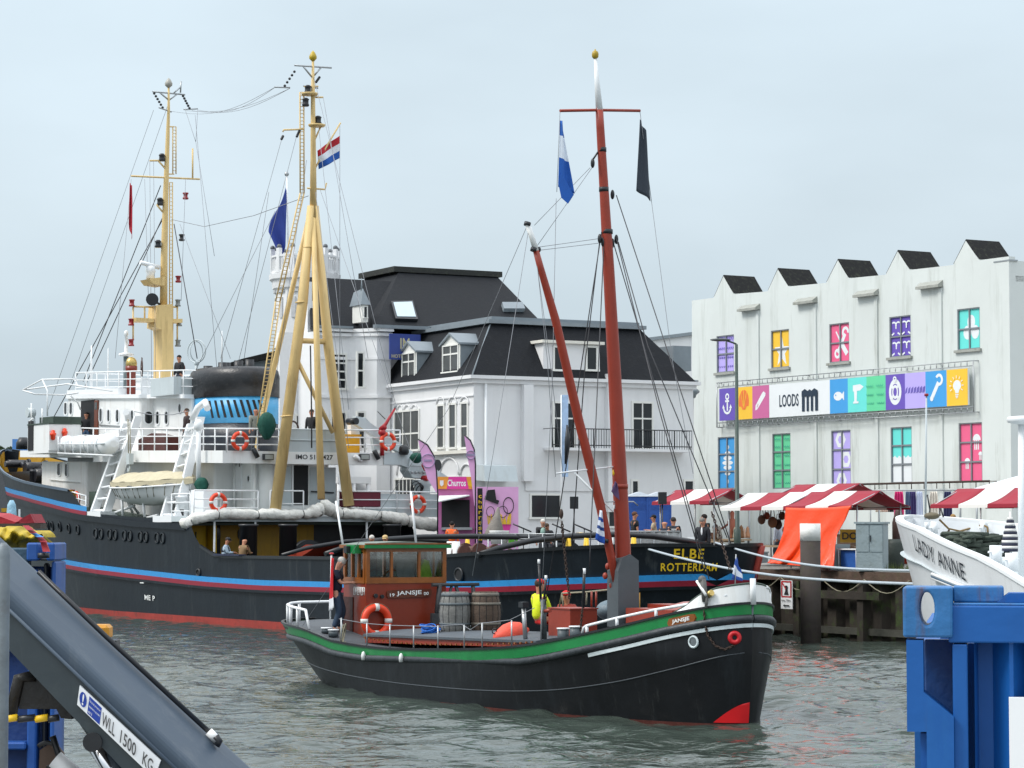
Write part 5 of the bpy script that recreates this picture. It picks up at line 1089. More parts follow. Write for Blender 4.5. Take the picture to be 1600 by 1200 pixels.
# ---- davits
for i, (f0, t0, f1, t1) in enumerate((((140, 803), (191, 662), (160, 803), (210, 650)), ((250, 810), (293, 662), (271, 810), (307, 652)))):
    a, b, c, d = EF.onw(*f0, 4.75), EF.onw(*t0, 3.3), EF.onw(*f1, 4.75), EF.onw(*t1, 3.3); dv = None; m_ = MB()
    for p, q in ((a, b), (c, d)):
        ax = (q-p).normalized(); sd = Vector((0, 1, 0)).cross(ax).normalized()*.09; m_.prism([p-sd, p+sd, q+sd, q-sd], (0, -.34, 0))
    dv = m_.build('davit', WHITEC, E)
    m_ = MB()
    for k in range(8): t = (k+.3)/8; m_.tube([a.lerp(b, t)+Vector((0, -.1, 0)), c.lerp(d, t)+Vector((0, -.1, 0))], .055, 6)
    m_.build('davit_rung', WHITEC, dv)
    top = (b+d)/2; hk = [top, top+Vector((-.1, -.2, .5)), top+Vector((-.6, -.3, .72)), top+Vector((-1.0, -.2, .45))] if i else [top, top+Vector((-.15, .1, .25)), top+Vector((-.45, .3, .3))]
    MB().tube(hk, .14, 8).build('davit_head', WHITEC, dv)
    m_ = MB(); m_.bb((min(a.x, c.x)-.25, 4.2, a.z-.15), (max(a.x, c.x)+.25, 4.95, a.z+.1)); m_.build('davit_foot', WHITEC, dv)
    m_ = MB(); q0 = a.lerp(b, .22); m_.tube([q0+Vector((0, -.2, 0)), Vector((q0.x-.3, 3.2, a.z+.6)), Vector((q0.x-.3, 2.9, a.z))], .06, 6); m_.tube([c.lerp(d, .3)+Vector((0, -.2, 0)), (c.x-.2, 3.2, c.z)], .06, 6); m_.build('davit_strut', WHITEC, dv)
for x, y0 in ((200, 655), (203, 660)): MB().tube([EF.onw(x, y0, 3.7), EF.onw(x+1, 725, 3.9)], .025, 5).build('boat_fall', ROPE, E)
p = EF.onw(203, 718, 3.9); mb = MB(); mb.bb((p.x-.15, 3.8, p.z-.2), (p.x+.15, 4.0, p.z+.25)); mb.tube([p+Vector((0, 0, -.2)), p+Vector((0, 0, -.45)), p+Vector((.15, 0, -.5)), p+Vector((.15, 0, -.35))], .04, 6); mb.build('fall_block', SHIPGREY, E)
MB().tube([EF.onw(210, 643, 3.6), EF.onw(235, 648, 3.6), EF.onw(270, 648, 3.6), EF.onw(297, 642, 3.6)], .018, 5).build('span_wire', WIREL, E)
mb = rods(EF, [[(190, 778, 4.4), (192, 806, 4.4)], [(223, 778, 4.4), (226, 808, 4.4)], [(166, 806, 4.4), (210, 790, 4.0)], [(193, 775, 4.5), (208, 779, 4.5), (236, 775, 4.5)], [(229, 809, 4.3), (247, 805, 4.3)]], .06); mb.build('boat_chock', WHITEC, E)
# exhaust stack pipe with green cover, boat winch
mb = MB(); a = EF.onw(310, 745, 3.9); mb.tube([(a.x, 3.9, Z(310, 755, 3.9)), (a.x, 3.9, Z(310, 665, 3.9))], .1, 10); mb.lathe([(.12, 0), (.2, .05), (.18, .3), (.05, .42)], (a.x, 3.9, Z(310, 672, 3.9)), 10); mb.build('ventilator_pipe', WHITEC, E)
GC = mat('green canvas', '#0e4a3e', .85, var=.15, scale=4, bump=.04)
def cover(px, py, w, r, name='green_cover', seed=0):
    rnd = random.Random(seed); p = EF.onw(px, py, w); m_ = MB(); pr = []
    prof = [(.25, -1.15), (.5, -1.0), (.8, -.5), (1, 0), (.9, .5), (.55, .85), (.15, 1.0)]; vs = []
    for a_, z in prof:
        for k in range(14): q = a_*(1+.2*math.sin(k*2.7+z*2)+rnd.uniform(-.04, .04)); vs.append(p+Vector((q*r[0]*math.cos(k*math.pi/7), q*r[1]*math.sin(k*math.pi/7), z*r[2])))
    n = 14; m_.add(vs, [(i*n+k, i*n+(k+1) % n, (i+1)*n+(k+1) % n, (i+1)*n+k) for i in range(len(prof)-1) for k in range(n)], 0, True); m_.f.append([6*n+k for k in range(n)]); m_.mi.append(0); m_.sm.append(True); m_.f.append([k for k in range(n)][::-1]); m_.mi.append(0); m_.sm.append(True)
    return m_.build(name, GC, E)
cover(417, 664, 2.05, (.3, .33, .5)); cover(315, 757, 3.9, (.3, .25, .28)); cover(651, 715, -4.6, (.3, .25, .2))
mb = MB(); a = EF.onw(298, 812, 4.2); b = EF.onw(318, 765, 4.2); mb.bb((b.x, 3.6, BD), (a.x, 4.2, b.z)); mb.lathe([(.28, 0), (.28, .5), (.3, .52), (.3, .6)], (U(285, 4.3, 800), 4.2, BD), 14); mb.build('boat_winch', WHITEC, E)
for x in (285, 679):
    a = EF.onw(x, 806, 4.3) if x < 400 else aft(x, 806, 28.2); mb = MB(); mb.lathe([(.24, 0), (.24, .28)], (a.x, a.y, BD), 14); b0 = mb.build('mushroom_base', BLACK, E); MB().lathe([(.27, .28), (.27, .72), (.29, .74), (.29, .8)], (a.x, a.y, BD), 16).build('mushroom_vent', WHITEC, b0)
# rolled awning: lumpy canvas along the deck edge
rnd = random.Random(4); pts = [(283, 822), (300, 812), (330, 806), (350, 802), (395, 804), (440, 804), (480, 803), (497, 797), (510, 793), (530, 802), (560, 804), (600, 806), (625, 810), (650, 816), (680, 821), (699, 826)]
vs = []; n = 16; PP = []
for a, b in zip(pts, pts[1:]):
    for k in range(6): PP.append((lerp(a[0], b[0], k/6), lerp(a[1], b[1], k/6)))
PP.append(pts[-1]); m_ = MB(); rs = []; cs = []
for i, (x, y) in enumerate(PP):
    cs.append(EF.onu(x, y, UBD-.12)+Vector((0, rnd.uniform(-.02, .02), rnd.uniform(-.02, .02)))); tie = (i % 10) == 5; big = 1+.35*math.exp(-((x-505)/16)**2)+.2*clamp((x-620)/40); rs.append((.14 if tie else .205*(1+rnd.uniform(-.1, .12)))*big)
rs[0] = .05; rs[-1] = .12
m_.tube(cs, rs, n); 
for i in range(len(m_.v)): m_.v[i] += Vector((rnd.uniform(-.02, .02), rnd.uniform(-.025, .025), rnd.uniform(-.025, .025)))
aw = m_.build('rolled_awning', CANVAS, E)
for i in range(5, len(PP)-2, 10): MB().ring(cs[i], rs[i]*1.02, .018, (0, 1, 0), 14, 5).build('awning_lashing', BLACK, aw)
# awning stanchions
for x in (335, 399, 573, 690): p = EF.onu(x, 820, UBD+.05); MB().tube([(p.x, p.y, 1.6), (p.x, p.y, BD-.21)], .045, 6).build('stanchion', WHITEC, E)
# ---- hydraulic deck crane aft
CR = SHIPGREY; UK = 27.9; mb = MB(); a = aft(660, 806, UK); zc = lambda y: aft(660, y, UK).z
mb.lathe([(.5, BD), (.42, BD+.3), (.32, BD+.4), (.32, zc(760)), (.42, zc(757)), (.42, zc(750))], (UK, a.y, 0), 16); cr = mb.build('deck_crane', CR, E)
def cpl(P, u, th, name='crane_part', m=CR): return MB().prism([aft(x, y, u) for x, y in P], (th, 0, 0)).build(name, m, cr)
cpl([(641, 716), (668, 716), (680, 728), (680, 742), (668, 748), (645, 746), (638, 735)], UK-.3, .7, 'crane_house'); cpl([(672, 722), (682, 720), (683, 746), (674, 746)], UK-.5, .9, 'crane_plate')
cpl([(556, 650), (566, 652), (645, 706), (648, 716), (632, 712), (555, 662)], UK+.3, .3, 'crane_jib'); cpl([(560, 655), (570, 652), (600, 690), (600, 700), (585, 706), (578, 660)], UK+.7, .2, 'crane_arm'); cpl([(548, 660), (560, 662), (566, 705), (550, 705)], UK+1.0, .3, 'crane_post', WHITEC)
for x, y, r_, l_, m, nm in ((557, 658, .14, .5, BLACK, 'jib_roller'), (684, 727, .24, .3, BLACK, 'hose_drum'), (684, 740, .15, .25, CR, 'hose_drum'), (669, 747, .11, .3, mat('valve red', '#a31722', .4), 'red_valve')):
    p = aft(x, y, UK-.55); MB().tube([p, p+Vector((l_, .1, 0))], r_, 14).build(nm, m, cr)
p = aft(631, 703, UK-.3); MB().lathe([(.16, -.2), (.22, -.1), (.2, .1), (.1, .2)], p, 10).build('crane_hook_block', BLACK, cr)
mb = MB()
for k in range(3): mb.ring(aft(650+k*3, 764, UK-.4), .3-.06*k, .025, (1, .3, .3*k), 20, 5)
mb.build('hydraulic_hose', BLACK, cr)
MB().tube([aft(x, y, UK-.6) for x, y in ((661, 724), (659, 726), (663, 735), (667, 734))], .03, 5).build('red_handle', mat('valve red', '#a31722', .4), cr)
mb = MB()
for k in range(5): p = aft(644+k*6, 738, UK-.36); mb.ball(p, .06, 6)
mb.tube([aft(641, 728, UK-.4), aft(676, 728, UK-.4)], .025, 5); mb.build('crane_bolt', STEEL, cr)
FM = mat('fire red', '#a01420', .4, var=.1); mb = MB(); q = lambda x, y: aft(x, y, UCD-.1)
mb.tube([q(597, 712), q(597, 682)], .09, 8); mb.ball(q(597, 676), .16, 10); mb.ball(q(600, 668), .12, 10); mb.tube([q(595, 672), q(603, 662), q(618, 637)], [.12, .07, .04], 10); fm_ = mb.build('fire_monitor', FM, E)
MB().tube([q(617, 638), q(619, 632)], [.05, .06], 8).build('nozzle', STEEL, fm_); MB().tube([q(602, 655), q(590, 643)], .018, 5).build('lever', BLACK, fm_)
for x, y in ((419, 714), (569, 714)):
    p = aft(x, y, UCD-.12); f = MB().box(p, (.16, .42, .24)).build('floodlight', BLACK, E); MB().box(p+Vector((-.085, 0, 0)), (.02, .35, .18)).build('lens', mat('lamp lens', (.3, .32, .3), .2), f)
for x, y in ((399, 708), (588, 711)): p = aft(x, y, UCD-.15); MB().tube([p+Vector((0, .1, .18)), p+Vector((0, -.1, -.16))], .1, 10).build('speaker_horn', BLACK, E)
p = aft(561, 716, UCD-.12); MB().tube([p+Vector((0, .2, .1)), p+Vector((0, -.12, -.1))], .08, 8).build('camera_pod', WHITEC, E)
# aft bridge wheel seen between the legs, anchor windlass on the fore deck
p = aft(458, 671, 28.6); MB().ring(p, .32, .04, (1, .4, 0), 20, 5).build('aft_steering_wheel', mat('wheel wood', '#3a1c10', .4), E)
mb = MB(); p = EF.onw(45, 728, 1.5)
for dx, dy, dz, r_ in ((0, -.3, -.1, .3), (2.2, -.3, .15, .2), (-2.5, .2, -.5, .32), (1.0, .3, .1, .15), (-1.4, -.5, -.3, .3)): mb.tube([p+Vector((dx, dy-.5, dz)), p+Vector((dx, dy+.5, dz))], r_, 12); mb.tube([p+Vector((dx, dy-.6, dz)), p+Vector((dx, dy-.5, dz))], r_*1.3, 12)
mb.tube([EF.onw(32, 724, 1.5), EF.onw(66, 748, 1.5)], .12, 8); mb.bb((p.x-2.4, .6, 4.6), (p.x+1.5, 2.4, p.z-.3)); mb.build('anchor_windlass', mat('greased black', (.012, .012, .016), .35, var=.4), E)
mb = MB(); mb.lathe([(.35, 0), (.35, .35), (.2, .6)], EF.onw(36, 702, -1), 10); mb.build('jackstaff_base', BLACK, E)
for x, y in ((109, 776), (146, 779)): p = EF.onw(x, y, 4.3); MB().bb((p.x-.35, 4.2, p.z-.6), (p.x+.35, 4.35, p.z+.3)).build('hose_box', FM if x < 130 else GREEND, E)
# ================================================================== small sailing barge in front
J = thing('barge', 'black barge with green band, brown wheelhouse and red oxide mast, crossing before the tug', 'barge', JF)
JS = [(0, 2.26), (.4, 2.18), (1, 2.05), (2.1, 1.80), (3.9, 1.47), (5.3, 1.29), (7.3, 1.16), (9.7, 1.06), (11.4, 1.03), (13.5, 1.09), (14.3, 1.2), (15.3, 1.32), (17, 1.38), (18.5, 1.42)]
def spl(T):
    n = len(T); sl = [(T[min(i+1, n-1)][1]-T[max(i-1, 0)][1])/(T[min(i+1, n-1)][0]-T[max(i-1, 0)][0]) for i in range(n)]
    def f(x):
        x = clamp(x, T[0][0], T[-1][0]); i = max(k for k in range(n-1) if T[k][0] <= x); h = T[i+1][0]-T[i][0]; t = (x-T[i][0])/h
        return T[i][1]*(2*t**3-3*t*t+1)+sl[i]*h*(t**3-2*t*t+t)+T[i+1][1]*(3*t*t-2*t**3)+sl[i+1]*h*(t**3-t*t)
    return f
js = spl(JS)
jus = [0, .05, .12, .25, .45, .7, 1, 1.4, 1.8, 2.3, 2.9, 3.5]+[4+.55*i for i in range(18)]+[14.1, 14.6, 15.1, 15.6, 16.1, 16.5, 16.9, 17.3, 17.6, 17.9, 18.1, 18.3, 18.4, 18.47, 18.5]
mb = MB()
for sg in (1, -1): mb.grid(hull_rows(sg, zt=js, zb=-.5, n=26, us=jus, H=JH), flip=sg < 0)
JBLK = mat('barge hull black', (.0065, .0075, .0095), .42, var=.3, scale=1.0, bump=.01, dirt=(.022, .027, .032), dirt_amt=.6, streak=True, spec=.3, d2=((.06, .065, .065), .5, 2.2))
mb.build('hull', JBLK, J)
def jband(z0, z1, u0, u1, off, m, name, n=90):
    for sg in ((1,), (-1,)): band(JH, z0, z1, u0, u1, off, m, name, J, sg, n)
# ends of bands reach the stern round: finer spacing through u0==0 rule is for the bow, stern gets its own piece
def gtop(u): return js(u)-.012
_gb = spl([(0, .20), (6, .22), (12, .18), (18.5, .25)])
def glow(u): return js(u)-_gb(u)
for a_, b_ in ((0, 6), (6, 16.5), (16.5, 18.2), (18.2, 18.49)): 
    jband(glow, gtop, a_, b_, .015, GREENP, 'green_band', 60)
    jband(gtop, lambda u: js(u)+.03, a_, b_, .045, BLACK, 'gunwale_rail', 60)
def strake(sg, f, r, m, name, u0=0., u1=18.48, off=.02, n=140):
    P = []
    for i in range(n+1):
        t = i/n; u = u0+(u1-u0)*(t**1.8 if t < .5 and u0 == 0 else t) if u0 == 0 and t < .5 else u0+(u1-u0)*(1-(1-t)**1.5 if u1 > 18 else t)
        P.append(u)
    P = sorted(P); return MB().tube([(u, sg*(JH.b(u, f(u))+off), f(u)) for u in P], r, 10).build(name, m, J)
JR = mat('worn rubbing strake', (.03, .036, .042), .45, var=.4, scale=2.5, bump=.02, dirt=(.09, .095, .1), dirt_amt=.5)
for sg in (1, -1):
    strake(sg, lambda u: glow(u)-.075, .075, JR, 'rubbing_strake', off=.01)
    strake(sg, spl([(0, 1.36), (1, 1.05), (2.5, .72), (4.5, .47), (7.5, .34), (12, .33), (18.5, .6)]), .012, mat('hull seam', (.05, .06, .07), .5), 'hull_seam', u0=.02, u1=16.5, off=.0)
LB = mat('pale blue white paint', (.62, .70, .72), .45, var=.08, dirt=(.3, .33, .33), dirt_amt=.4)
for a_, b_ in ((0, 1.2), (1.2, 2.95)): jband(lambda u: glow(u)-.235, lambda u: glow(u)-.165, a_, b_, .03, LB, 'white_line', 40)
# red forefoot and worn boot line
RF = mat('forefoot red', '#d3121a', .45, var=.08, bump=.003); m_ = MB()
for sg in (1,):
    rows = []
    for i in range(13):
        z = .06+.38*i/12; wd = .40*(1-i/12); rows.append([Vector((JH.ends(z)[0]+wd*(k/8)**1.3, 0, z)) for k in range(9)])
    for r in rows:
        for p in r: p.y = sg*(JH.b(p.x, p.z)+.012); p.x -= .006
    m_.grid(rows)
m_.build('forefoot', RF, J)
for a_, b_ in ((0, 3), (3, 13.5)): jband(lambda u: -.3, lambda u: interp([(0, .04), (3, .035), (8, .02), (13.5, -.05)], u), a_, b_, .012, mat('dark boot red', (.09, .018, .012), .6, var=.3), 'boot_top', 40)
# white bow bulwark
m_ = MB()
bt = lambda u: js(u)+interp([(0, .36), (.3, .33), (.55, .26), (.8, .09), (1.05, .0)], u)
for sg in (1, -1):
    us_ = [1.05*(k/24)**1.6 for k in range(25)]; rows = []
    for t, o in ((0, .01), (1, -.04), (1, -.09), (0, -.05)): rows.append([Vector((u+(.015 if t else 0), sg*max(0, JH.b(u, js(u))+o), lerp(js(u)+.03, bt(u), t))) for u in us_])
    m_.grid(rows, smooth=False, flip=sg < 0)
m_.build('bow_bulwark', WHITE, J)
for sg in (1, -1): MB().tube([(u+.015, sg*max(0, JH.b(u, js(u))-.06), bt(u)+.01) for u in [1.05*(k/16)**1.5 for k in range(17)]], .022, 6).build('bulwark_cap', GREEND, J)
mb = MB(); mb.tube([(-.03, 0, js(0)-.02), (-.03, 0, js(0)+.46)], [.06, .055], 8); mb.build('stem_post', WHITEC, J)
MB().tube([(.17, 0, -.3), (.12, 0, .4), (.07, 0, 1.0), (.02, 0, 1.8), (-.02, 0, 2.25)], .022, 6).build('stem_bar', mat('stem bar', (.09, .11, .13), .4), J)
# deck
DK = mat('barge deck', (.07, .08, .09), .7, var=.25, scale=2)
b_ = MB(); rows = []
for i in range(50):
    u = .1+18.3*i/49; z = js(u)-.04; b0 = max(.01, JH.b(u, js(u))-.02); rows.append([Vector((u, b0*t, z+.03*(1-t*t))) for t in (1, .5, 0, -.5, -1)])
b_.grid(rows, smooth=False); b_.build('deck', DK, J)
def jw(px, py, w): return JF.onw(px, py, w)
# hatch: coaming and cover
UH0 = jw(850, 1000, 1.3).x; UH1 = jw(580, 1005, 1.3).x
cz = lambda u: js(u)-.02
vs = [(u, w_, z) for u, dz in ((UH0, .12), (UH1, .17)) for w_, z in ((1.45, cz(u)), (1.45, cz(u)+dz), (-1.45, cz(u)+dz), (-1.45, cz(u)))]
MB().add(vs, [(0, 1, 2, 3), (7, 6, 5, 4), (0, 4, 5, 1), (1, 5, 6, 2), (2, 6, 7, 3), (3, 7, 4, 0)]).build('hatch_coaming', OXIDE, J)
HC = mat('hatch cover grey', (.07, .085, .10), .75, var=.2, scale=2, bump=.02, dirt=(.10, .06, .045), dirt_amt=.35)
hm_ = MB(); rows = []
for k in range(9):
    t = 2*k/8-1; rows.append([Vector((u, 1.5*t, cz(u)+dz+.02+.10*(1-t*t))) for u, dz in ((UH0-.03, .12), (UH1+.03, .17))])
hm_.grid(rows, smooth=False); hm_.grid([[r[0] for r in rows], [r[0]-Vector((0, 0, .05)) for r in rows]], smooth=False); hm_.grid([[r[1] for r in rows], [r[1]-Vector((0, 0, .05)) for r in rows]], smooth=False)
for r in (rows[0], rows[-1]): hm_.grid([r, [p-Vector((0, 0, .05)) for p in r]], smooth=False)
hco = hm_.build('hatch_cover', HC, J); m_ = MB()
for k in range(34): u = lerp(UH0, UH1, (k+.5)/34); m_.box((u, 1.515, cz(u)+.12), (.05, .03, .035))
m_.build('hatch_wedge', WOODV, hco)
# stanchions with chain line along the side deck
for x, y0, y1 in ((530, 965, 1008), (570, 973, 1010), (606, 975, 1013), (643, 977, 1016), (681, 977, 1015), (722, 976, 1014), (750, 973, 1013), (796, 969, 1010)):
    a = JH.trace(JF, x, y1); z1 = JF.onw(x, y0, a.y-.05).z; MB().tube([(a.x, a.y-.05, a.z-.03), (a.x, a.y-.05, z1)], .017, 6).build('stanchion', STEEL, J)
def jp(px, py): return JH.trace(JF, px, py)
L_ = [jw(x, y, 2.02) for x, y in ((530, 967), (570, 974), (606, 977), (643, 978), (681, 979), (700, 977), (722, 976), (735, 984), (750, 974), (770, 972), (796, 969), (835, 950))]
MB().tube(L_, .008, 5).build('guard_wire', WIREL, J)
# white rail at the bow quarter
P = [(910, 990, 'f'), (912, 981, 0), (916, 978, 0), (963, 966, 0), (1023, 953, 0), (1094, 941, 0), (1136, 930, 0)]
def raw(px, py, u_off=0):
    w_ = 1.5
    for i in range(40): q = JF.onw(px, py, w_); w_ = lerp(w_, JH.b(q.x, js(q.x))-.05, .4)
    return JF.onw(px, py, w_)
rp = [raw(x, y) for x, y, _ in P]; mb = MB(); mb.tube(rp, .028, 8)
for x, y in ((917, 979), (964, 966), (1025, 953), (1096, 941)): q = raw(x, y); mb.tube([q, (q.x, q.y, js(q.x))], .032, 6)
mb.build('bow_rail', WHITEC, J)
mb = MB(); fp = [(u, -(JH.b(u, js(u))-.05), js(u)+.33) for u in (.35, .7, 1.1, 1.6, 2.1)]; mb.tube([(.2, -JH.b(.2, js(.2))+.04, bt(.2))]+fp, .026, 6)
for p in fp[1::1]: mb.tube([p, (p[0], p[1], js(p[0]))], .03, 6)
mb.build('bow_rail', WHITEC, J)
# stern rail
mb = MB(); cx = 16.3
sp = [(u, s_*(JH.b(u, js(u))-.12), js(u)+.42-.0*u) for u, s_ in ((15.3, 1), (15.9, 1), (16.6, 1), (17.3, 1), (17.9, 1), (18.25, 1), (18.38, -1), (18.0, -1), (17.4, -1), (16.6, -1))]
sp = [Vector(p) for p in sp]; mb.tube(sp, .035, 8); mb.tube([sp[0], (15.1, sp[0].y, js(15.1))], .035, 6)
for p in sp[1:]: mb.tube([p, (p.x, p.y, js(p.x)-.03)], .035, 6)
mb.build('stern_rail', WHITEC, J)
# name boards and hull fittings
a = JH.trace(JF, 1046, 974); b = JH.trace(JF, 1090, 965); W = a.x-b.x; NB = MB(); rim = []
def jf(x, z, off): u = a.x-x; return (u-.0, JH.b(u, z)+off, z)
zc_ = lambda x: lerp(a.z, b.z, x/W)
pts = [(-.06*0, .0), (.03, .075), (.10, .085), (W-.10, .085), (W-.03, .075), (W, .0), (W-.03, -.075), (W-.10, -.085), (.10, -.085), (.03, -.075)]
F_ = [jf(x, zc_(x)+z, .05) for x, z in pts]; G_ = [jf(x, zc_(x)+z, -.02) for x, z in pts]; n = len(pts)
nb = NB.add(F_+G_, [tuple(range(n))]+[(i, (i+1) % n, n+(i+1) % n, n+i) for i in range(n)]).build('name_board', WOODV, J)
m_ = MB(); add_text(m_, 'JANSJE', lambda x, y: jf(W*.2+x, zc_(W*.2+x)-.045+y, .062), W*.62, .09, 0, .03, 1); m_.build('lettering', LETW, nb)
p = JH.trace(JF, 1084, 1003); MB().ring((p.x, p.y+.01, p.z), .1, .022, (-.35, 1, 0), 22, 8).build('porthole', LB, J); MB().lathe([(.09, -.03), (.09, .015)], p, 18, Vector((-.35, 1, 0)).to_track_quat('Z', 'Y').to_matrix()).build('porthole_pane', mat('porthole glass', (.12, .14, .15), .2), J)
p = JH.trace(JF, 1162, 996); dn_ = (JH.b(p.x+.05, p.z)-JH.b(p.x, p.z))/.05; nh = Vector((-dn_, 1, 0)).normalized(); p = Vector((p.x, JH.b(p.x, p.z), p.z)); MB().ring(p+nh*.02, .085, .045, nh, 22, 10).build('hawse_ring', mat('hawse red', '#c01822', .4), J); MB().lathe([(.05, -.03), (.05, .03)], p, 14, nh.to_track_quat('Z', 'Y').to_matrix()).build('hawse_hole', DARK, J)
def chain(P, par, r=.012, l=.055, name='chain', m=RUST):
    m_ = MB(); P = [Vector(p) for p in P]; k = 0
    for a_, b_ in zip(P, P[1:]):
        d = b_-a_; n = max(1, int(d.length/(l*.75)))
        for i in range(n):
            c = a_.lerp(b_, (i+.5)/n); t = d.normalized(); s1 = t.orthogonal().normalized(); s1 = s1 if k % 2 else t.cross(s1); k += 1
            m_.tube([c+t*math.cos(q*math.pi/4)*l*.55+s1*math.sin(q*math.pi/4)*l*.3 for q in range(8)], r, 5, closed=True)
    return m_.build(name, m, par)
q = [JH.trace(JF, x, y)+Vector((0, .06, 0)) for x, y in ((1104, 955), (1106, 975), (1110, 993), (1122, 1009), (1136, 1015), (1150, 1009), (1160, 998))]; chain(q, J)
for x, y in ((573, 1024), (632, 1027)): p = JH.trace(JF, x, y); MB().lathe([(.05, -.1), (.055, 0), (.04, .06), (.01, .09)], p+Vector((0, .08, 0)), 8).build('fender_stub', WHITE, J)
# bitts
def bitt(px, py0, py1, w, cap=WHITEC):
    a = jw(px, py1, w); z1 = jw(px, py0, w).z; b0 = MB().tube([(a.x, w, js(a.x)-.02), (a.x, w, z1)], .115, 14).build('bitt', mat('bitt slate', (.07, .09, .1), .5), J); MB().tube([(a.x, w, z1), (a.x, w, z1+.025)], .13, 14).build('bitt_cap', cap, b0)
for x, y0, y1, w_ in ((510, 982, 1000, 1.75), (521, 985, 1003, 1.8), (880, 983, 998, 1.6), (899, 980, 995, 1.5)): bitt(x, y0, y1, w_)
# ---- wheelhouse: forward face looks right of the camera, near side is the narrow left face
WW = 1.05
UF = jw(572, 912, WW).x; UA = jw(537, 912, WW).x; zb_ = .8; WR_ = JF.onu(697, 900, UF).y
zsill = JF.onu(572, 912, UF).z; ztop = JF.onu(572, 857, UF).z
WHR = mat('wheelhouse brown red', '#7d2c15', .35, var=.08, scale=2, bump=.002, dirt='#5e1f10', dirt_amt=.3, coat=.3)
wb = MB().bb((UF, WR_, zb_), (UA, WW, zsill)).build('wheelhouse', WHR, J)
GW_ = glassmat('wheelhouse glass', mixf=.10); zw0, zw1 = lerp(zsill, ztop, .17), lerp(zsill, ztop, .9)
def frame_face(fix, cuts, ax):
    """ax 'u': face at u=fix spanning w; ax 'w': face at w=fix spanning u"""
    s_ = -1 if (ax == 'u' and fix == UF) else 1
    if ax == 'w': s_ = 1 if fix == WW else -1
    def bx(a, b, z0, z1, o0, o1, name, m):
        return MB().bb((fix+s_*o0, a, z0), (fix+s_*o1, b, z1)).build(name, m, wb) if ax == 'u' else MB().bb((a, fix+s_*o0, z0), (b, fix+s_*o1, z1)).build(name, m, wb)
    lo, hi = cuts[0], cuts[-1]
    bx(lo, hi, zsill+.002, zw0, -.05, .02, 'window_frame', WOODV); bx(lo, hi, zw1, ztop, -.05, .02, 'window_frame', WOODV)
    for k, c in enumerate(cuts):
        h = .045 if k in (0, len(cuts)-1) else .03; c = c+(h if k == 0 else (-h if k == len(cuts)-1 else 0)); bx(c-h, c+h, zw0+.001, zw1-.001, -.05, .016, 'window_frame', WOODV)
    for a, b in zip(cuts, cuts[1:]): bx(a+.05, b-.05, zw0, zw1, -.03, -.024, 'window_pane', GW_)
fc = sorted([WR_, JF.onu(655, 880, UF).y, JF.onu(612, 880, UF).y, WW]); frame_face(UF, fc, 'u'); frame_face(UA, [WR_+.06, 0, WW-.06], 'u')
sc = [UF+.06, jw(560, 880, WW).x, jw(550, 880, WW).x, UA]; frame_face(WW, sc, 'w'); frame_face(WR_, [UF+.06, (UF+UA)/2, UA], 'w')
b_ = MB(); rows = []; y0_, y1_ = WR_-.06, WW+.06; e0, e1 = UF-.08, UA+.06
for k in range(7): t = k/6; rows.append([Vector((u, lerp(y1_, y0_, t), ztop+.09+.07*(1-(2*t-1)**2))) for u in (e0, e1)])
b_.grid(rows, smooth=False); lo = [[Vector((u, y, ztop)) for u in (e0, e1)] for y in (y1_, y0_)]
b_.grid([rows[0], lo[0]], smooth=False); b_.grid([rows[-1], lo[1]], smooth=False); b_.grid([lo[0], lo[1]], smooth=False)
for e in (0, 1): b_.grid([[r[e] for r in rows], [Vector((r[e].x, r[e].y, ztop)) for r in rows]], smooth=False)
rf_ = b_.build('roof', mat('roof grey green', (.16, .2, .17), .6), wb)
MB().bb((e0-.04, y0_-.02, ztop+.005), (e0-.001, y1_+.02, ztop+.085)).build('roof_trim', GREENP, rf_); MB().bb((e0-.05, y0_-.02, ztop+.09), (e0-.002, y1_+.02, ztop+.12)).build('roof_trim', WOODV, rf_); MB().bb((e0, y1_+.001, ztop+.01), (e1, y1_+.03, ztop+.08)).build('roof_trim', WOODV, rf_)
p = jw(556, 858, WW+.05); g = MB().bb((p.x-.25, WW+.03, p.z-.1), (p.x+.2, WW+.2, p.z+.1)).build('lamp_box', GREENP, wb); MB().bb((p.x-.02, WW+.2, p.z-.09), (p.x+.13, WW+.3, p.z+.07)).build('side_lamp', BLACK, g)
n0, n1 = JF.onu(606, 929, UF), JF.onu(671, 926, UF); W = n0.y-n1.y; pts = [(-.04, -.03), (0, -.08), (W*.15, -.09), (W*.85, -.09), (W, -.08), (W+.04, -.03), (W+.04, .06), (W, .09), (W*.8, .1), (W*.2, .1), (0, .09), (-.04, .06)]
nf = lambda x, y, o: (UF-o, n0.y-x, lerp(n0.z, n1.z, x/W)+y)
F_ = [nf(x, y, .035) for x, y in pts]; G_ = [nf(x, y, .002) for x, y in pts]; n = len(pts)
nb = MB().add(F_+G_, [tuple(range(n))]+[(i, (i+1) % n, n+(i+1) % n, n+i) for i in range(n)]).build('name_board', mat('board brown', '#5c2a14', .4), wb)
m_ = MB(); add_text(m_, 'JANSJE', lambda x, y: nf(W*.19+x, y-.05, .045), W*.6, .12, 0, .02); add_text(m_, '19', lambda x, y: nf(W*.03+x, y-.05, .045), W*.11, .075, 0, .02); add_text(m_, '00', lambda x, y: nf(W*.84+x, y-.05, .045), W*.12, .075, 0, .02); m_.build('lettering', LETW, nb)
pa, pb = jw(553, 929, WW+.012), jw(570.5, 918, WW+.012); m_ = MB()
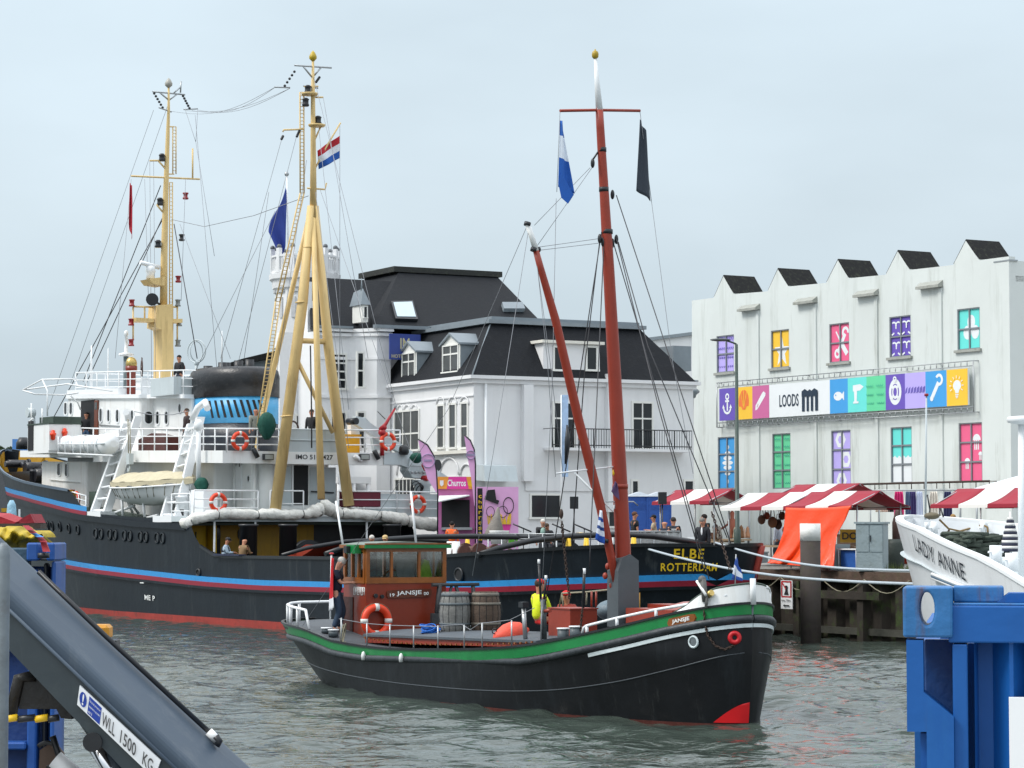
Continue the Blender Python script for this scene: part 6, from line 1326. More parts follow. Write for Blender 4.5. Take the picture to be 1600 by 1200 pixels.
for k in range(6):
    y0, y1 = lerp(pa.x, pb.x, k/6), lerp(pa.x, pb.x, (k+.72)/6); zm = (pa.z+pb.z)/2
    for a2, b2 in (((y0, pa.z), (y0, pb.z)), ((y1, pa.z), (y1, pb.z)), ((y0, pb.z), (y1, pb.z)), ((y0, zm if k % 2 else pa.z), (y1, zm if k % 2 else pa.z))): m_.tube([(a2[0], WW+.015, a2[1]), (b2[0], WW+.015, b2[1])], .009, 4)
m_.build('registration_mark', LETW, wb)
pa, pb = jw(537, 932, WW), jw(552, 980, WW); MB().bb((pb.x, WW+.003, zb_+.25), (pa.x, WW+.02, pa.z)).build('door_recess', mat('recess brown', '#3d150b', .5), wb)
p = JF.onu(588, 931, UF-.06); mb = MB(); mb.tube([p, p+Vector((.06, 0, 0))], .05, 12); mb.build('horn', BLACK, wb); p = JF.onu(598, 932, UF-.06); MB().tube([p, p+Vector((.06, 0, 0))], .045, 12).build('horn', BLACK, wb)
MB().bb((UF+.25, -.7, zb_), (UF+.6, .7, zsill+.02)).build('steering_console', mat('console wood', '#4a2a14', .5), wb)
MB().ring((UF+.75, 0, zsill+.0), .3, .025, (1, 0, .2), 24, 5).build('steering_wheel', WOODV, wb)
m_ = MB(); P = [JF.onu(x, y, UF+.12) for x, y in ((615, 866), (650, 866), (648, 903), (622, 903))]; m_.prism(P, (.03, 0, 0)); m_.build('curtain', mat('grey curtain', (.25, .27, .27), .8, var=.3, scale=5), wb)
m_ = MB(); P = [JF.onu(x, y, UF+.5) for x, y in ((655, 905), (658, 885), (664, 874), (670, 876), (676, 905))]; m_.prism(P, (.15, 0, 0)); m_.build('hanging_jacket', mat('hi vis lime', '#9fd22a', .7), wb)
pa, pb = jw(541, 862, WW-.07), jw(549, 894, WW-.07); MB().bb((pb.x, WW-.1, pb.z), (pa.x, WW-.07, pa.z)).build('window_notice', WHITEC, wb)
for x0, y0, x1, y1 in ((525, 783, 536, 853), (642, 768, 650, 848)): MB().tube([jw(x0, y0, .9), jw(x1, y1, .9)], .028, 6).build('roof_pole', WHITEC, J)
# dark trestle frame behind the barrels
mb = MB(); q = lambda x, y: JF.onu(x, y, UF-.35); TRM = mat('trestle black', (.03, .032, .035), .6, var=.3)
for P_, r_ in ((((675, 914), (748, 913)), .055), (((687, 914), (681, 974)), .06), (((706, 914), (690, 975)), .035), (((712, 914), (729, 975)), .045), (((739, 914), (742, 975)), .05)): mb.tube([q(*P_[0]), q(*P_[1])], r_, 4)
mb.bb(q(674, 975)+Vector((-.06, 0, 0)), q(690, 958)+Vector((.06, 0, 0))); mb.build('mast_trestle', TRM, J)
# ---- forward deck house (oxide), windlass etc.
OX = OXIDE
u0_ = jw(891, 980, .75).x; u1_ = jw(857, 980, .75).x; z0_ = js(u1_)-.1; z1_ = jw(861, 951, .75).z
fh = MB().bb((u0_, JF.onu(933, 950, u0_).y, z0_), (u1_, .75, z1_)).build('fore_hatch_house', OX, J); MB().tube([(u1_-.2, .8, z0_+.25), (u1_-.2, .74, z0_+.25)], .06, 10).build('latch', OX, fh)
MB().bb((u0_-.02, JF.onu(933, 950, u0_).y-.02, z1_), (u1_+.02, .77, z1_+.025)).build('house_lid', OX, fh)
for x0, x1, y0, y1, w_ in ((978, 1050, 944, 972, .2), (1012, 1110, 948, 970, -.3)):
    a = jw(x0, y1, w_); b = jw(x1, y0, w_); mb = MB(); mb.bb((b.x, w_-.5, js(b.x)-.1), (a.x, w_, a.z+.28 if x0 < 1000 else b.z)); o = mb.build('deck_locker', OX, J)
mb = MB(); c = jw(1066, 946, -.4); 
mb.ball(c+Vector((0, -.2, -.12)), (.55, .38, .2), 14); mb.build('upturned_dinghy', mat('faded pink grp', '#a06a64', .5), J)
mb = MB(); c = jw(956, 946, -.6); mb.ball(c+Vector((0, 0, -.1)), (.3, .35, .22), 12); mb.build('round_hatch', mat('slate blue', (.12, .17, .2), .5), J)
mb = rods(JF, [[(874, 948, -.3), (878, 927, -.3), (917, 925, -.3), (955, 921, -.3), (967, 943, -.3)], [(917, 925, -.3), (916, 945, -.3)], [(955, 921, -.3), (956, 945, -.3)], [(878, 927, -.3), (880, 947, -.3)]], .018); mb.build('tube_frame', ROPE, J)
for x in (924.5, 931.5): MB().tube([jw(x, 948, .1), jw(x, 924, .1)], .022, 5).build('oxide_post', OX, J)
# exhaust stack, side winch pole
p = jw(821, 998, 1.35); z1_ = jw(818, 951, 1.35).z; MB().tube([(p.x, 1.35, p.z), jw(818, 951, 1.35)], .048, 10).build('exhaust_stack', STEEL, J); q = jw(818, 946, 1.35); MB().bb(q+Vector((-.09, -.07, -.04)), q+Vector((.09, .07, .07))).build('exhaust_cap', BLACK, J)
MB().tube([jw(850, 999, 1.7), jw(849, 936, 1.7)], .06, 10).build('kingpost', mat('kingpost slate', (.05, .06, .065), .45), J); MB().tube([jw(845.5, 1002, 1.78), jw(846.5, 938, 1.78)], .018, 6).build('steel_rod', STEEL, J)
MB().tube([jw(846, 955, 1.7), jw(860, 954, 1.7)], .035, 8).build('kingpost_arm', OX, J)
# ---- mast
MW = 0.0; MUJ = jw(978, 960, 0).x
def mj(x, y): return JF.onu(x, y, MUJ)
mastp = [(979, 965), (974, 870), (969, 760), (961, 600), (951, 420), (944, 300), (938, 200), (936.5, 172)]
mo = MB().tube([mj(*p) for p in mastp], [.145, .155, .150, .135, .115, .095, .082, .078], 20).build('mast', OXMAST, J)
MB().tube([mj(936.5, 172), mj(933, 130), mj(930.5, 92)], [.072, .055, .032], 14).build('topmast', WHITEC, mo)
MB().lathe([(.03, -.08), (.065, -.04), (.07, .02), (.055, .07), (.02, .09), (.01, .12)], mj(930, 86), 14).build('truck_ball', mat('gilt', '#a88c1e', .4), mo)
tb = mat('tabernacle slate', (.075, .09, .10), .5, var=.1, bump=.003)
a = mj(964, 975); b = mj(998, 868); UT = MUJ-.2; a = JF.onu(966, 975, UT); b = JF.onu(998, 868, UT); MB().prism([JF.onu(x, y, UT) for x, y in ((966, 980), (966, 892), (972, 872), (985, 866), (998, 876), (999, 980))], (.42, 0, 0)).build('tabernacle', tb, J)
for x in (970.5, 998): MB().tube([mj(x, 972), mj(x, 926)], .03, 6).build('yellow_post', mat('post ochre', '#b07f20', .5), J)
MB().tube([mj(875, 173), mj(936, 172), mj(1000, 173)], .03, 8).build('yard', OXMAST, mo)
for x, y, r_ in ((940.5, 234, .092), (943.5, 296, .1), (948.5, 362, .118), (969, 760, .16)): p = mj(x, y); MB().tube([p+Vector((0, 0, -.045)), p+Vector((0, 0, .045))], r_, 16).build('mast_band', BLACK if y < 700 else OXMAST, mo)
MB().tube([mj(951, 420), mj(944, 300)], .0965*0+.118, 20).build('mast_sleeve', OXMAST, mo) if False else None
for x, y in ((926, 255), (937, 373), (963, 374), (957, 304), (957, 380), (942, 378)):
    p = mj(x, y); MB().ball(p, (.05, .04, .1), 8).build('block', BLACK, mo)
MB().tube([mj(926, 250), mj(934, 238)], .02, 5).build('shackle', BLACK, mo)
# derrick boom, leaning aft
bo = MB().tube([mj(965, 925), mj(955, 870), mj(938, 790), mj(905, 660), (mj(868, 500)), mj(845, 420), mj(837.5, 392)], [.06, .085, .095, .095, .085, .07, .062], 16).build('derrick_boom', OXMAST, J)
MB().tube([mj(837.5, 392), mj(831, 370), mj(824, 350)], [.06, .056, .052], 14).build('boom_tip', WHITE, bo)
for x, y in ((824, 350), (834, 390), (944, 845)): p = mj(x, y); MB().tube([p+Vector((0, .01, -.035)), p+Vector((0, -.01, .035))], .068 if y < 500 else .1, 14).build('boom_band', BLACK, bo)
MB().ball(mj(842, 390), (.05, .04, .06), 8).build('block', BLACK, bo)
# boom heel fittings
MB().tube([mj(963, 800), mj(966, 870), mj(968, 975)], .03, 8).build('heel_post', OXMAST, J)
for x, y in ((953, 900), (957, 885), (963, 915)): p = mj(x, y); MB().ball(p+Vector((.1, .05, 0)), (.06, .05, .07), 8).build('heel_fitting', OXMAST, J)
# white gaff-like poles and lamp bracket near the mast
MB().tube([mj(868, 740), mj(890, 737), mj(962, 729)], .018, 6).build('white_pole', WHITEC, J); MB().tube([mj(898, 739), mj(958, 799), mj(960, 790)], .02, 6).build('white_pole', WHITEC, J)
MB().tube([mj(962, 742), mj(962, 795)], .03, 6).build('flag_staff', WHITEC, J); MB().lathe([(.04, -.07), (.055, -.03), (.05, .05), (.02, .09)], mj(961, 738), 12).build('yellow_float', YELB, J)
MB().tube([mj(933, 784), mj(990, 784), mj(997, 790)], .014, 5).build('lamp_bracket', STEEL, J); MB().lathe([(.05, -.08), (.07, -.05), (.05, 0), (.075, .05), (.05, .09)], mj(965, 784), 12).build('mast_lamp', mat('lamp bronze', (.2, .2, .17), .4), J)
# rigging
def jl(L, r, m=WIRE, name='stay'):
    MB().tube([JF.onw(*p) if len(p) == 3 and not isinstance(p, Vector) else p for p in L], r, 5).build(name, m, J)
FWD = lambda x, y: mj(x, y)
for L in ([mj(940, 362), mj(922, 480), jw(852, 945, 1.7)], [mj(944, 372), jw(922, 860, 1.4), jw(921, 890, 1.4)], [mj(938, 368), mj(915, 560), mj(893, 860)],
          [mj(963, 305), JF.onw(1060, 600, .0), JF.onw(1142, 850, 0)], [mj(962, 368), JF.onw(1030, 640, .3), JF.onw(1100, 890, .8)], [mj(966, 378), JF.onw(1012, 540, 0), JF.onw(1136, 840, -.2)], [mj(958, 378), mj(1000, 520), JF.onw(1108, 905, .6)]):
    jl(L, .011)
for L in ([mj(824, 352), jw(700, 640, .9), jw(468, 985, 1.7)], [mj(826, 358), mj(772, 700), mj(738, 900)], [mj(837, 395), mj(855, 560), mj(868, 745)], [mj(837, 398), mj(860, 570), mj(880, 745)], [mj(869, 310), mj(863, 600), mj(845, 960)],
          [mj(1018, 315), mj(1050, 560), JF.onw(1083, 740, -.5)], [mj(842, 386), mj(935, 373)], [mj(843, 391), mj(935, 380)], [mj(835, 352), mj(922, 262)], [mj(838, 386), mj(925, 262)], [mj(875, 175), mj(870, 300)], [mj(1000, 175), mj(1018, 315)]):
    jl(L, .006, WIREL, 'running_line')
# turnbuckles and chain on the shrouds
for L in ([mj(887, 860), jw(844, 945, 1.7)],): pass
for x0, y0, x1, y1, w_ in ((842, 880, 845, 940, 1.7), (853, 905, 850, 940, 1.7)): MB().tube([jw(x0, y0, w_), jw(x1, y1, w_)], .025, 6).build('turnbuckle', BLACK, J); MB().tube([jw(x0, y0-6, w_), jw(x0, y0+1, w_)], .028, 6).build('wire_ferrule', WHITEC, J)
MB().tube([jw(913, 890, 1.4), jw(911, 950, 1.4)], .03, 6).build('turnbuckle', BLACK, J); MB().tube([jw(913, 888, 1.4), jw(913, 897, 1.4)], .03, 6).build('wire_ferrule', WHITEC, J); chain([jw(910, 950, 1.45), jw(907, 985, 1.45)], J)
chain([mj(878, 815), mj(881, 850), mj(886, 900), mj(890, 935)], J, .012, .07); MB().ball(mj(877, 803), (.05, .04, .1), 8).build('block', RUST, J)
chain([JF.onw(1112, 800, .1), JF.onw(1127, 845, .1), JF.onw(1141, 890, .1)], J, .012, .07)
# anchor at the bow hung from the cathead
mb = MB(); c = JF.onw(1100, 925, .75); mb.tube([JF.onw(1091, 908, .75), JF.onw(1105, 932, .75), JF.onw(1103, 950, .8)], .03, 6); mb.tube([JF.onw(1098, 905, .75), JF.onw(1102, 940, .75)], .06, 8); mb.ball(JF.onw(1097, 906, .75), .08, 8); mb.build('bow_anchor', mat('anchor grey', (.10, .10, .095), .6), J)
MB().tube([JF.onw(1089, 908, .8), JF.onw(1103, 930, .8)], .03, 6).build('anchor_stock', WHITE, J); MB().tube([JF.onw(1106, 930, .7), JF.onw(1112, 926, .7)], .06, 8).build('bell', mat('brass', (.55, .4, .14), .3, metal=.8), J)
MB().tube([(.9, -.2, js(.9)), (.9, -.2, js(.9)+.5)], .04, 8).build('sampson_post', OX, J)
# coil of rope on the stern quarter, steering lines
mb = MB()
for k in range(3): c = JF.onw(533+k*2, 992, 1.95); mb.ring(c, .2+.03*k, .012, (.6, 1, .1*k), 20, 5)
mb.tube([JF.onw(x, y, 2.0) for x, y in ((516, 998), (522, 1009), (540, 1003))], .012, 5); mb.build('rope_coil', ROPE, J)
# ================================================================== people
def skinned(name, V, Eg, root, mats, par, sub=1):
    """V: list of (pos, radius); Eg: edges; a Skin + Subdivision body in one surface"""
    me = bpy.data.meshes.new(name); me.from_pydata([v[0] for v in V], Eg, []); o = bpy.data.objects.new(name, me); COL.objects.link(o)
    for m in (mats if isinstance(mats, (list, tuple)) else [mats]): me.materials.append(m)
    md = o.modifiers.new('skin', 'SKIN'); md.use_smooth_shade = True; md.branch_smoothing = .4
    for i, (p, r) in enumerate(V):
        sv = me.skin_vertices[0].data[i]; sv.radius = (r, r) if isinstance(r, (int, float)) else r; sv.use_root = (i == root)
    s_ = o.modifiers.new('sub', 'SUBSURF'); s_.levels = sub; s_.render_levels = sub
    if par is not None: o.parent = par
    return o
def limb(a, b, l1, l2, bend):
    """middle joint of a two-bone limb between a and b, bending towards bend"""
    a, b, bend = Vector(a), Vector(b), Vector(bend); d = b-a; L = min(d.length, (l1+l2)*.999); d = d.normalized(); x = (l1*l1-l2*l2+L*L)/(2*L); h = math.sqrt(max(0, l1*l1-x*x))
    n = bend-d*bend.dot(d); n = n.normalized() if n.length > 1e-5 else d.orthogonal().normalized(); return a+d*x+n*h, a+d*L
def person(label, loc, face, H=1.76, top='#20242c', legs='#2a3142', hair='#3a2c22', skin=SKIN, sleeve=1.0, hl=None, hr=None, fl=None, fr=None, lean=0., sit=False, head_tilt=0., head_turn=0., hat=None, bald=False, vest=None, shades=False, bag=None, group=None, collar=None, hood=None, name='person'):
    """local frame: +x is the way the person faces, +y is the person's left, z up; hand/foot targets in that frame"""
    k = H/1.76; t = thing(name, label, 'person', loc=loc, rotz=face, group=group); hz = .50 if sit else .92
    S = lambda x, y, z: Vector((x*k, y*k, z*k)); pel = S(0, 0, hz); ln = lambda z: lean*(z-.0)
    ch = S(ln(.28), 0, hz+.30); nk = S(ln(.50), 0, hz+.50); sh = {s: S(ln(.46), .185*s, hz+.47) for s in (1, -1)}
    hd0 = nk+S(.015+.03*lean, 0, .08); hd = hd0+S(.02+head_tilt*.09, 0, .10-head_tilt*.03)
    hand = {1: Vector(hl)*k if hl else S(.06, .26, hz-.10), -1: Vector(hr)*k if hr else S(.06, -.26, hz-.10)}
    foot = {1: Vector(fl)*k if fl else (S(.42, .12, .07) if sit else S(.03, .11, .07)), -1: Vector(fr)*k if fr else (S(.40, -.12, .07) if sit else S(-.03, -.11, .07))}
    V = [(pel, .10*k), (ch, .11*k), (nk, .06*k), (hd0, .07*k), (hd, .112*k), (hd+S(-.01, 0, .07), .095*k)]; Eg = [(0, 1), (1, 2), (2, 3), (3, 4), (4, 5)]
    vt = [(pel+S(0, 0, -.06), .175*k), (S(ln(.14), 0, hz+.14), .17*k), (ch+S(0, 0, .06), .195*k), (nk+S(0, 0, .02), .085*k)]; et = [(0, 1), (1, 2), (2, 3)]
    vl = [(pel+S(0, 0, .06), .155*k), (pel+S(0, 0, -.04), .16*k)]; el = [(0, 1)]
    for s in (1, -1):
        eb_, hn = limb(sh[s], hand[s], .29*k, .26*k, S(-.6, .5*s, -.6)); i = len(V)
        pd = (hn-eb_).normalized(); side = pd.cross(Vector((0, 0, 1))); side = side.normalized() if side.length > .1 else Vector((0, s, 0)); dn = pd.cross(side).normalized(); dn = dn if dn.z < 0 else -dn
        palm = hn+pd*.045*k
        V += [(sh[s], .058*k), (eb_, .04*k), (hn, .027*k), (palm, (.033*k, .02*k))]; Eg += [(1, i), (i, i+1), (i+1, i+2), (i+2, i+3)]
        for f in range(4):                                  # four unequal fingers, slightly curled, and a thumb from the side of the palm
            off = side*(.026-.017*f)*k; l = (.062, .072, .068, .052)[f]*k; j = len(V); b0 = palm+off+pd*.032*k
            V += [(b0, .0085*k), (b0+pd*l*.5+dn*.008*k, .008*k), (b0+pd*l*.8+dn*l*.45, .0068*k)]; Eg += [(i+3, j), (j, j+1), (j+1, j+2)]
        j = len(V); tb0 = hn+pd*.03*k+side*.03*k; V += [(tb0, .0105*k), (tb0+side*.022*k+pd*.03*k, .009*k)]; Eg += [(i+2, j), (j, j+1)]
        n = len(vt); vt += [(sh[s]+S(0, .0, -.01), .10*k), (sh[s].lerp(eb_, .75), .075*k)]; et += [(2, n), (n, n+1)]
        if sleeve > .6: vt += [(eb_, .062*k), (eb_.lerp(hn, .9), .048*k)]; et += [(n+1, n+2), (n+2, n+3)]
        hip = pel+S(0, .09*s, -.04); kn, an = limb(hip, foot[s], .43*k, .42*k, S(1, .05*s, .3 if sit else 0)); i = len(V)
        V += [(hip, .085*k), (kn, .055*k), (an, .036*k), (an+S(.11, .01*s, -.035), (.035*k, .025*k))]; Eg += [(0, i), (i, i+1), (i+1, i+2), (i+2, i+3)]
        n = len(vl); vl += [(hip, .125*k), (kn, .09*k), (an+S(0, 0, .02), .07*k)]; el += [(1, n), (n, n+1), (n+1, n+2)]
        MB().ball(an+S(.06, .005*s, -.035), (.135*k, .05*k, .04*k), 10).build('shoe', BLACK, t)
    body = skinned('body', V, Eg, 0, skin, t); skinned('shirt', vt, et, 0, cmat(top, name='cloth '+top, bump=.012, scale=8), t); skinned('trousers', vl, el, 0, cmat(legs, name='cloth '+legs, bump=.012, scale=8), t)
    q = Matrix.Rotation(head_turn, 3, 'Z') @ Matrix.Rotation(head_tilt*.9, 3, 'Y'); hc = hd+S(0, 0, .015)
    MB().ball(hc+q @ S(.105, 0, -.015), (.022*k, .014*k, .024*k), 8, rot=q).build('nose', skin, t)
    for s in (1, -1): MB().ball(hc+q @ S(.094, .033*s, .018), (.010*k, .014*k, .007*k), 6, rot=q).build('eye', DARK, t); MB().ball(hc+q @ S(0, .098*s, 0), (.02*k, .012*k, .03*k), 8, rot=q).build('ear', skin, t)
    MB().ball(hc+q @ S(.094, 0, -.05), (.008*k, .024*k, .006*k), 6, rot=q).build('mouth', mat('lips', '#8a4a40', .5), t)
    if shades: MB().box(hc+q @ S(.1, 0, .02), (.03*k, .15*k, .035*k), q).build('sunglasses', BLACK, t)
    if not bald and not hood: MB().ball(hc+q @ S(-.022, 0, .038), (.108*k, .1*k, .095*k), 12, rot=q).build('hair', cmat(hair, .9, name='hair '+hair, bump=.02, scale=20), t)
    if hat:
        h = MB(); h.ball(hc+q @ S(-.005, 0, .06), (.112*k, .105*k, .08*k), 12, rot=q); h.box(hc+q @ S(.1, 0, .05), (.12*k, .13*k, .012*k), q); h.build('cap', cmat(hat, name='cap '+hat), t)
    if hood: MB().ball(hc+q @ S(-.02, 0, .01), (.125*k, .12*k, .135*k), 12, rot=q).build('hood', cmat(hood, name='cloth '+hood), t)
    if vest: skinned('vest', [(p, r*1.07) for p, r in vt[1:4]], [(0, 1), (1, 2)], 0, cmat(vest, name='cloth '+vest), t)
    if bag: MB().ball(ch+S(-.17, 0, -.05), (.1*k, .16*k, .22*k), 12).build('backpack', cmat(bag, name='bag '+bag), t)
    if collar: MB().ring(nk+S(.02, 0, -.03), .07*k, .02*k, (0, 0, 1), 14, 6).build('collar', cmat(collar, name='cloth '+collar), t)
    return t
def facing(px, Y, tx, tY):                       # heading from one ground point to another
    a = atY(px, 800, Y); b = atY(tx, 800, tY); return math.atan2(b.y-a.y, b.x-a.x)
# ================================================================== lifebuoy
LBW = mat('lifebuoy band', (.7, .7, .66), .5)
def lifebuoy(label, c, ax, r=.3, group=None):
    c = Vector(c); t = thing('lifebuoy', label, 'lifebuoy', loc=c, group=group); ax = Vector(ax).normalized()
    MB().ring((0, 0, 0), r, r*.27, ax, 32, 12).build('ring_body', ORANGE, t); e1 = Vector((0, 0, 1)); e2 = ax.cross(e1).normalized()
    for k in range(4):
        a = math.pi/2*k; p = (e1*math.cos(a)+e2*math.sin(a))*r; tn = (-e1*math.sin(a)+e2*math.cos(a))
        MB().tube([p-tn*r*.16, p+tn*r*.16], r*.29, 14).build('white_band', LBW, t)
    m_ = MB()
    for k in range(4):
        a = math.pi/2*k; m_.tube([(e1*math.cos(a+q*math.pi/16)+e2*math.sin(a+q*math.pi/16))*(r*1.27+.06*r*math.sin(math.pi*q/8)) for q in range(9)], r*.02, 4)
    m_.build('grab_line', ROPE, t); return t
# ================================================================== flags
def flag(label, F_pts, cols, name='flag', fold=.06, th=.01, seed=1, staff=None, n=22, group=None):
    """F_pts: four world corners (hoist top, fly top, fly bottom, hoist bottom); cols: bands along the hoist: list of (fraction, colour)"""
    a, b, c, d = [Vector(p) for p in F_pts]; t = thing(name, label, 'flag', loc=a, group=group); rnd = random.Random(seed); ph = rnd.uniform(0, 6)
    nrm = (b-a).cross(d-a); nrm = nrm.normalized() if nrm.length > 0 else Vector((0, 1, 0)); ms = []; m_ = MB(); m = 18
    P = [[a.lerp(b, i/n).lerp(d.lerp(c, i/n), j/m)+nrm*fold*math.sin(i/n*7+ph+j/m*2.2)*(i/n)**.6-a for i in range(n+1)] for j in range(m+1)]
    for k, (f, col) in enumerate(cols): ms.append(cmat(col, .8, name='flag '+col, bump=0))
    vs = [p for r in P for p in r]; o = len(m_.v); m_.v += vs
    for j in range(m):
        tt = (j+.5)/m; k = next((q for q, (f, c_) in enumerate(cols) if tt <= f), len(cols)-1)
        for i in range(n): m_.f.append([o+j*(n+1)+i, o+j*(n+1)+i+1, o+(j+1)*(n+1)+i+1, o+(j+1)*(n+1)+i]); m_.mi.append(k); m_.sm.append(True)
    ob = m_.build('cloth', ms, t); s_ = ob.modifiers.new('th', 'SOLIDIFY'); s_.thickness = th
    return t, P, nrm
# ================================================================== things aboard the tug
def on_tug(u, w_, z): return EF.W(u, w_, z)
TUGF = math.atan2(EF.d.y, EF.d.x)               # heading of the bow
def wv(v): return EF.M.to_3x3() @ Vector(v)
AFTN = wv((-1, 0, 0)); SIDEN = wv((0, 1, 0))
# lifebuoys
for px, py, u, lab in ((375, 689, UCD-.15, 'lifebuoy on the bridge deck rail beside the funnel'), (606, 690, UCD-.15, 'lifebuoy on the rail beside the red fire monitor'),
                       (341, 785, UBD-.1, 'lifebuoy on the boat deck rail above the rolled awning'), (653, 788, UBD-.1, 'lifebuoy on the rail under the deck crane')):
    lifebuoy(lab, EF.W(*aft(px, py, u)), AFTN, .30, 'lifebuoys hung on the rails of the tug')
p = EF.W(*EF.onw(119, 780, 4.3)); lifebuoy('lifebuoy on the low rail beside the bow bulwark', p, SIDEN, .28, 'lifebuoys hung on the rails of the tug')
for x, y, w_, u in ((83, 679, 0, 1), (101, 676, 0, 1)):
    p = EF.onu(x, y, ua_-.14); t = thing('buoy_light', 'small orange buoy light hung on the white bridge wing, '+('nearer the ship side' if x < 90 else 'just above the life rafts'), 'buoy light', EF, p); MB().lathe([(.03, -.24), (.1, -.2), (.1, -.05), (.13, -.03), (.13, .06), (.09, .08), (.09, .16), (.03, .2)], (0, 0, 0), 10).build('light_body', ORANGE, t)
# life rafts in their cradle
for i, (x0, lab) in enumerate(((103, 'white life raft canister furthest left in the row'), (124, 'white life raft canister second from the left'), (143, 'white life raft canister third from the left'), (166, 'large white life raft canister beside the forward davit'))):
    c = EF.onw(x0, 694, 4.25); r_ = .37 if i < 3 else .44; L_ = .55 if i < 3 else .75; t = thing('life_raft', lab, 'life raft', EF, c, group='life raft canisters in a row')
    mb = MB(); mb.tube([(-L_, 0, 0), (-L_*.85, 0, 0), (-L_*.5, 0, 0), (L_*.5, 0, 0), (L_*.85, 0, 0), (L_, 0, 0)], [r_*.3, r_*.75, r_, r_, r_*.75, r_*.3], 20); mb.build('canister', WHITEC, t); mb = MB(); mb.tube([(-.03, 0, 0), (.03, 0, 0)], r_*1.03, 20); mb.build('strap', SHIPGREY, t)
    mb = MB(); mb.box((0, 0, 0), (L_*1.7, r_*2.06, .03)); mb.build('seam', SHIPGREY, t)
t = thing('raft_cradle', 'white pipe cradle holding the row of life rafts', 'cradle', EF, EF.onw(135, 706, 4.3)); o = EF.onw(135, 706, 4.3); mb = MB()
for x in (91, 101.5, 114, 125.5, 137, 148): a = EF.onw(x, 682, 4.75)-o; b = EF.onw(x, 711, 4.75)-o; mb.tube([a, b, b+Vector((0, -1.0, -.0))], .03, 5)
mb.tube([EF.onw(90, 708, 4.75)-o, EF.onw(176, 712, 4.75)-o], .035, 5); mb.tube([EF.onw(90, 694, 4.75)-o, EF.onw(150, 694, 4.75)-o], .025, 5); mb.build('cradle_frame', WHITEC, t)
# lifeboat
c = EF.onw(240, 792, 3.9); lb = thing('lifeboat', 'white clinker lifeboat under a cream canvas cover between the davits', 'lifeboat', EF, c)
Lh, Bm = 3.7, 1.15; rows = []; gz = EF.onw(240, 757, 3.9).z-c.z
def lbb(t): return Bm*(1-abs(t)**2.3)**.75
for j in range(9):
    r = []; v = j/8
    for i in range(33):
        t = i/16-1; a = math.pi*.5*v; r.append(Vector((t*Lh*(.86+.14*v), lbb(t)*math.sin(a)**.8, (gz+.12*t*t)*(1-math.cos(a)**1.1 if j else 0)+.05+.35*t*t*(1-v))))
    rows.append(r)
mb = MB(); mb.grid(rows); mb.grid([[Vector((p.x, -p.y, p.z)) for p in r] for r in rows], flip=True); mb.build('boat_hull', WHITEC, lb)
top = rows[-1]; m_ = MB(); cr_ = []
for k in range(9):
    s_ = 1-k/4; cr_.append([Vector((p.x*1.01, p.y*1.05*s_, p.z+.03+(.42*(1-s_*s_))*(1-(p.x/Lh)**4)+.03*math.sin(p.x*4))) for p in top])
m_.grid(cr_[::1]); sk = [[Vector((p.x*1.012, p.y*1.06, p.z+.03)) for p in top], [Vector((p.x*1.012, p.y*1.06, p.z-.16-.05*math.sin(p.x*5))) for p in top]]; m_.grid(sk); m_.grid([[Vector((p.x, -p.y, p.z)) for p in r] for r in sk], flip=True); m_.build('canvas_cover', mat('cream cover', '#bdb499', .85, var=.12, scale=3, bump=.04, dirt='#9c9070', dirt_amt=.4), lb)
m_ = MB()
for k in range(12):
    t = -0.85+k*.155; i = int((t+1)*16); p = rows[-1][i]; q = rows[4][min(32, i+1)]; m_.tube([p+Vector((0, .05, -.12)), p.lerp(q, .5)+Vector((0, .06, 0)), q+Vector((0, .03, 0))], .018, 4)
m_.build('cover_lashing', ROPE, lb); MB().tube([rows[-1][i]+Vector((0, .07, -.2)) for i in range(1, 32)], .035, 6).build('rubbing_rail', WHITEC, lb)
# people on the tug
zc = lambda u: zC(u)
def tp_person(label, u, w_, z, head, **k): return person(label, EF.W(u, w_, z), TUGF+head, **k)
p = EF.onw(135, 660, 2.45); tp_person('person in dark jacket and jeans standing with back turned in the wheelhouse doorway', p.x, 2.45, zC(p.x), 2.6, top='#14161c', legs='#35506e', hair='#1a1612')
p = EF.onw(280, 612, .6); tp_person('person in black with a brown shoulder bag on top of the wheelhouse', p.x, .6, zR(p.x), 1.9, top='#14151a', legs='#1a1f2c', hair='#15100c', bag='#5c2c1c')
p = EF.onw(292, 690, 2.6); tp_person('dark haired person half hidden behind the head of the after davit', p.x, 2.6, zC(p.x), 1.5, top='#2a1a1a', legs='#22262e')
p = aft(399, 707, 28.6); tp_person('bald person with a black backpack leaning over the rail by the green cover', p.x, p.y, ZC, 3.0, top='#7c8078', legs='#2c3038', bald=True, bag='#101216')
p = aft(487, 707, 28.6); tp_person('person in a black top standing behind the grey bulwark of the bridge deck', p.x, p.y, ZC, 2.2, top='#15171b', legs='#20242a', hair='#4a382c')
for px, w_, hd_, lab, kw in ((350, 4.25, -2.2, 'person in a black cap and pale hooded jacket leaning on the tug bulwark', dict(top='#a9bdcc', hat='#22242a', legs='#2a2f3a', vest='#1c2230')), (378, 4.25, -1.2, 'bald person in a brown jacket resting chin on hand at the tug bulwark', dict(top='#7a6040', bald=True, legs='#2a2f3a'))):
    p = EF.onw(px, 868, w_); tp_person(lab, p.x, w_, 1.62, hd_, H=1.7, lean=.18, head_tilt=.3, hl=(.42, .12, 1.12), hr=(.42, -.10, 1.14), sit=False, **kw)
c = EF.onw(362, 867, 4.8); t = thing('tray_table', 'narrow dark tray fixed on the bulwark in front of the two people', 'tray', EF, c); MB().bb((-1.1, -.05, -.03), (1.1, .25, .03)).build('tray_board', mat('tray blue', '#1c2340', .5), t)
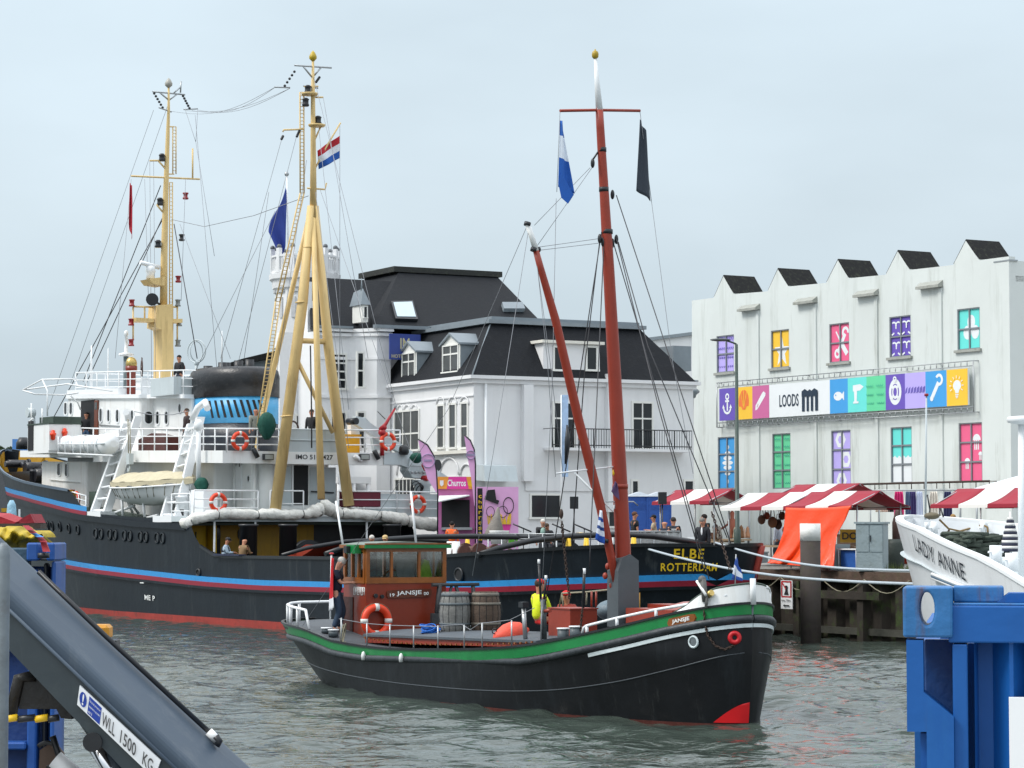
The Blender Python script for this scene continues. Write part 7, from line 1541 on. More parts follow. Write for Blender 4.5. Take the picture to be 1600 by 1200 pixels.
for px, lab, kw in ((582, 'person with white hair and dark jacket sitting behind the barge roof', dict(hair='#c9c4bc', top='#1c2430')), (603, 'person in a beige cap and navy jacket on the tug after deck', dict(hat='#c2a674', top='#1a2334', hair='#7a5a3a'))):
    p = EF.onw(px, 868, 3.6); tp_person(lab, p.x, 3.6, 1.75, 2.4, H=1.68, lean=.12, head_tilt=.35, legs='#22262e', **kw)
for px, py, w_, lab, kw in ((762, 862, 1.2, 'grey haired person seated low behind the tug rail', dict(hair='#b8aea4', top='#b9a8a0')), (797, 864, .4, 'person in a red brown shirt seated on the after deck', dict(top='#8a4a38')), (816, 862, .0, 'person in a white shirt turned away on the after deck', dict(top='#d4d8dc'))):
    p = EF.onw(px, py, w_); tp_person(lab, p.x, w_, 1.75, 2.0, H=1.6, sit=True, legs='#22262e', **kw)
# flags of the tug
def wq(F_, pts, f): return [F_.W(*f(x, y)) for x, y in pts]
t, P, n_ = flag('red white and blue striped flag streaming left from the tripod mast gaff', wq(EF, ((531, 212), (494, 236), (500, 264), (531, 247)), lambda x, y: tp(x, y)), [(.33, '#b01c2c'), (.66, '#dfe4ea'), (1, '#1f56a8')], fold=.12, seed=3)
t, P, n_ = flag('narrow red flag hanging limp from the forward mast yard', wq(EF, ((203, 286), (205, 290), (206, 374), (201, 350)), lambda x, y: mpt(x, y)), [(1, '#a81c30')], fold=.10, seed=5)
fp = thing('flagpole', 'thin white flagpole with ball top on the hotel turret', 'flagpole', HF, (TX, TY, tz(430))); p0 = HF.onu(448, 272, TX); p1 = HF.onu(452, 430, TX)
MB().tube([Vector((0, p1.y-TY, 0)), Vector((0, p0.y-TY, p0.z-tz(430)))], .05, 6).build('pole', WHITEC, fp); MB().ball((0, p0.y-TY, p0.z-tz(430)), .12, 8).build('ball_top', STEEL, fp)
t, P, n_ = flag('dark blue flag drooping from the pole on the hotel turret', [HF.W(*HF.onu(x, y, TX)) for x, y in ((449, 288), (419, 362), (440, 424), (446, 380))], [(1, '#2b3f8c')], fold=.3, seed=2)
# ================================================================== things aboard the barge
JUGF = math.atan2(JF.d.y, JF.d.x)
def jpp(lab, u, w_, z, hd_, **k): return person(lab, JF.W(u, w_, z), JUGF+hd_, **k)
p = jw(525, 978, 1.45); person('person with grey hair, navy polo shirt and jeans standing at the barge stern', JF.W(p.x, p.y, js(p.x)-.02), -.15, top='#141c30', legs='#24384e', hair='#b9b6b0', skin=SKINL, sleeve=.3, head_tilt=.75, lean=.05, hl=(.33, .12, 1.12), hr=(.36, -.03, 1.14))
p = jw(842, 1000, .1); jpp('rescue worker in yellow and red waterproofs sitting behind the steel stack', p.x, .1, js(p.x)+.12, -1.5, sit=True, H=1.75, top='#d6e81e', legs='#c8201c', hat='#b01818', hl=(.3, .25, .55), hr=(.35, -.1, .6))
p = jw(886, 990, -.6); jpp('person in a red helmet mostly hidden behind the oxide hatch house', p.x, -.6, js(p.x)-.4, 2.2, H=1.6, top='#8c2c1c', legs='#22262c', hat='#d0181c')
lifebuoy('large orange lifebuoy hanging on the brown wheelhouse front of the barge', JF.W(*JF.onu(588, 970, UF-.12)), JF.M.to_3x3() @ Vector((-1, 0, 0)), .31)
def barrel(lab, px, u, m1, m2, r=.34, h=1.0, s=1.):
    p = JF.onu(px, 991, u); t = thing('barrel', lab, 'barrel', JF, (u, p.y, cz(u)+.27), group='wooden barrels standing on the hatch of the barge'); n = 24
    MB().lathe([(r*.8, 0), (r*.93, h*.2), (r, h*.45), (r, h*.55), (r*.93, h*.8), (r*.8, h), (r*.76, h), (r*.76, h-.04)], (0, 0, 0), n).build('staves', m1, t)
    for z0, z1 in ((.02, .10), (.24, .30), (.70, .76), (.90, .98)):
        rr = lambda z: r*(1-.2*(2*z-1)**2)+.008
        MB().lathe([(rr(z0)-.02, z0*h), (rr(z0), z0*h+.002), (rr(z1), z1*h-.002), (rr(z1)-.02, z1*h)], (0, 0, 0), n).build('hoop', m2, t)
    m_ = MB()
    for k in range(14): a = 2*math.pi*k/14; m_.tube([Vector((r*(1-.2*(2*i/8-1)**2)*math.cos(a), r*(1-.2*(2*i/8-1)**2)*math.sin(a), i/8*h)) for i in range(9)], .006, 4)
    m_.build('stave_gap', DARK, t); return t
UB_ = jw(712, 985, .4).x
barrel('weathered grey wooden barrel beside the wheelhouse', 711, UB_, mat('grey oak', (.17, .17, .16), .8, var=.35, scale=5, bump=.02, dirt=(.08, .08, .075), dirt_amt=.6, streak=True), mat('grey hoop', (.10, .12, .13), .6), .355, .96)
barrel('darker brown wooden barrel with pale hoops', 758.5, UB_-.3, mat('brown oak', (.075, .05, .035), .8, var=.35, scale=5, bump=.02, dirt=(.12, .09, .06), dirt_amt=.5, streak=True), mat('pale hoop', (.15, .135, .11), .6), .345, .96)
p = jw(800, 985, .9); t = thing('pickup_buoy', 'orange teardrop buoy lying on the barge hatch beside the brown barrel', 'buoy', JF, (p.x, .9, cz(p.x)+.32)); MB().lathe([(.03, -.45), (.12, -.38), (.23, -.15), (.25, .05), (.2, .22), (.08, .33), (.04, .40)], (0, 0, 0), 18, Matrix.Rotation(R(78), 3, 'X')).build('buoy_body', mat('faded orange', '#e0503a', .6, var=.15), t); MB().ring((0, .42, .06), .05, .012, (1, 0, 0), 12, 5).build('eye', BLACK, t)
p = jw(672, 988, 1.0); t = thing('rope_coil', 'blue rope coil lying on the hatch near the grey barrel', 'rope', JF, (p.x, 1.0, cz(p.x)+.30)); m_ = MB(); rnd = random.Random(8)
for k in range(9): m_.ring((rnd.uniform(-.08, .08), rnd.uniform(-.08, .08), .03+.018*k), rnd.uniform(.12, .2), .016, (rnd.uniform(-.5, .5), rnd.uniform(-.5, .5), 1), 18, 5)
m_.build('coil', mat('blue rope', '#1b62b8', .8), t)
def jq(pts, u): return [JF.W(*JF.onu(x, y, u)) for x, y in pts]
t, P, n_ = flag('blue white and blue striped flag hanging from the left end of the barge yard', jq(((875, 188), (879, 190), (896, 303), (872, 292)), MUJ), [(.22, '#2c62b4'), (.56, '#dfe6f0'), (1, '#1f5cb4')], fold=.05, seed=4, th=.006)
m_ = MB(); Q = jq(((872, 285), (876, 270), (896, 304), (887, 318), (877, 309)), MUJ-.03); m_.prism([q-Q[0] for q in Q], (.01, .02, 0)); o_ = m_.build('folded_fly', cmat('#1f5cb4', name='flag #1f5cb4'), t); o_.location = Q[0]-t.location
t, P, n_ = flag('dark grey flag hanging from the right end of the barge yard', jq(((1000, 186), (1008, 205), (1018, 314), (994, 298)), MUJ), [(1, '#353d47')], fold=.05, seed=6, th=.006)
t, P, n_ = flag('blue and white striped flag hanging before the leaning red boom', jq(((937, 797), (942, 799), (943, 850), (930, 843)), MUJ-.3), [(.2, '#dfe4ee'), (.35, '#2a58a8'), (.5, '#dfe4ee'), (.62, '#2a4a88'), (.75, '#dfe4ee'), (1, '#1f4fa8')], fold=.05, seed=7, th=.005)
t, P, n_ = flag('small purple pennant furled on the white staff at the barge mast', jq(((961, 752), (964, 755), (967, 782), (955, 768)), MUJ-.2), [(1, '#5c4468')], fold=.03, seed=9, th=.005)
ub_ = .5; t, P, n_ = flag('blue and white pennant standing on the barge bow', jq(((1150, 868), (1157, 890), (1160, 908), (1143, 905)), ub_), [(.4, '#2a50a0'), (.75, '#dfe4ee'), (1, '#2a50a0')], fold=.03, seed=10, th=.005)
a, b = JF.onu(1150, 866, ub_), JF.onu(1148, 932, ub_); s_ = thing('flagstaff', 'thin staff carrying the blue and white pennant on the bow', 'flagstaff', JF, b); MB().tube([(0, 0, 0), a-b], .012, 6).build('staff', STEEL, s_)
a, b = jw(518, 865, 1.6), jw(516, 968, 1.6); s_ = thing('ensign_staff', 'white staff with red knob at the barge stern', 'flagstaff', JF, b); MB().tube([(0, 0, 0), a-b], .022, 6).build('staff', WHITEC, s_); MB().ball(a-b, (.06, .06, .025), 10).build('knob', mat('knob red', '#b0181c', .4), s_)
t, P, n_ = flag('red and white ensign hanging limp on the barge stern staff', [JF.W(*jw(x, y, 1.62)) for x, y in ((518, 870), (521, 874), (523, 950), (514, 955))], [(.75, '#c01a24'), (1, '#dcdfe4')], fold=.03, seed=11, th=.005)
# ================================================================== quay: market stalls, lamp, people
REDC = mat('red canvas', '#901b2e', .75, var=.08, scale=2, bump=.01); WHC = mat('white canvas', (.72, .71, .68), .75, var=.06, scale=2, bump=.01)
def stall(lab, el, er, rl, stripes, Y, depth=1.25, drop=.5, back=True, first=0, group='red and white striped market stalls'):
    """el, er: px of the front eave ends (left, right); rl ridge height px at the left end; Y depth of the left eave end"""
    p = atY(el[0], el[1], Y); q = QF.L(p); t_len = None
    # right end on the same line along the quay
    w0 = q.y; r = QF.onw(er[0], er[1], w0); L = q.x-r.x; ez = (q.z+r.z)/2; t = thing('market_stall', lab, 'market stall', QF, (r.x, w0, qz(w0)), group=group); h = ez-qz(w0)
    rz = h+drop; n = stripes; mats = [REDC, WHC]; m_ = MB(); K = 7
    for s_ in (0, 1):                                  # front slope, back slope
        for k in range(n):
            u0, u1 = L*k/n, L*(k+1)/n; rows = []
            for i in range(K):
                f = i/(K-1); y = -depth*f if s_ == 0 else -2*depth+depth*f; z = lerp(h, rz, f)-.07*math.sin(math.pi*f); rows.append([Vector((lerp(u0, u1, j/4), y, z-.03*math.sin(math.pi*j/4)*(1-f))) for j in range(5)])
            m_.grid(rows, mi=(k+first) % 2)
        for k in range(n): u0, u1 = L*k/n, L*(k+1)/n; y = 0 if s_ == 0 else -2*depth; m_.add([(u0, y+(.01 if s_ == 0 else -.01), h), (u1, y+(.01 if s_ == 0 else -.01), h), (u1, y+(.02 if s_ == 0 else -.02), h-.12), (u0, y+(.02 if s_ == 0 else -.02), h-.12)], [(0, 1, 2, 3)], (k+first) % 2)
    c_ = m_.build('canopy', mats, t); sd = c_.modifiers.new('s', 'SOLIDIFY'); sd.thickness = .012
    m_ = MB(); npst = max(2, round(L/3.2)+1)
    for k in range(npst):
        u = .12+(L-.24)*k/(npst-1)
        for y in (-.3, -2*depth+.3): m_.tube([(u, y, 0), (u, y, h+.08)], .03, 6)
        m_.tube([(u, 0, h-.03), (u, -depth, rz-.03), (u, -2*depth, h-.03)], .022, 5)
    for y, z in ((-.02, h-.03), (-depth, rz-.03), (-2*depth+.02, h-.03)): m_.tube([(0, y, z), (L, y, z)], .022, 5)
    m_.build('stall_frame', STEEL, t); MB().bb((.3, -2*depth+.4, .72), (L-.3, -.5, .78)).build('stall_counter', mat('plywood', (.3, .22, .14), .8, var=.2), t)
    return t, r.x, w0, L, h
s1, *_ = stall('market stall with striped canopy between the blue cabins and the tall lamp post', (1019, 786), (1108, 781), 0, 3, 99, depth=1.1, drop=.46)
s2, s2u, s2w, s2L, s2h = stall('longest striped market stall, with the bright orange tarpaulin hung from it', (1125, 793), (1331, 790), 0, 6, 90.5, depth=1.2, drop=.5)
s3, s3u, s3w, s3L, s3h = stall('striped market stall standing behind the long one near the pink cloth', (1203, 775), (1303, 774), 0, 3, 99.5, depth=1.25, drop=.45)
s4, s4u, s4w, s4L, s4h = stall('striped market stall at the far right behind the white ship', (1454, 789), (1590, 787), 0, 3, 88, depth=1.2, drop=.55)
# tarpaulin
OT = mat('orange tarpaulin', '#f2480c', .42, var=.06, scale=2, bump=.02, coat=.2); t = thing('tarpaulin', 'bright orange tarpaulin hung from the long stall and spread at its foot', 'tarpaulin', QF, (s2u, s2w+.12, 0)); o = Vector((s2u, s2w+.12, 0))
def tq(x, y, w_): return QF.onw(x, y, w_)-o
lx = [(1228, 793), (1226, 815), (1224, 832), (1216, 855), (1208, 870), (1199, 880)]; rx = [(1330, 790), (1321, 812), (1308, 835), (1305, 855), (1304, 872), (1303, 889)]; rows = []
for i in range(26):
    f = i/25*5; a = min(4, int(f)); g = f-a; l = [lerp(lx[a][k], lx[a+1][k], g) for k in (0, 1)]; r = [lerp(rx[a][k], rx[a+1][k], g) for k in (0, 1)]; row = []
    for j in range(41):
        s_ = j/40; w_ = s2w+.1+.55*(i/25)**1.5+.10*math.sin(s_*17+i*.25)*(i/25)+.05*math.sin(s_*41+i*.5)*(i/25)**2; row.append(tq(lerp(l[0], r[0], s_), lerp(l[1], r[1], s_)+2.2*math.sin(s_*math.pi)*(1-i/25), w_))
    rows.append(row)
c_ = MB().grid(rows).build('tarp_sheet', OT, t); c_.modifiers.new('s', 'SOLIDIFY').thickness = .012
# goods
def goods(name, lab, cat, px, py, Y, build, group=None):
    p = atY(px, py, Y); l = QF.L(p); t = thing(name, lab, cat, QF, (l.x, l.y, l.z), group=group); build(t); return t
BRN = [cmat(c, .7, name='leather '+c) for c in ('#5a3826', '#7c5238', '#3c2620', '#8a3c22')]
def bagb(m, s):
    def f(t): MB().ball((0, 0, 0), (.2*s, .1*s, .17*s), 10).build('bag_body', m, t); MB().ring((0, 0, .14*s), .13*s, .013, (0, 1, 0), 14, 5, a0=0, a1=math.pi).build('strap', m, t) if False else MB().tube([(-.13*s, 0, .1*s), (-.06*s, 0, .38*s), (.06*s, 0, .38*s), (.13*s, 0, .1*s)], .014, 5).build('strap', m, t)
    return f
for i, (x, y, s) in enumerate(((1190, 812, 1), (1207, 816, 1.2), (1216, 820, 1), (1198, 806, .8), (1222, 806, .9))):
    goods('handbag', ('small tan handbag hanging furthest left', 'brown round handbag hanging in the middle', 'lowest brown handbag next to the orange tarpaulin', 'small dark handbag hanging highest', 'dark handbag hanging against the orange tarpaulin')[i]+' under the long stall', 'handbag', x, y, 90.2, bagb(BRN[i % 4], s), 'handbags hanging under the long market stall')
cl = [('#d8c8b8', 1368, 1381), ('#e4c4b4', 1378, 1389), ('#1c1a20', 1388, 1396), ('#c8286c', 1397, 1412), ('#5a6888', 1414, 1422), ('#463c70', 1421, 1432), ('#ccd4e8', 1431, 1442), ('#d8d0c4', 1452, 1466), ('#33365c', 1474, 1487)]
nm = {'#d8c8b8': 'beige', '#e4c4b4': 'pale pink', '#1c1a20': 'black', '#c8286c': 'bright pink', '#5a6888': 'slate blue', '#463c70': 'purple', '#ccd4e8': 'pale blue', '#d8d0c4': 'cream', '#33365c': 'navy'}
for c, x0, x1 in cl:
    Yc = 104; a, b = atY(x0, 768, Yc), atY(x1, 800 if x0 < 1396 else 812, Yc); a.z = atY(0, 768 if x0 > 1390 else 790, Yc).z; t = thing('garment', nm[c]+' garment hanging on the clothes rail behind the stalls', 'clothing', loc=((a.x+b.x)/2, Yc, b.z), group='clothes on a rail'); W, H = b.x-a.x, a.z-b.z
    MB().grid([[Vector((W*(j/12-.5)*(1-.25*(z/6)**4), .05*math.sin(j*1.6+len(nm[c])), H*z/6)) for j in range(13)] for z in range(7)]).build('cloth', cmat(c, .85, name='cloth '+c), t)
    t.children[0].modifiers.new('s', 'SOLIDIFY').thickness = .02
a, b = atY(1360, 766, 104.05), atY(1500, 766, 104.05); t = thing('clothes_rail', 'long metal rail from which the clothes hang behind the stalls', 'rail', loc=(a.x, a.y, 2.9)); z = a.z-2.9
mb = MB(); mb.tube([(0, 0, z), (b.x-a.x, 0, z)], .025, 6)
for x in (0, (b.x-a.x)/2, b.x-a.x): mb.tube([(x, 0, 0), (x, 0, z)], .025, 6)
mb.build('rail_frame', STEEL, t)
def boxb(sz, m, lid=None):
    def f(t):
        MB().bb((-sz[0]/2, -sz[1]/2, 0), (sz[0]/2, sz[1]/2, sz[2])).build('box_body', m, t)
        if lid: MB().bb((-sz[0]/2-.03, -sz[1]/2-.03, sz[2]), (sz[0]/2+.03, sz[1]/2+.03, sz[2]+.05)).build('lid', lid, t)
    return f
def ground_thing(name, lab, cat, px, Y, build, rot=0, group=None):
    p = on_quay(px, Y); t = thing(name, lab, cat, loc=p, rotz=rot+math.atan2(QF.d.y, QF.d.x), group=group); build(t); return t
CABM = mat('cabinet grey', (.25, .31, .33), .5, var=.06, dirt=(.14, .16, .14), dirt_amt=.4)
def cab(t):
    h = 1.52; MB().bb((-.45, -.35, 0), (.45, .3, h)).build('cabinet_body', CABM, t); MB().bb((-.5, -.4, h), (.5, .35, h+.06)).build('cabinet_lid', CABM, t)
    for s_ in (-1, 1): MB().bb((.02 if s_ > 0 else -.43, .303, .62), (.43 if s_ > 0 else -.02, .32, h-.04)).build('door', CABM, t)
    MB().bb((-.43, .303, .05), (.43, .318, .58)).build('plinth_panel', CABM, t); MB().bb((-.05, .325, .95), (-.02, .35, 1.15)).build('handle', BLACK, t)
# the cabinet shows its water side left and its end right
p = on_quay(1362, 82.8); t = thing('switch_cabinet', 'grey two door electrical cabinet at the quay edge', 'cabinet', loc=p, rotz=math.atan2(QF.d.y, QF.d.x)+R(38)); cab(t)
ground_thing('dark_bin', 'dark rounded bin between the grey cabinet and the white ship', 'bin', 1398, 84, lambda t: MB().lathe([(.25, 0), (.3, .1), (.3, .8), (.22, .95)], (0, 0, 0), 14).build('bin_body', mat('bin dark green', (.02, .03, .025), .6), t))
ground_thing('fuel_bottle', 'rusty brown standing cylinder beside the dark bin', 'cylinder', 1404, 87, lambda t: MB().lathe([(.2, 0), (.22, .1), (.22, 1.4), (.12, 1.75), (.08, 1.9)], (0, 0, 0), 14).build('bottle', mat('worn red brown', (.05, .025, .02), .6), t))
ground_thing('market_table', 'blue cloth covered folding table left of the grey cabinet', 'table', 1334, 84, lambda t: (MB().bb((-.5, -.3, .66), (.5, .3, .7)).build('table_top', WHITE, t), MB().bb((-.4, -.25, .05), (.45, .2, .655)).build('blue_cloth', mat('table blue', '#1f55a0', .7, var=.15), t), [MB().tube([(x, y, 0), (x, y, .66)], .02, 5).build('leg', WHITEC, t) for x in (-.47, .47) for y in (-.27, .27)]))
ground_thing('white_board', 'pale upright board leaning behind the orange tarpaulin', 'board', 1312, 84.5, lambda t: MB().bb((-.03, -.4, 0), (.03, .4, .85)).build('board', CABM, t))
ground_thing('yellow_sign', 'yellow banner with black letters on the stall table behind the cabinet', 'sign', 1337, 88, lambda t: (MB().bb((-.9, -.05, .75), (.9, .0, 1.2)).build('banner_cloth', YELB, t), add_text(MB(), 'DOMI', lambda x, y: (.75-x, .02, .85+y), 1.4, .25, 0, .02).build('lettering', BLACK, t)))
for i, (x, Y, c, sz, lab) in enumerate(((1352, 92, '#2a6ab8', (.9, .6, .25), 'blue crate hanging goods under the long stall roof'), (1327, 91, '#5c4632', (.8, .5, .9), 'brown goods stack under the right end of the long stall'), (1425, 88, '#e2c81a', (.6, .3, .5), 'yellow crate behind the bow of the white ship'), (1418, 87, '#a8321c', (.7, .4, .35), 'red crate low beside the white ship bow'), (1182, 93, '#7c8488', (.7, .5, .35), 'grey plastic crate standing left of the hanging handbags'))):
    ground_thing('goods_crate', lab, 'crate', x, Y, boxb(sz, cmat(c, .6, name='crate '+c), cmat(c, .6, name='crate '+c)))
ground_thing('market_table', 'table with figurines and pots under the stall behind the suited man', 'table', 1130, 97, lambda t: (MB().bb((-1.3, -.4, .72), (1.3, .4, .78)).build('table_top', mat('plywood', (.3, .22, .14), .8), t), [MB().tube([(x, y, 0), (x, y, .72)], .025, 5).build('leg', BLACK, t) for x in (-1.2, 1.2) for y in (-.3, .3)]))
for i, x in enumerate((1108, 1116, 1124, 1141, 1148, 1158, 1163, 1168)):
    p = on_quay(x, 96.6); p.z += .79; t = thing('figurine', 'small '+('white', 'brown', 'grey', 'terracotta', 'cream', 'wooden', 'pale', 'tan')[i]+' figurine among those on the stall tables by the lamp post', 'figurine', loc=p, group='figurines on the stall table'); r = .07+.02*(i % 3); MB().lathe([(r, 0), (r*1.1, .1), (r*.6, .22+.04*(i % 3)), (r*.7, .3+.05*(i % 3)), (.01, .38+.06*(i % 3))], (0, 0, 0), 10).build('figure', cmat(('#c8c4bc', '#6b4a34', '#8a8880', '#a06040', '#cfc0a4', '#7a5434', '#c8a890', '#b08060')[i], name='fig%d' % i), t)
p = on_quay(1144, 96.8); t = thing('mannequin', 'terracotta coloured mannequin bust raising an arm under the stall', 'mannequin', loc=p); MB().lathe([(.12, .8), (.16, 1.0), (.13, 1.2), (.19, 1.42), (.07, 1.55), (.08, 1.66), (.09, 1.75), (.02, 1.84)], (0, 0, 0), 12).build('torso', mat('terracotta', '#a5604a', .7), t); MB().tube([(0, .15, 1.45), (-.3, .3, 1.2), (-.5, .35, 1.1)], .04, 8).build('arm', mat('terracotta', '#a5604a', .7), t)
# price board
p = on_quay(1086, 86); t = thing('info_board', 'white notice board with wooden edge standing behind the tug stern', 'board', loc=p, rotz=R(8)); b_ = MB().box((0, 0, .75), (.5, .03, .7), Matrix.Rotation(R(-8), 3, 'X')).build('board_face', WHITEC, t); MB().box((.27, 0, .75), (.04, .05, .72), Matrix.Rotation(R(-8), 3, 'X')).build('board_edge', WOODV, t)
A = Art(lambda x, y, h: (x-.2, -.03-h, .5+y)); [A.bar(.02, .05+.09*k, .1+.05*((k*3) % 4), .05+.09*k, .02) for k in range(5)]; A.mb.build('writing', cmat('#3c4c5c', name='ink'), t)
# screen with grey cloth
p0, p1 = on_quay(958, 88), on_quay(1062, 91); t = thing('barrier', 'grey cloth covered barrier on the quay above the tug stern', 'barrier', loc=p0); d = p1-p0; m_ = MB(); z0_, z1_ = .2, 1.25
m_.grid([[Vector((d.x*j/30, d.y*j/30-.03*math.sin(j*1.9), lerp(z0_, z1_, k/4))) for j in range(31)] for k in range(5)]); c_ = m_.build('barrier_cloth', mat('grey cloth', (.36, .38, .38), .85, var=.15, scale=3, bump=.03), t); c_.modifiers.new('s', 'SOLIDIFY').thickness = .02
m_ = MB(); m_.tube([(0, 0, z1_+.02), (d.x, d.y, z1_+.02)], .03, 6)
for k in range(6): m_.tube([(d.x*k/5, d.y*k/5, 0), (d.x*k/5, d.y*k/5, z1_)], .03, 6)
m_.build('barrier_frame', STEEL, t)
# tube railing of the floating stage left of it
p0, p1 = on_quay(763, 93), on_quay(935, 91); t = thing('gangway_railing', 'grey tube railing of the quay stage in front of the dark window', 'railing', loc=p0); d = p1-p0; m_ = MB()
for z in (.55, 1.0, 1.18): m_.tube([(0, 0, z), (d.x, d.y, z)], .025, 5)
for k in range(9): m_.tube([(d.x*k/8, d.y*k/8, -.3), (d.x*k/8, d.y*k/8, 1.18)], .03, 5)
m_.build('railing_frame', STEEL, t)
# portable toilets
for i, (x, lab) in enumerate(((997, 'blue portable cabin half hidden behind the red mast'), (1027, 'blue portable cabin next to the striped stall'))):
    p = on_quay(x, 107); t = thing('portable_toilet', lab, 'portable toilet', loc=p, rotz=R(5), group='blue portable cabins'); CB = mat('cabin blue', '#1d4c98', .5, var=.06); h = atY(0, 776, 107).z-p.z
    MB().bb((-.52, -.52, 0), (.52, .52, h)).build('cabin_body', CB, t); MB().bb((-.42, -.55, .15), (.42, -.525, h-.2)).build('door', CB, t); MB().add([(-.56, -.58, h), (.56, -.58, h), (.56, .56, h), (-.56, .56, h), (0, -.5, h+.2), (0, .5, h+.2)], [(0, 1, 4), (1, 2, 5, 4), (2, 3, 5), (3, 0, 4, 5)]).build('roof', mat('roof grey white', (.5, .55, .6), .5), t)
    m_ = MB(); [m_.bb((-.35, -.56, h-.3-.06*k), (.35, -.552, h-.28-.06*k)) for k in range(5)]; m_.build('louvre', CB, t)
# loudspeakers on stands
for x, y0, y1, Y, lab in ((897, 776, 795, 100, 'black loudspeaker on a stand before the hotel wall'), (1035, 769, 788, 96, 'black loudspeaker on a stand beside the striped stall')):
    p = on_quay(x, Y); a, b = atY(x-6.5, y0, Y), atY(x+6.5, y1, Y); t = thing('loudspeaker', lab, 'loudspeaker', loc=p); MB().bb((a.x-p.x, -.18, b.z-p.z), (b.x-p.x, .18, a.z-p.z)).build('speaker_box', BLACK, t); MB().tube([(0, 0, 0), (0, 0, b.z-p.z)], .025, 6).build('stand_pole', BLACK, t)
    for k in range(3): a_ = k*2.1; MB().tube([(0, 0, .7), (.45*math.cos(a_), .45*math.sin(a_), 0)], .015, 5).build('leg', BLACK, t)
# lamp post
p = on_quay(1152, 93.5); t = thing('street_lamp', 'tall dark green street lamp post in front of the warehouse', 'street lamp', loc=p); ht = atY(0, 538, 93.5).z-p.z; GP = mat('lamp post green', (.035, .06, .05), .5, var=.1)
MB().tube([(0, 0, 0), (0, 0, 1.2), (0, 0, 1.25), (0, 0, ht)], [.13, .13, .085, .055], 10).build('post', GP, t); b = atY(1119, 531, 93.5)-p; MB().tube([(0, 0, ht), (-.12, 0, ht+.06), (b.x+.3, 0, b.z)], .035, 6).build('arm', GP, t); MB().ball((b.x+.15, 0, b.z), (.38, .12, .06), 10).build('lamp_head', mat('lamp head', (.05, .06, .06), .4), t)
# churros kiosk
PK = mat('kiosk pink', '#c070a6', .5, var=.05, bump=0); LPK = mat('kiosk light pink', '#dca6d2', .5, var=.05, bump=0); KG = mat('kiosk grey', (.35, .36, .38), .5)
Yk = 101; p = on_quay(720, Yk); t = thing('food_kiosk', 'pink food kiosk selling churros under an orange and pink sign', 'kiosk', loc=p); o = p
def kp(x, y, dy=0): q = atY(x, y, Yk); return Vector((q.x-o.x, dy, q.z-o.z))
def kb(x0, y0, x1, y1, d0, d1, name, m, zlo=None): a = kp(x0, y0); b = kp(x1, y1); return MB().bb((a.x, d0, max(0, b.z)), (b.x, d1, a.z)).build(name, m, t)
kb(684, 764, 742, 860, 0, .08, 'kiosk_front', PK); kb(744, 761, 810, 860, -.3, .1, 'side_board', LPK); kb(684, 762, 810, 860, .1, 2.4, 'kiosk_body', KG); kb(690, 781, 734, 826, -.02, -.001, 'serving_opening', DARK); kb(690, 824, 738, 828, -.35, -.001, 'counter', STEEL)
a, b = kp(686, 785), kp(734, 776); MB().prism([(a.x, -.02, b.z), (b.x, -.02, b.z), (b.x, -.9, b.z+.02), (a.x, -.9, a.z)], (0, 0, .04)).build('canopy_flap', WHITEC, t)
a, b = kp(684, 764), kp(741, 745); sb = MB().bb((a.x, -.12, a.z), (b.x, -.02, b.z)).build('sign_board', mat('sign orange', '#e89a3c', .5, bump=0), t)
A = Art(lambda x, y, h: (a.x+x, -.12-h, a.z+y)); W, H = b.x-a.x, b.z-a.z; A.poly([(W*.25, 0), (W*.85, 0), (W*.78, H), (W*.3, H)], 1); A.text('Churros', W*.27, H*.22, W*.5, H*.55, 0); A.poly([(W*.06, H*.7), (W*.06, H*.35), (W*.11, H*.2), (W*.16, H*.35), (W*.16, H*.7)], 0); A.disc(W*.92, H*.45, H*.28, 2); A.mb.build('lettering', [WHITEC, mat('sign pink', '#d83a98', .5, bump=0), YELB], sb)
a, b = kp(746, 860), kp(808, 763); A = Art(lambda x, y, h: (a.x+x, -.3-h, a.z+y)); W, H = b.x-a.x, b.z-a.z
A.poly([(0, H*.12), (W*.13, H*.12), (W*.13, H), (0, H)], 0); A.poly([(W*.45, H*.42), (W*.85, H*.42), (W*.77, H*.22), (W*.55, H*.22)], 3)
rnd = random.Random(3)
for k in range(16): x = W*(.28+.036*k); A.bar(x, H*.42, x+W*rnd.uniform(-.04, .04), H*rnd.uniform(.5, .6), W*.03, 1)
A.poly([(W*.18, H*.82), (W*.52, H*.74), (W*.55, H*.8), (W*.2, H*.88)], 0); A.poly([(W*.2, H*.86), (W*.48, H*.8), (W*.44, H*.98), (W*.26, H*.97)], 0); A.ring(W*.78, H*.72, W*.13, W*.02, 0, ry=W*.2); A.ring(W*.33, H*.62, W*.1, W*.015, 0, ry=W*.13); A.ring(W*.64, H*.62, W*.12, W*.015, 0, ry=W*.14); A.mb.build('poster_art', [DARK, YELB, WHITEC, mat('sign pink', '#d83a98', .5, bump=0)], t)
for k, ch in enumerate('churrosan'): add_text(MB(), ch, lambda x, y, k=k: (a.x+W*.03+x, -.335, a.z+H*(.84-.085*k)+y), W*.08, H*.05, 0, .02).build('letter', YELB, t)
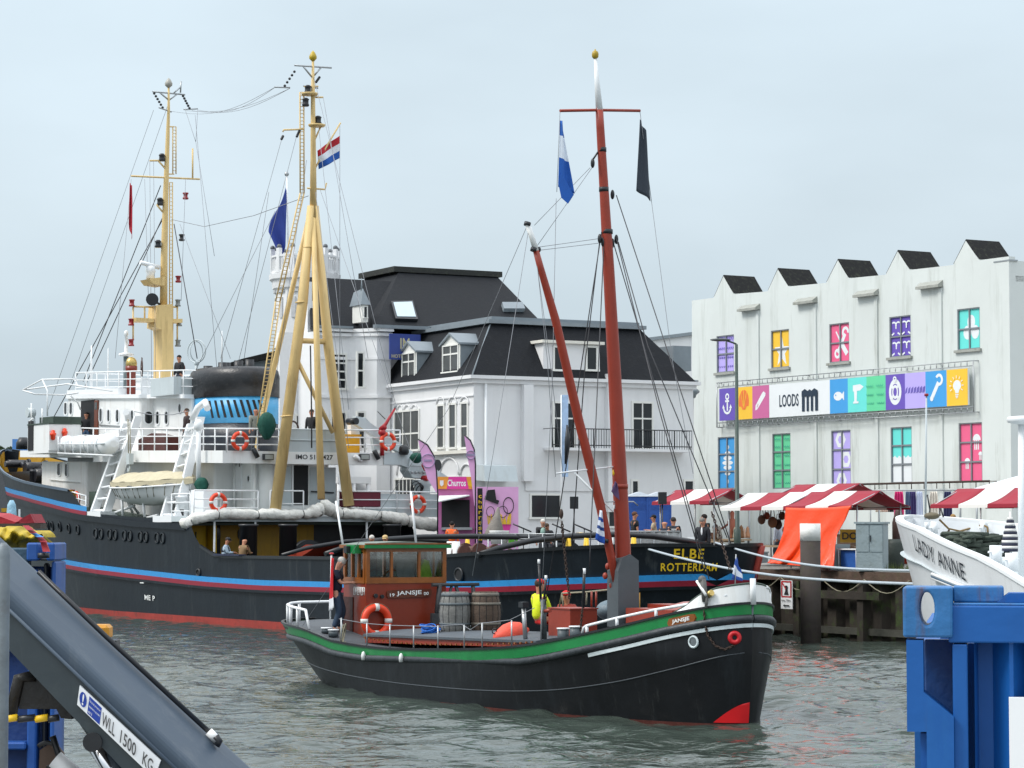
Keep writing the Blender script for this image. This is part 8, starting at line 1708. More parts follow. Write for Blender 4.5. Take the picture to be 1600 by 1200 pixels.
# feather flags by the kiosk
for lab, pts, px, Y in (('pink feather flag with a dark edge left of the kiosk sign', [(653, 686), (668, 695), (678, 712), (682, 735), (684, 770), (682, 770), (668, 748), (660, 720)], 683, 100), ('pink feather flag standing taller between kiosk and hotel', [(725, 679), (735, 688), (741, 702), (743, 725), (743, 790), (741, 790), (736, 745), (730, 712)], 742.5, 100)):
    p = on_quay(px, Y); t = thing('feather_flag', lab, 'banner flag', loc=p, group='feather flags at the kiosk'); P = [atY(x, y, Y)-p for x, y in pts]; MB().prism(P, (0, .02, 0)).build('banner_cloth', LPK, t)
    MB().tube([P[0], P[1], P[2], P[3], P[4], (P[4].x, 0, 0)], .03, 5).build('pole', BLACK, t); c = P[2].lerp(P[7], .5); c.z -= .1; m_ = MB(); m_.ring(c+Vector((0, -.03, 0)), .26 if px < 700 else .17, .02, (0, 1, 0), 18, 4); m_.bb(c+Vector((-.15, -.03, -.03)), c+Vector((.15, -.025, .05))); m_.build('emblem', mat('emblem grey', (.3, .25, .4), .6), t)
# tall blue white beach banner
p = on_quay(884, 99); t = thing('banner_flag', 'narrow pale blue vertical banner with a dark furled cloth beside it', 'banner flag', loc=p); a, b = atY(877, 617, 99)-p, atY(888, 745, 99)-p; MB().bb((a.x, 0, b.z), (b.x, .03, a.z)).build('banner_cloth', mat('pale blue banner', '#a9c4e4', .7, var=.2, scale=4), t); MB().tube([(a.x, 0, 0), (a.x, 0, a.z)], .025, 6).build('pole', WHITEC, t)
MB().tube([atY(886, 664, 98.8)-p, atY(887, 690, 98.8)-p, atY(884, 725, 98.8)-p], [.03, .12, .05], 8).build('furled_cloth', BLACK, t)
# people ashore
def pq(lab, px, Y, head, dz=0, **k): p = on_quay(px, Y); p.z += dz; return person(lab, p, head, **k)
CAMH = -math.pi/2
pq('person in a cream polo shirt and sunglasses looking at a phone beside the cabins', 1022, 100, math.pi*.95, top='#b5a68c', legs='#9a9488', hair='#15110e', sleeve=.3, shades=True, hl=(.3, .1, 1.15), hr=(.28, -.1, 1.12))
pq('person in a black polo shirt half hidden behind the red mast', 991, 93, .4, dz=.25, top='#15161a', legs='#1a1c22', hair='#5a3c2c', sleeve=.3)
pq('bald person in navy shirt seen from behind at the grey barrier', 1038, 92, 1.4, H=1.7, top='#161e30', legs='#1a1c22', bald=True)
t = pq('person in a dark shirt with white lettering across the back', 1052, 93, 1.5, H=1.8, top='#1a2230', legs='#1a1c22', hair='#3a3430')
add_text(MB(), 'CREW', lambda x, y: (-.16-.0*y, .12-x, 1.30+y), .24, .06, 0, .03).build('lettering', LETW, t)
t = pq('grey haired person in a dark suit jacket with white shirt at the quay edge', 1098, 86, CAMH-.4, top='#11141d', legs='#14161c', hair='#77726c', skin=SKINL, head_tilt=.3); MB().ball((.115, 0, 1.28), (.03, .035, .14), 8).build('shirt_front', WHITEC, t)
pq('dark haired person in a black jacket standing behind the suited man', 1101, 93, 2.6, H=1.86, top='#0f1116', legs='#14161c', hair='#1c1512')
pq('seated person with dark hair behind the figurine table', 1117, 99, CAMH, H=1.7, sit=True, top='#7a5a4a', legs='#2a2a30', hair='#1c1512')
pq('person in a white shirt partly hidden by the orange tarpaulin', 1217, 91.5, 2.4, H=1.6, top='#c4ccdc', legs='#3a3e48', hair='#3a2c22')
pq('fair haired person in a striped top under the stall behind the white ship', 1489, 86, CAMH, H=1.65, top='#6c7c90', legs='#2a2e3a', hair='#9a7a4a')
pq('white haired person in a black jacket and pale green shirt by the dark window', 848, 99, CAMH+.3, top='#15171c', legs='#22252c', hair='#d0cdc6', skin=SKINL, vest='#8fb0a4')
pq('person with brown hair bending next to the white haired one', 858, 99, CAMH-.5, H=1.6, lean=.25, head_tilt=.5, top='#1c1e24', legs='#22252c', hair='#4a3626')
pq('person in an orange shirt standing at the kiosk counter', 706, 98, 1.4, H=1.66, top='#e8641c', legs='#2a2e38', hair='#14100e')
# stage kit: music stands, drum kit, white tub
for i, (x, Y) in enumerate(((818, 97), (879, 97), (913, 96))):
    p = on_quay(x, Y); t = thing('music_stand', ('left', 'middle', 'right')[i]+'most dark music stand on the stage behind the railing', 'music stand', loc=p, group='music stands'); MB().tube([(0, 0, 0), (0, 0, 1.35)], .02, 5).build('pole', BLACK, t); MB().tube([(-.4, 0, 1.55), (.3, 0, 1.25)], .03, 5).build('boom_arm', BLACK, t)
    for k in range(3): MB().tube([(0, 0, .4), (.3*math.cos(k*2.1), .3*math.sin(k*2.1), 0)], .015, 4).build('leg', BLACK, t)
p = on_quay(891, 97); t = thing('drum_kit', 'dark drum kit standing below the loudspeaker', 'drums', loc=p); MB().tube([(0, -.3, .5), (0, .2, .5)], .38, 16).build('bass_drum', BLACK, t); MB().tube([(-.5, 0, .6), (-.5, 0, .85)], .2, 14).build('drum', BLACK, t); MB().tube([(.5, 0, 1.2), (.5, 0, 1.22)], [.28, .28], 14).build('cymbal', mat('brass', (.55, .4, .14), .3, metal=.8), t)
p = on_quay(780, 95); t = thing('white_tub', 'white round tub with grey tent cloth behind the railing', 'tub', loc=p); MB().lathe([(.3, .8), (.36, 1.25), (.38, 1.3)], (0, 0, 0), 16).build('tub_body', WHITE, t)
p = on_quay(792, 95); t = thing('green_box', 'bright green box beside the white tub', 'box', loc=p); MB().bb((.05, -.15, .8), (.4, .15, 1.12)).build('box_body', cmat('#5aa832', name='lime box'), t); MB().bb((.04, -.16, 1.12), (.41, .16, 1.15)).build('lid', cmat('#5aa832', name='lime box'), t)
p = on_quay(765, 96); t = thing('tent_cloth', 'grey and dark folded parasol cloth before the kiosk poster', 'cloth', loc=p); MB().lathe([(.45, .9), (.35, 1.3), (.15, 1.8), (.04, 2.2)], (0, 0, 0), 9, Matrix.Rotation(.15, 3, 'Y')).build('cloth', mat('grey taupe cloth', (.2, .18, .16), .9, var=.3), t)
# bollard pile with white top
p = atZ(1268, 1000, 0); p = atY(1267, 985, 81.5); p.z = 0; t = thing('mooring_pile', 'thick dark mooring pile with a white painted top in front of the orange tarpaulin', 'pile', loc=p); z0_ = atY(0, 845, 81.5).z; z1_ = atY(0, 818, 81.5).z
MB().tube([(0, 0, -1), (0, 0, z0_)], .325, 24).build('pile_shaft', mat('pile brown', (.045, .035, .03), .8, var=.3, scale=2, bump=.02, dirt=(.05, .06, .02), dirt_amt=.5), t); MB().tube([(0, 0, z0_), (0, 0, z1_)], .33, 24).build('white_top', mat('weathered white', (.8, .8, .77), .85, var=.04, dirt=(.3, .3, .14), dirt_amt=.3), t)
# no entry sign on the quay wall
c = QF.onw(1229, 928, .35); t = thing('warning_sign', 'white and red no mooring sign fixed on the dark quay wall', 'sign', QF, c); H_ = .92; W_ = .40*1.15; hw = QF.onw(1220, 928, .35).x-QF.onw(1238, 928, .35).x
MB().bb((-hw/2, -.02, -.5), (hw/2, 0, .45)).build('sign_plate', WHITEC, t); A = Art(lambda x, y, h: (hw/2-x*hw, h, -.5+y*.95)); RD = mat('sign red', '#b0141c', .4)
for q in ((.05, .40, .95, .45), (.05, .93, .95, .98), (.05, .45, .15, .93), (.85, .45, .95, .93)): A.poly([(q[0], q[1]), (q[2], q[1]), (q[2], q[3]), (q[0], q[3])], 1)
A.poly([(.3, .5), (.72, .5), (.62, .62), (.62, .72), (.42, .72), (.42, .62)], 0); A.disc(.52, .76, .13, 0, ry=.07); A.bar(.16, .92, .5, .70, .06, 1); A.text('max 20m', .1, .27, .8, .07, 0); A.poly([(.25, .12), (.4, .07), (.4, .1), (.8, .1), (.8, .14), (.4, .14), (.4, .17)], 0); A.mb.build('sign_print', [DARK, RD], t)
# weeds at the quay edge: stuff
rnd = random.Random(12); m_ = MB()
for k in range(700):
    u = rnd.gauss(-.8, 1.6); w_ = -.35-abs(rnd.gauss(0, .35)); h = rnd.uniform(.05, .32); a = rnd.uniform(0, 6.28); b = QF.W(u, w_, qz(w_)); d = Vector((math.cos(a), math.sin(a), 0)); m_.add([b-d*.012, b+d*.012, b+d*rnd.uniform(-.1, .1)+Vector((0, 0, h))], [(0, 1, 2)])
tag(m_.build('quay_weeds', mat('weeds', (.07, .10, .025), .9, var=.3)), kind='stuff', label='sparse green weeds growing along the quay edge round the cabinet', cat='weeds')
# mooring lines
def rope_line(lab, A_, B_, sag, r=.035):
    t = thing('mooring_rope', lab, 'rope', loc=A_, group='pale mooring ropes across the quay wall'); d = B_-A_; MB().tube([d*(k/24)-Vector((0, 0, sag*math.sin(math.pi*k/24))) for k in range(25)], r, 7).build('rope', ROPEW, t)
rope_line('pale mooring rope running higher, from behind the stern lettering to the white ship', atY(1118, 848, 82), atY(1440, 892, 55), .25, .032); rope_line('pale mooring rope running lower, across the name lettering to the white ship', atY(985, 850, 80), atY(1440, 913, 54), .3, .034)
# ================================================================== white ship at the right
WF = Frame((7.75, 50, 0), (.4935, -.8697)); WH = Hull((1.3, 0), (30, 31), .2, 3.9, (2.2, 2.45), (1.5, 1.7), (2, 2), (7, 6), (6, 6), .9, 1)
# this frame points aft, so +w is the side away from the quay camera side: mirror handled by sgn=-1
WS = thing('white_ship', 'white ship with black name lettering on its bow, moored at the right', 'ship', WF); WP = mat('ship gloss white', (.74, .76, .78), .35, var=.04, scale=1.5, bump=.004, dirt=(.45, .44, .42), dirt_amt=.3, streak=True)
def wtrace(px, py):
    w_ = -1.5
    for i in range(60): q = WF.onw(px, py, w_); w_ = lerp(w_, -WH.b(max(.001, q.x), q.z), .3)
    return WF.onw(px, py, w_)
SH = sorted([(max(0, q.x), q.z) for q in (wtrace(x, y) for x, y in ((1416, 808), (1430, 829), (1460, 845), (1490, 859), (1525, 873), (1560, 892), (1600, 917)))]); SH[0] = (0, SH[0][1]); SH.append((SH[-1][0]+4, SH[-1][1]-.3)); SH.append((31, SH[-1][1]))
wsz = lambda u: interp(SH, u); wus = [0, .05, .15, .3, .5, .8, 1.2, 1.7, 2.3, 3, 4, 5, 6, 8, 10, 14, 18, 22, 26, 29, 30.5, 31]
mb = MB()
for sg in (1, -1): mb.grid(hull_rows(sg, zt=wsz, zb=-.5, n=22, us=wus, H=WH), flip=sg < 0)
mb.build('hull', WP, WS); m_ = MB()
uu_ = [6*(k/40)**1.3 for k in range(41)]+[7+k for k in range(18)]
for sg in (1, -1):
    m_.grid([[Vector((u+.03, sg*max(.0, WH.b(u, wsz(u))-i), wsz(u)+z)) for u in uu_] for i, z in ((-.03, .0), (-.03, .06), (.16, .06), (.16, -.0))], smooth=False)
m_.build('gunwale', WHITEC, WS); m_ = MB()
for sg in (1, -1): m_.grid([[Vector((u+.1, sg*max(.0, WH.b(u, wsz(u))-.14-.1*(1-t)), lerp(wsz(u)-.75, wsz(u), t))) for u in uu_] for t in (0, 1)], flip=sg > 0)
m_.build('bulwark_lining', WP, WS); m_ = MB(); m_.grid([[Vector((u, max(.01, WH.b(u, wsz(u))-.1)*t, wsz(u)-.62)) for t in (-1, 0, 1)] for u in uu_], smooth=False); m_.build('deck', SHIPGREY, WS)
a, b = wtrace(1432, 860), wtrace(1511, 908)
L_ = b.x-a.x; m_ = MB(); add_text(m_, 'LADY ANNE', lambda x, y: (a.x+x, -(WH.b(a.x+x, lerp(a.z, b.z, x/L_)+y-.0)+.025), lerp(a.z, b.z, x/L_)+y), L_, .30, 0, .0, 2, 1.1); m_.build('lettering', mat('letter charcoal', '#232a33', .5), WS)
for k in range(3): m_ = MB(); P = [wtrace(x, y+3*k)+Vector((0, -.05, 0)) for x, y in ((1460, 897), (1480, 905), (1510, 917), (1540, 930))]; m_.tube(P, .035, 6); m_.build('hull_rib', mat('rib blue', (.12, .2, .3), .4) if k % 2 else WHITEC, WS)
m_ = MB(); m_.tube([(WH.ends(z)[0]-.0, 0, z) for z in (-.3, .8, 1.6, 2.4, 3.2, wsz(0))], .05, 8); m_.build('stem_bar', WHITEC, WS)
def wb_(x, y0, y1, w_, r, name='bollard', m=WHITEC): a = WF.onw(x, y1, w_); b = WF.onw(x, y0, w_); o_ = MB().tube([(a.x, w_, a.z), (a.x, w_, b.z)], r, 18).build(name, m, WS); MB().tube([(a.x, w_-r-.06, b.z-.12), (a.x, w_+r+.06, b.z-.12)], .02, 6).build('bollard_pin', m, o_)
wb_(1556, 852, 880, -1.3, .11); wb_(1581, 864, 893, -1.25, .115); wb_(1460, 815, 834, -.1, .07); wb_(1536, 815, 833, .9, .05); wb_(1448, 816, 826, -.35, .04)
m_ = MB(); rnd = random.Random(5)
for k in range(26): cx = WF.onw(1517, 850, -.3); m_.tube([cx+Vector((rnd.uniform(-.2, .2)+.45*math.cos(q*.8), .55*math.sin(q*.8+k), -.2+.015*k+rnd.uniform(-.03, .03))) for q in range(9)], .035, 6)
o_ = m_.build('net', mat('net green', (.05, .065, .05), .9, var=.4, scale=6, bump=.02)); c0 = WF.onw(1517, 850, -.3); o_.data.transform(Matrix.Translation(-c0)); o_.matrix_local = WF.M @ Matrix.Translation(c0); tag(o_, 'heap of dark green netting lying on the white ship foredeck', 'net')
MB().tube([WF.onw(x, y, w_) for x, y, w_ in ((1468, 812, .1), (1482, 826, .3), (1500, 830, .6), (1525, 823, .9), (1536, 820, .9), (1543, 824, .9), (1544, 835, .9))], .02, 6).build('bow_rope', mat('hemp', '#7a6440', .9), WS)
MB().ball(WF.onw(1456, 806, 0), (.18, .14, .07), 12).build('windlass_drum', mat('windlass brown', (.12, .10, .06), .7), WS)
for x0, y0, x1, y1 in ((1449, 773, 1453, 796), (1453, 794, 1452, 812), (1470, 794, 1474, 808)): MB().tube([WF.onw(x0, y0, 0), WF.onw(x1, y1, 0)], .016, 5).build('bow_hook', BLACK, WS)
MB().tube([WF.onw(1480, 832, -.3), WF.onw(1483, 828, -.3), WF.onw(1477, 845, -.3)], .02, 5).build('crank', mat('crank brown', '#6b3c20', .6), WS)
a, b = WF.onw(1446, 812, 0), WF.onw(1447.5, 619, 0); MB().tube([a, b], [.022, .016], 6).build('jackstaff', SHIPGREY, WS); MB().tube([b, b+Vector((0, 0, .05))], .04, 8).build('staff_top', mat('cap red', '#8a1c24', .5), WS)
a, b = WF.onw(1597, 900, -.4), WF.onw(1596, 655, -.4); MB().tube([a, b], [.075, .06], 10).build('lamp_mast', WHITEC, WS); MB().lathe([(.05, -.1), (.25, -.06), (.27, .0), (.25, .04), (.06, .06)], b, 18).build('mast_lamp', WHITEC, WS)
c = WF.onw(1579, 862, -.3); t = thing('parasol', 'closed black and white striped parasol standing on the white ship', 'parasol', WF, c); z1_ = WF.onw(1577, 808, -.3).z-c.z
for k in range(12):
    f0, f1 = k/12, (k+1)/12; rr = lambda f: .035+.16*(1-f)**.8; MB().lathe([(rr(f0), lerp(0, z1_, f0)), (rr(f1)+.012, lerp(0, z1_, f1))], (0, 0, 0), 12).build('parasol_stripe', mat('parasol navy', (.02, .025, .05), .8) if k % 2 == 0 else WHC, t)
MB().tube([(0, 0, -.5), (0, 0, z1_+.1)], .015, 6).build('pole', WHITEC, t)
# white party tent at the right edge
p = on_quay(1590, 96); t = thing('party_tent', 'white pointed tent roof at the right edge behind the striped stall', 'tent', loc=p); z0_, z1_ = atY(0, 768, 96).z-p.z, atY(0, 738, 96).z-p.z; MB().add([(-1.8, -1.5, z0_), (2.5, -1.5, z0_), (2.5, 2, z0_), (-1.8, 2, z0_), (.5, 0, z1_)], [(0, 1, 4), (1, 2, 4), (2, 3, 4), (3, 0, 4)]).build('tent_roof', mat('tent white', (.72, .76, .84), .7), t); [MB().tube([(x, y, 0), (x, y, z0_)], .04, 6).build('tent_pole', STEEL, t) for x in (-1.8, 2.5) for y in (-1.5, 2)]
# ================================================================== foreground: container right, loader crane and containers left
BL = mat('container blue', (.007, .092, .33), .5, var=.12, scale=2, bump=.008, dirt=(.02, .14, .36), dirt_amt=.5, streak=True, d2=((.05, .05, .06), .35, 6), spec=.35); BLD = mat('container blue worn', (.02, .14, .36), .5, var=.25, scale=5, bump=.01, dirt=(.11, .045, .025), dirt_amt=1., streak=True, d2=((.07, .03, .018), .9, 9))
Yc = 6.0; NQ = 1.9
def f_(x, y, Y=Yc): return atY(x, y, Y)
o = f_(1411, 1195); o.z = NQ; t = thing('blue_container', 'blue steel container with rusty corner casting and oval hole, close at right', 'container', loc=o)
def G(x, y, dy=0): p = f_(x, y); return Vector((p.x-o.x, dy, p.z-o.z))
# corner casting with a real oval hole
a, b = G(1411, 996), G(1487, 917); cx, cz2 = (G(1448, 950)).x, G(1448, 951).z; rx, rz_ = (G(1460, 950)-G(1437, 950)).x/2, (G(0, 937).z-G(0, 989).z)/2; m_ = MB(); n = 32; O, I = [], []
W, H = (b.x-a.x)/2, (b.z-a.z)/2; mx, mz_ = (a.x+b.x)/2, (a.z+b.z)/2
for k in range(n):
    th = 2*math.pi*k/n; c_, s_ = math.cos(th), math.sin(th); q = max(abs(c_), abs(s_)); O.append((mx+W*c_/q, mz_+H*s_/q)); I.append((cx+rx*c_, cz2+rz_*s_))
vs = [(x, y, z) for y in (0, .16) for x, z in O]+[(x, y, z) for y in (0, .012) for x, z in I]+[(x, .16, z) for x, z in I]
fs = []
for k in range(n): j = (k+1) % n; fs += [(k, j, 2*n+j, 2*n+k), (k, n+k, n+j, j), (n+k, 4*n+k, 4*n+j, n+j), (2*n+k, 2*n+j, 4*n+j, 4*n+k)]
m_.add(vs, fs); cc = m_.build('corner_casting', BLD, t); bv = cc.modifiers.new('b', 'BEVEL'); bv.width = .006; bv.segments = 2; bv.limit_method = 'ANGLE'
def cb(x0, y0, x1, y1, d0, d1, name, m=BL, zlo=None, bev=.004):
    a = G(x0, y1); b = G(x1, y0); z0 = a.z if zlo is None else zlo; q = MB().bb((a.x, d0, z0), (b.x, d1, b.z)).build(name, m, t); v = q.modifiers.new('b', 'BEVEL'); v.width = bev; v.segments = 2; return q
cb(1487.5, 917, 1566, 942, .08, .2, 'top_rail_back', BLD); cb(1481, 946, 1720, 1004, .012, .12, 'top_rail'); cb(1487.5, 942.5, 1720, 946, .02, .2, 'rail_lip', BLD)
MB().prism([G(x, y, .06) for x, y in ((1555, 942), (1566, 933), (1574, 927), (1720, 927), (1720, 942))], (0, .1, 0)).build('end_gusset', BL, t)
m_ = MB(); a, b, c_ = G(1416, 1000).x, G(1442, 1000).x, G(1488, 1000).x; zt0 = G(0, 1000).z
m_.prism([(a, 0, zt0), (b, 0, zt0), (b, 0, G(0, 1081).z), (c_, 0, G(0, 1119).z), (c_, 0, 0), (G(1437, 0).x, 0, 0), (G(1437, 0).x, 0, G(0, 1143).z), (a, 0, G(0, 1143).z)], (0, .1, 0)); m_.build('corner_post', BL, t)
m_ = MB(); m_.prism([(G(1427, 0).x, .03, G(0, 1147).z), (G(1436.5, 0).x, .03, G(0, 1147).z), (G(1436.5, 0).x, .03, 0), (G(1427, 0).x, .03, 0)], (0, .08, 0)); m_.build('post_leg', BL, t)
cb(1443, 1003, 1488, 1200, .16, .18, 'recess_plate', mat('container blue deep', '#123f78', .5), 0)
cb(1488.5, 1006, 1510, 1200, .015, .14, 'side_post', zlo=0); 
# corrugated panel
X = [1510, 1516, 1532, 1538, 1563, 1569, 1590, 1596, 1618, 1624, 1645, 1651, 1672, 1678, 1700, 1720]; dd = [.03, .10, .10, .10, .03, .03, .10, .10, .03, .03, .10, .10, .03, .03, .10, .10]
MB().grid([[Vector((G(x, 0).x, d, z)) for x, d in zip(X, dd)] for z in (0, G(0, 1004.5).z)], smooth=False).build('corrugated_panel', BL, t); cb(1575, 1088, 1640, 1240, .005, .028, 'white_label', WHITEC, bev=.001)
m_ = MB(); x1_ = G(1720, 0).x; zq = G(0, 1010).z; m_.bb((G(1444, 0).x, .2, 0), (x1_, .26, zq)); m_.bb((a+.01, .26, 0), (a+.07, 2.4, zq)); m_.bb((x1_-.06, .26, 0), (x1_, 2.4, zq)); m_.bb((a+.07, 2.34, 0), (x1_-.06, 2.4, zq)); m_.build('container_box', BL, t)
t.rotation_euler.z = R(-10.5)
# ---- loader crane boom
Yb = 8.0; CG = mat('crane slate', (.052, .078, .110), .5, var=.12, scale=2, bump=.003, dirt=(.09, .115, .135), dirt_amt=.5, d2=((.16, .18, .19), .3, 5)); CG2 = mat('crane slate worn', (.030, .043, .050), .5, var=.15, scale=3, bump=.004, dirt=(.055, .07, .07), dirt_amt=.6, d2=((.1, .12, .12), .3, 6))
o2 = atY(10, 1200, Yb); o2.z = NQ; t = thing('loader_crane', 'dark grey loader crane boom slanting down across the lower left corner', 'crane')
t.location = o2
def B(x, y, Y=Yb): return atY(x, y, Y)-o2
# lines of the box boom: lower edge, side/top ridge, top back edge
S0 = [(-60, 935), (300, 1300)]; sec = lambda P: [B(*p) for p in P]
lowL, ridL, bakL = B(-90, 905), B(-90, 822), B(-90, 764, Yb+.16); lowR, ridR, bakR = B(330, 1345), B(420, 1310), B(500, 1308, Yb+.16)
ridL2, ridR2 = B(-90, 836), B(415, 1318)
down = Vector((0, .36, 0))
mb = MB(); A1 = [lowL, ridL, bakL+Vector((0, .1, .0)), bakL+Vector((0, .22, -.05)), lowL+down]; A2 = [lowR, ridR, bakR+Vector((0, .1, 0)), bakR+Vector((0, .22, -.05)), lowR+down]; n = 5
mb.add(A1+A2, [tuple(range(n)), tuple(range(n, 2*n))[::-1]]+[(i, n+i, n+(i+1) % n, (i+1) % n) for i in range(n)]); bo2 = mb.build('boom', CG, t); v = bo2.modifiers.new('b', 'BEVEL'); v.width = .018; v.segments = 3
# rounded lower side face plate
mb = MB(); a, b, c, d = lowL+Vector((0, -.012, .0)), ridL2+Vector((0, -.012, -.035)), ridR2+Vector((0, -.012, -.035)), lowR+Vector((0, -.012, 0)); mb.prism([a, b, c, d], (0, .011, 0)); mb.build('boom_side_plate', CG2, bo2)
mb = MB(); mb.tube([B(60, 893, Yb+.2), B(165, 994, Yb+.2), B(340, 1156, Yb+.2)], .0085, 8); mb.build('hose_pipe', BLACK, bo2); MB().tube([B(326, 1143, Yb+.2), B(341, 1158, Yb+.2)], .014, 10).build('pipe_end', WHITE, bo2)
MB().tube([B(337, 1150, Yb+.18), B(343, 1158, Yb+.18), B(338, 1165, Yb+.18)], .012, 6).build('hook', BLACK, bo2)
q = B(156, 990, Yb+.42); yb = MB().bb(q+Vector((-.036, -.05, -.02)), q+Vector((.036, .05, .03))).build('yellow_block', mat('block amber', '#c98a1c', .5, var=.15), t); yb.modifiers.new('b', 'BEVEL').width = .01; MB().bb(q+Vector((-.02, -.04, -.07)), q+Vector((.06, .04, -.021))).build('bracket', BLACK, t)
# label with text: a plane along the boom
a, b, c, d = B(127, 1070), B(123, 1100), B(243, 1215), B(253, 1187); off = Vector((0, -.03, 0)); ux = (d-a); uy = (a-b); mb = MB(); mb.add([a+off, b+off, c+off, d+off], [(0, 1, 2, 3)]); a0, b0 = b+off, None
lp_ = MB().prism([a+off, b+off, c+off, d+off], (0, .015, 0)).build('label_plate', WHITEC, t); U_ = (c-b); V_ = (a-b); A = Art(lambda x, y, h: b+off+U_*x+V_*y+Vector((0, -h*.5, 0)), step=.0015)
A.poly([(.13, .06), (.29, .06), (.29, .94), (.13, .94)], 1); A.disc(.062, .5, .045, 1, ry=.36); A.text('!', .052, .22, .02, .56, 2); 
for k, s_ in enumerate(('Personal protective', 'equipment is provided', 'use it')): A.text(s_, .14, .66-.26*k, .14 if k < 2 else .05, .15, 2, bold=0)
A.text('WLL', .31, .16, .17, .66, 0, bold=.012); A.text('1500', .55, .16, .2, .66, 0, bold=.012); A.text('KG', .84, .16, .13, .66, 0, bold=.012); A.mb.build('lettering', [mat('text grey', (.06, .06, .06), .5, bump=0), mat('label blue', '#1c3f9c', .5, bump=0), WHITEC], t)
MB().tube([ridL2+Vector((0, -.02, -.03)), ridR2+Vector((0, -.02, -.03))], .006, 6).build('weld_seam', CG, t)
# lug, cylinder, motor block, striped rod
mb = MB(); mb.prism([B(x, y) for x, y in ((112, 1100), (120, 1125), (137, 1150), (150, 1168), (175, 1165), (170, 1130))], (0, .3, 0)); mb.build('pivot_lug', CG2, t); p = B(144, 1160, Yb-.03); MB().tube([p, p+Vector((0, .36, 0))], .03, 14).build('pivot_pin', BLACK, t)
MB().tube([B(152, 1166, Yb+.12), B(215, 1262, Yb+.12)], .03, 16).build('piston_rod', mat('chrome', (.7, .7, .72), .12, metal=1., var=.02, bump=0), t)
mb = MB(); mb.prism([B(x, y, Yb+.1) for x, y in ((30, 1062), (55, 1048), (80, 1080), (110, 1108), (112, 1124), (95, 1122), (88, 1108), (30, 1108))], (0, .3, 0)); mb.tube([B(16, 1120, Yb+.1), B(30, 1060, Yb+.1), B(55, 1056, Yb+.1)], .02, 8); mb.build('winch_motor', mat('oily black', (.012, .011, .010), .5, var=.4), t)
for x0, x1, m in ((8, 28, YELB), (28, 55, BLACK), (55, 75, YELB), (75, 92, BLACK)): MB().tube([B(x0, 1124-.0*x0, Yb+.05), B(x1, 1121, Yb+.05)], .011, 8).build('striped_rod', m, t)
mb = MB(); mb.ring(B(74, 1180, Yb+.3), .04, .008, (0, 1, 0), 20, 6, a0=-1.6, a1=2.4); mb.tube([B(82, 1150, Yb+.3), B(92, 1180, Yb+.3), B(110, 1215, Yb+.3)], .012, 6); mb.build('hydraulic_hose', BLACK, t)
MB().prism([B(x, y, Yb+.34) for x, y in ((62, 1172), (78, 1162), (92, 1180), (100, 1215), (60, 1215))], (0, .1, 0)).build('rusty_bracket', mat('rusty brown', (.12, .08, .06), .8, var=.4), t); MB().tube([B(86, 1186, Yb+.28), B(120, 1215, Yb+.28)], .03, 10).build('white_hose', WHITEC, t)
# ground support of the crane: column standing on the near quay
mb = MB(); mb.tube([(-.35, .2, 0), (-.35, .2, 1.9)], .14, 16); mb.build('crane_column', CG2, t)
# galvanised post at the very left
p = atY(2, 1200, 6.2); p.z = NQ; t = thing('galvanised_post', 'mottled grey galvanised post at the left edge of the picture', 'post', loc=p); z1_ = atY(0, 848, 6.2).z-NQ
GV = mat('galvanised mottled', (.17, .20, .22), .55, metal=.3, var=.25, scale=9, bump=.004, dirt=(.1, .07, .05), dirt_amt=.4); MB().tube([(0, 0, 0), (0, 0, z1_-.03), (0, 0, z1_-.008), (0, 0, z1_)], [.016, .016, .013, .006], 14).build('post_tube', GV, t)
# left containers, strap and tarpaulin
Yl = 13.0; o3 = atY(40, 1200, Yl); o3.z = NQ-.9; t = thing('blue_skip', 'blue open steel bin with strap lugs behind the crane boom at left', 'skip', loc=o3); t.location = o3
def K(x, y, Y=Yl): return atY(x, y, Y)-o3
BS = mat('skip blue', '#1b4f98', .5, var=.15, scale=2, bump=.01, dirt='#23394a', dirt_amt=.6, streak=True)
def kbx(x0, y0, x1, y1, d0, d1, name, m=BS, zlo=None): a = K(x0, y1); b = K(x1, y0); q = MB().bb((a.x, d0, a.z if zlo is None else zlo), (b.x, d1, b.z)).build(name, m, t); q.modifiers.new('b', 'BEVEL').width = .008; return q
kbx(44, 848, 62, 876, -.05, .3, 'lug'); kbx(75, 848, 88, 876, -.05, .3, 'lug'); kbx(-60, 856, 44, 885, .0, .1, 'top_rail', mat('dull blue steel', (.03, .075, .12), .6, var=.3)); kbx(62, 872, 75, 876, 0, .2, 'lug_bridge', BLACK); kbx(77, 877, 87, 1215, .0, .3, 'corner_post', zlo=0); kbx(-60, 886, 76, 1215, .12, .3, 'skip_wall', mat('skip blue deep', '#123a74', .55, var=.2), 0); kbx(40, 890, 58, 1215, .02, .12, 'wall_rib', zlo=0); kbx(62, 880, 72, 1215, .05, .118, 'shadow_gap', BLACK, 0); kbx(-60, 1160, 40, 1172, .0, .12, 'wall_rib'); kbx(-60, 990, 26, 1018, .0, .12, 'wall_rib')
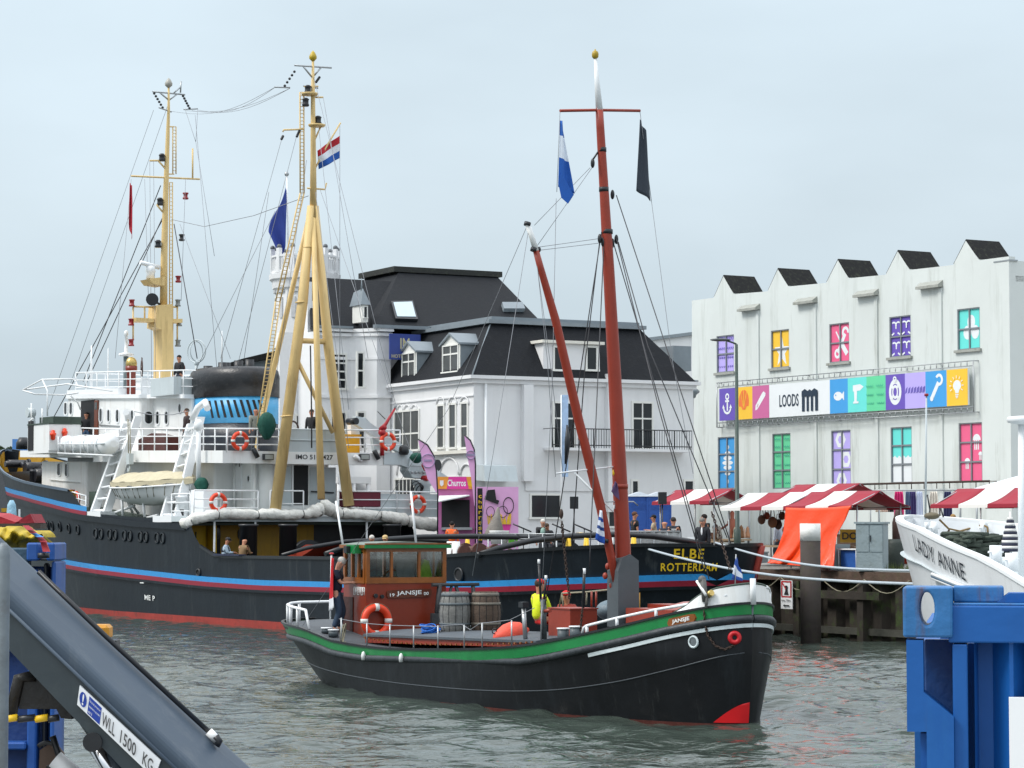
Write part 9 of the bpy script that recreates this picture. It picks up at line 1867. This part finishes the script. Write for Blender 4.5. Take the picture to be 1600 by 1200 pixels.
# yellow tarpaulin heap
o4 = atY(30, 852, Yl+.3); t = thing('yellow_tarp', 'crumpled yellow tarpaulin bundled on top of the blue steel bin', 'tarpaulin', loc=o4); rnd = random.Random(21); rows = []
prof = [(-30, 824), (0, 825), (12, 823), (30, 824), (38, 829), (48, 832), (58, 830), (66, 833), (69, 839)]
for j in range(15):
    f = j/14; row = []
    for i in range(45):
        x = lerp(-30, 69, i/44); top = interp(prof, x); bot = 856-.10*x if x < 30 else 853-(x-30)*.38; y = lerp(top, bot, f**1.2); bulge = .22*math.sin(math.pi*f)+.05*math.sin(x*.32+f*6)+.04*math.sin(x*.17-f*9); row.append(atY(x, y+1.2*math.sin(x*.4+f*8), Yl+.3-bulge)-o4)
    rows.append(row)
rows.append([p+Vector((0, .35, -.05)) for p in rows[-1]]); rows.insert(0, [p+Vector((0, .35, 0)) for p in rows[0]]); MB().grid(rows).build('tarp_sheet', mat('yellow tarp', '#b39a14', .7, var=.15, scale=5, bump=.02, dirt=(.10, .09, .02), dirt_amt=.5), t)
# strap
o5 = atY(60, 862, Yl-.3); t = thing('ratchet_strap', 'red webbing strap with a blue section laid over the yellow tarpaulin', 'strap', loc=o5); SP = [(35, 821), (42, 828), (47, 833), (57, 839), (63, 847), (67, 862)]; 
for i, (p, q) in enumerate(zip(SP, SP[1:])): a, b = atY(*p, Yl-.15), atY(*q, Yl-.2); m_ = MB(); m_.prism([a-o5, a-o5+Vector((.028, 0, 0)), b-o5+Vector((.034, 0, 0)), b-o5], (0, .02, 0)); m_.build('webbing', cmat('#3f86c8', .7, name='strap blue') if i == 2 else cmat('#93202a', .7, name='strap red'), t)
MB().tube([atY(68, 864, Yl-.12)-o5, atY(68, 872, Yl-.12)-o5], .03, 10).build('strap_roll', BLACK, t)
# timber beam and red tarp pieces behind
o6 = atY(20, 822, Yl+1.5); t = thing('timber_beam', 'brown timber beam lying behind the yellow tarpaulin', 'beam', loc=o6); MB().bb(atY(-60, 826, Yl+1.5)-o6, atY(63, 818, Yl+1.5)-o6+Vector((0, .2, 0))).build('beam', mat('dark timber', (.06, .04, .03), .8, var=.3), t)
o7 = atY(40, 818, Yl+1.8); t = thing('red_tarp', 'folded red sheet standing up behind the timber beam', 'tarpaulin', loc=o7); MB().prism([atY(x, y, Yl+1.8)-o7 for x, y in ((24, 818), (34, 810), (47, 803), (54, 817))], (.02, .25, 0)).build('red_sheet', cmat('#8e1c2a', .7, name='red sheet'), t); MB().prism([atY(x, y, Yl+1.7)-o7 for x, y in ((-20, 806), (0, 807), (24, 816), (22, 819), (-20, 819))], (0, .3, .02)).build('red_sheet', cmat('#a01a26', .7, name='red sheet 2'), t)
o8 = atY(18, 805, Yl+4); t = thing('wrapped_bottle_stack', 'blue and white wrapped goods behind the red sheet', 'goods', loc=o8); MB().lathe([(.03, -.1), (.035, 0), (.028, .07), (.012, .1)], (0, 0, 0), 10).build('wrapped_goods', mat('pale blue wrap', '#8ab4c8', .5, var=.3, scale=8), t); MB().bb((.045, 0, -.14), (.055, .02, .04)).build('white_batten', WHITEC, t); MB().lathe([(.08, -.2), (.1, -.05), (.06, .03)], (-.22, .3, 0), 10).build('dark_bundle', mat('navy bundle', (.02, .03, .06), .8), t)
# far left: moored black craft beyond the bow, blue container and trees
o9 = atY(-10, 800, 150); o9.z = 0; t = thing('work_boat', 'dark work boat moored beyond the tug bow at the left edge', 'boat', loc=o9); MB().prism([atY(x, y, 150)-o9 for x, y in ((-90, 922), (18, 922), (34, 826), (-90, 810))], (0, 4, 0)).build('hull', BLACKH, t); MB().prism([atY(x, y, 150)-o9 for x, y in ((-60, 830), (22, 830), (18, 758), (-60, 756))], (0, 3.9, 0)).build('deckhouse', mat('grey green house', (.10, .12, .12), .7), t); MB().bb(atY(2, 800, 149.9)-o9, atY(12, 790, 149.9)-o9).build('window', cmat('#b08a20', name='amber pane'), t); m_ = MB(); m_.tube([atY(-20, 708, 149)-o9, atY(14, 708, 149)-o9], .05, 5); [m_.tube([atY(x, 706, 149)-o9, atY(x, 760, 149)-o9], .06, 5) for x in (2, 11)]; m_.build('deck_frame', WHITE, t)
o10 = atY(32, 705, 160); t = thing('shipping_container', 'pale blue shipping container standing beyond the tug bow', 'container', loc=o10); MB().bb(atY(19, 706, 160)-o10, atY(44, 686, 160)-o10+Vector((0, 2.4, 0))).build('container_box', cmat('#4f86c8', .6, name='far container blue'), t); MB().bb(atY(17, 800, 160)-o10, atY(46, 706.5, 160)-o10+Vector((0, 2.4, 0))).build('container_stack', cmat('#5a6670', .7, name='far stack grey'), t)
def tree(lab, px, y0, y1, Y, wpx, seed):
    b = atY(px, y1, Y); b.z = 1.2; zt = atY(px, y0, Y).z-b.z; t = thing('tree', lab, 'tree', loc=b, group='trees beyond the tug bow'); W = wpx*Y/4000; rnd = random.Random(seed); m_ = MB(); m_.tube([(0, 0, 0), (0, 0, zt*.5), (.1, 0, zt*.8)], [.25, .18, .06], 8)
    for k in range(5): a = k*1.3; m_.tube([(0, 0, zt*(.35+.08*k)), (W*.35*math.cos(a), W*.35*math.sin(a), zt*(.6+.06*k))], [.1, .03], 5)
    m_.build('trunk', mat('bark', (.06, .045, .03), .9), t); m_ = MB(); cl_ = [(rnd.uniform(-.4, .4)*W, rnd.uniform(-.4, .4)*W, zt*rnd.uniform(.45, .92), rnd.uniform(.14, .26)*W) for _ in range(16)]
    for cx, cy, cz_, r in cl_:
        for q in range(130):
            v = Vector((rnd.gauss(0, 1), rnd.gauss(0, 1), rnd.gauss(0, .8))).normalized()*r*rnd.uniform(.5, 1.1); c = Vector((cx, cy, cz_))+v; a = Vector((rnd.uniform(-1, 1), rnd.uniform(-1, 1), rnd.uniform(-1, 1))).normalized()*.2; e = a.orthogonal().normalized()*.13; m_.add([c-a, c-e, c+a, c+e], [(0, 1, 2, 3)])
    m_.build('crown', mat('leaves', (.05, .08, .035), .8, var=.4, scale=.6), t)
tree('bushy green tree standing left of the pale blue container', 10, 682, 730, 180, 22, 1); tree('smaller green tree at the left edge of the view', -4, 690, 730, 176, 18, 2)
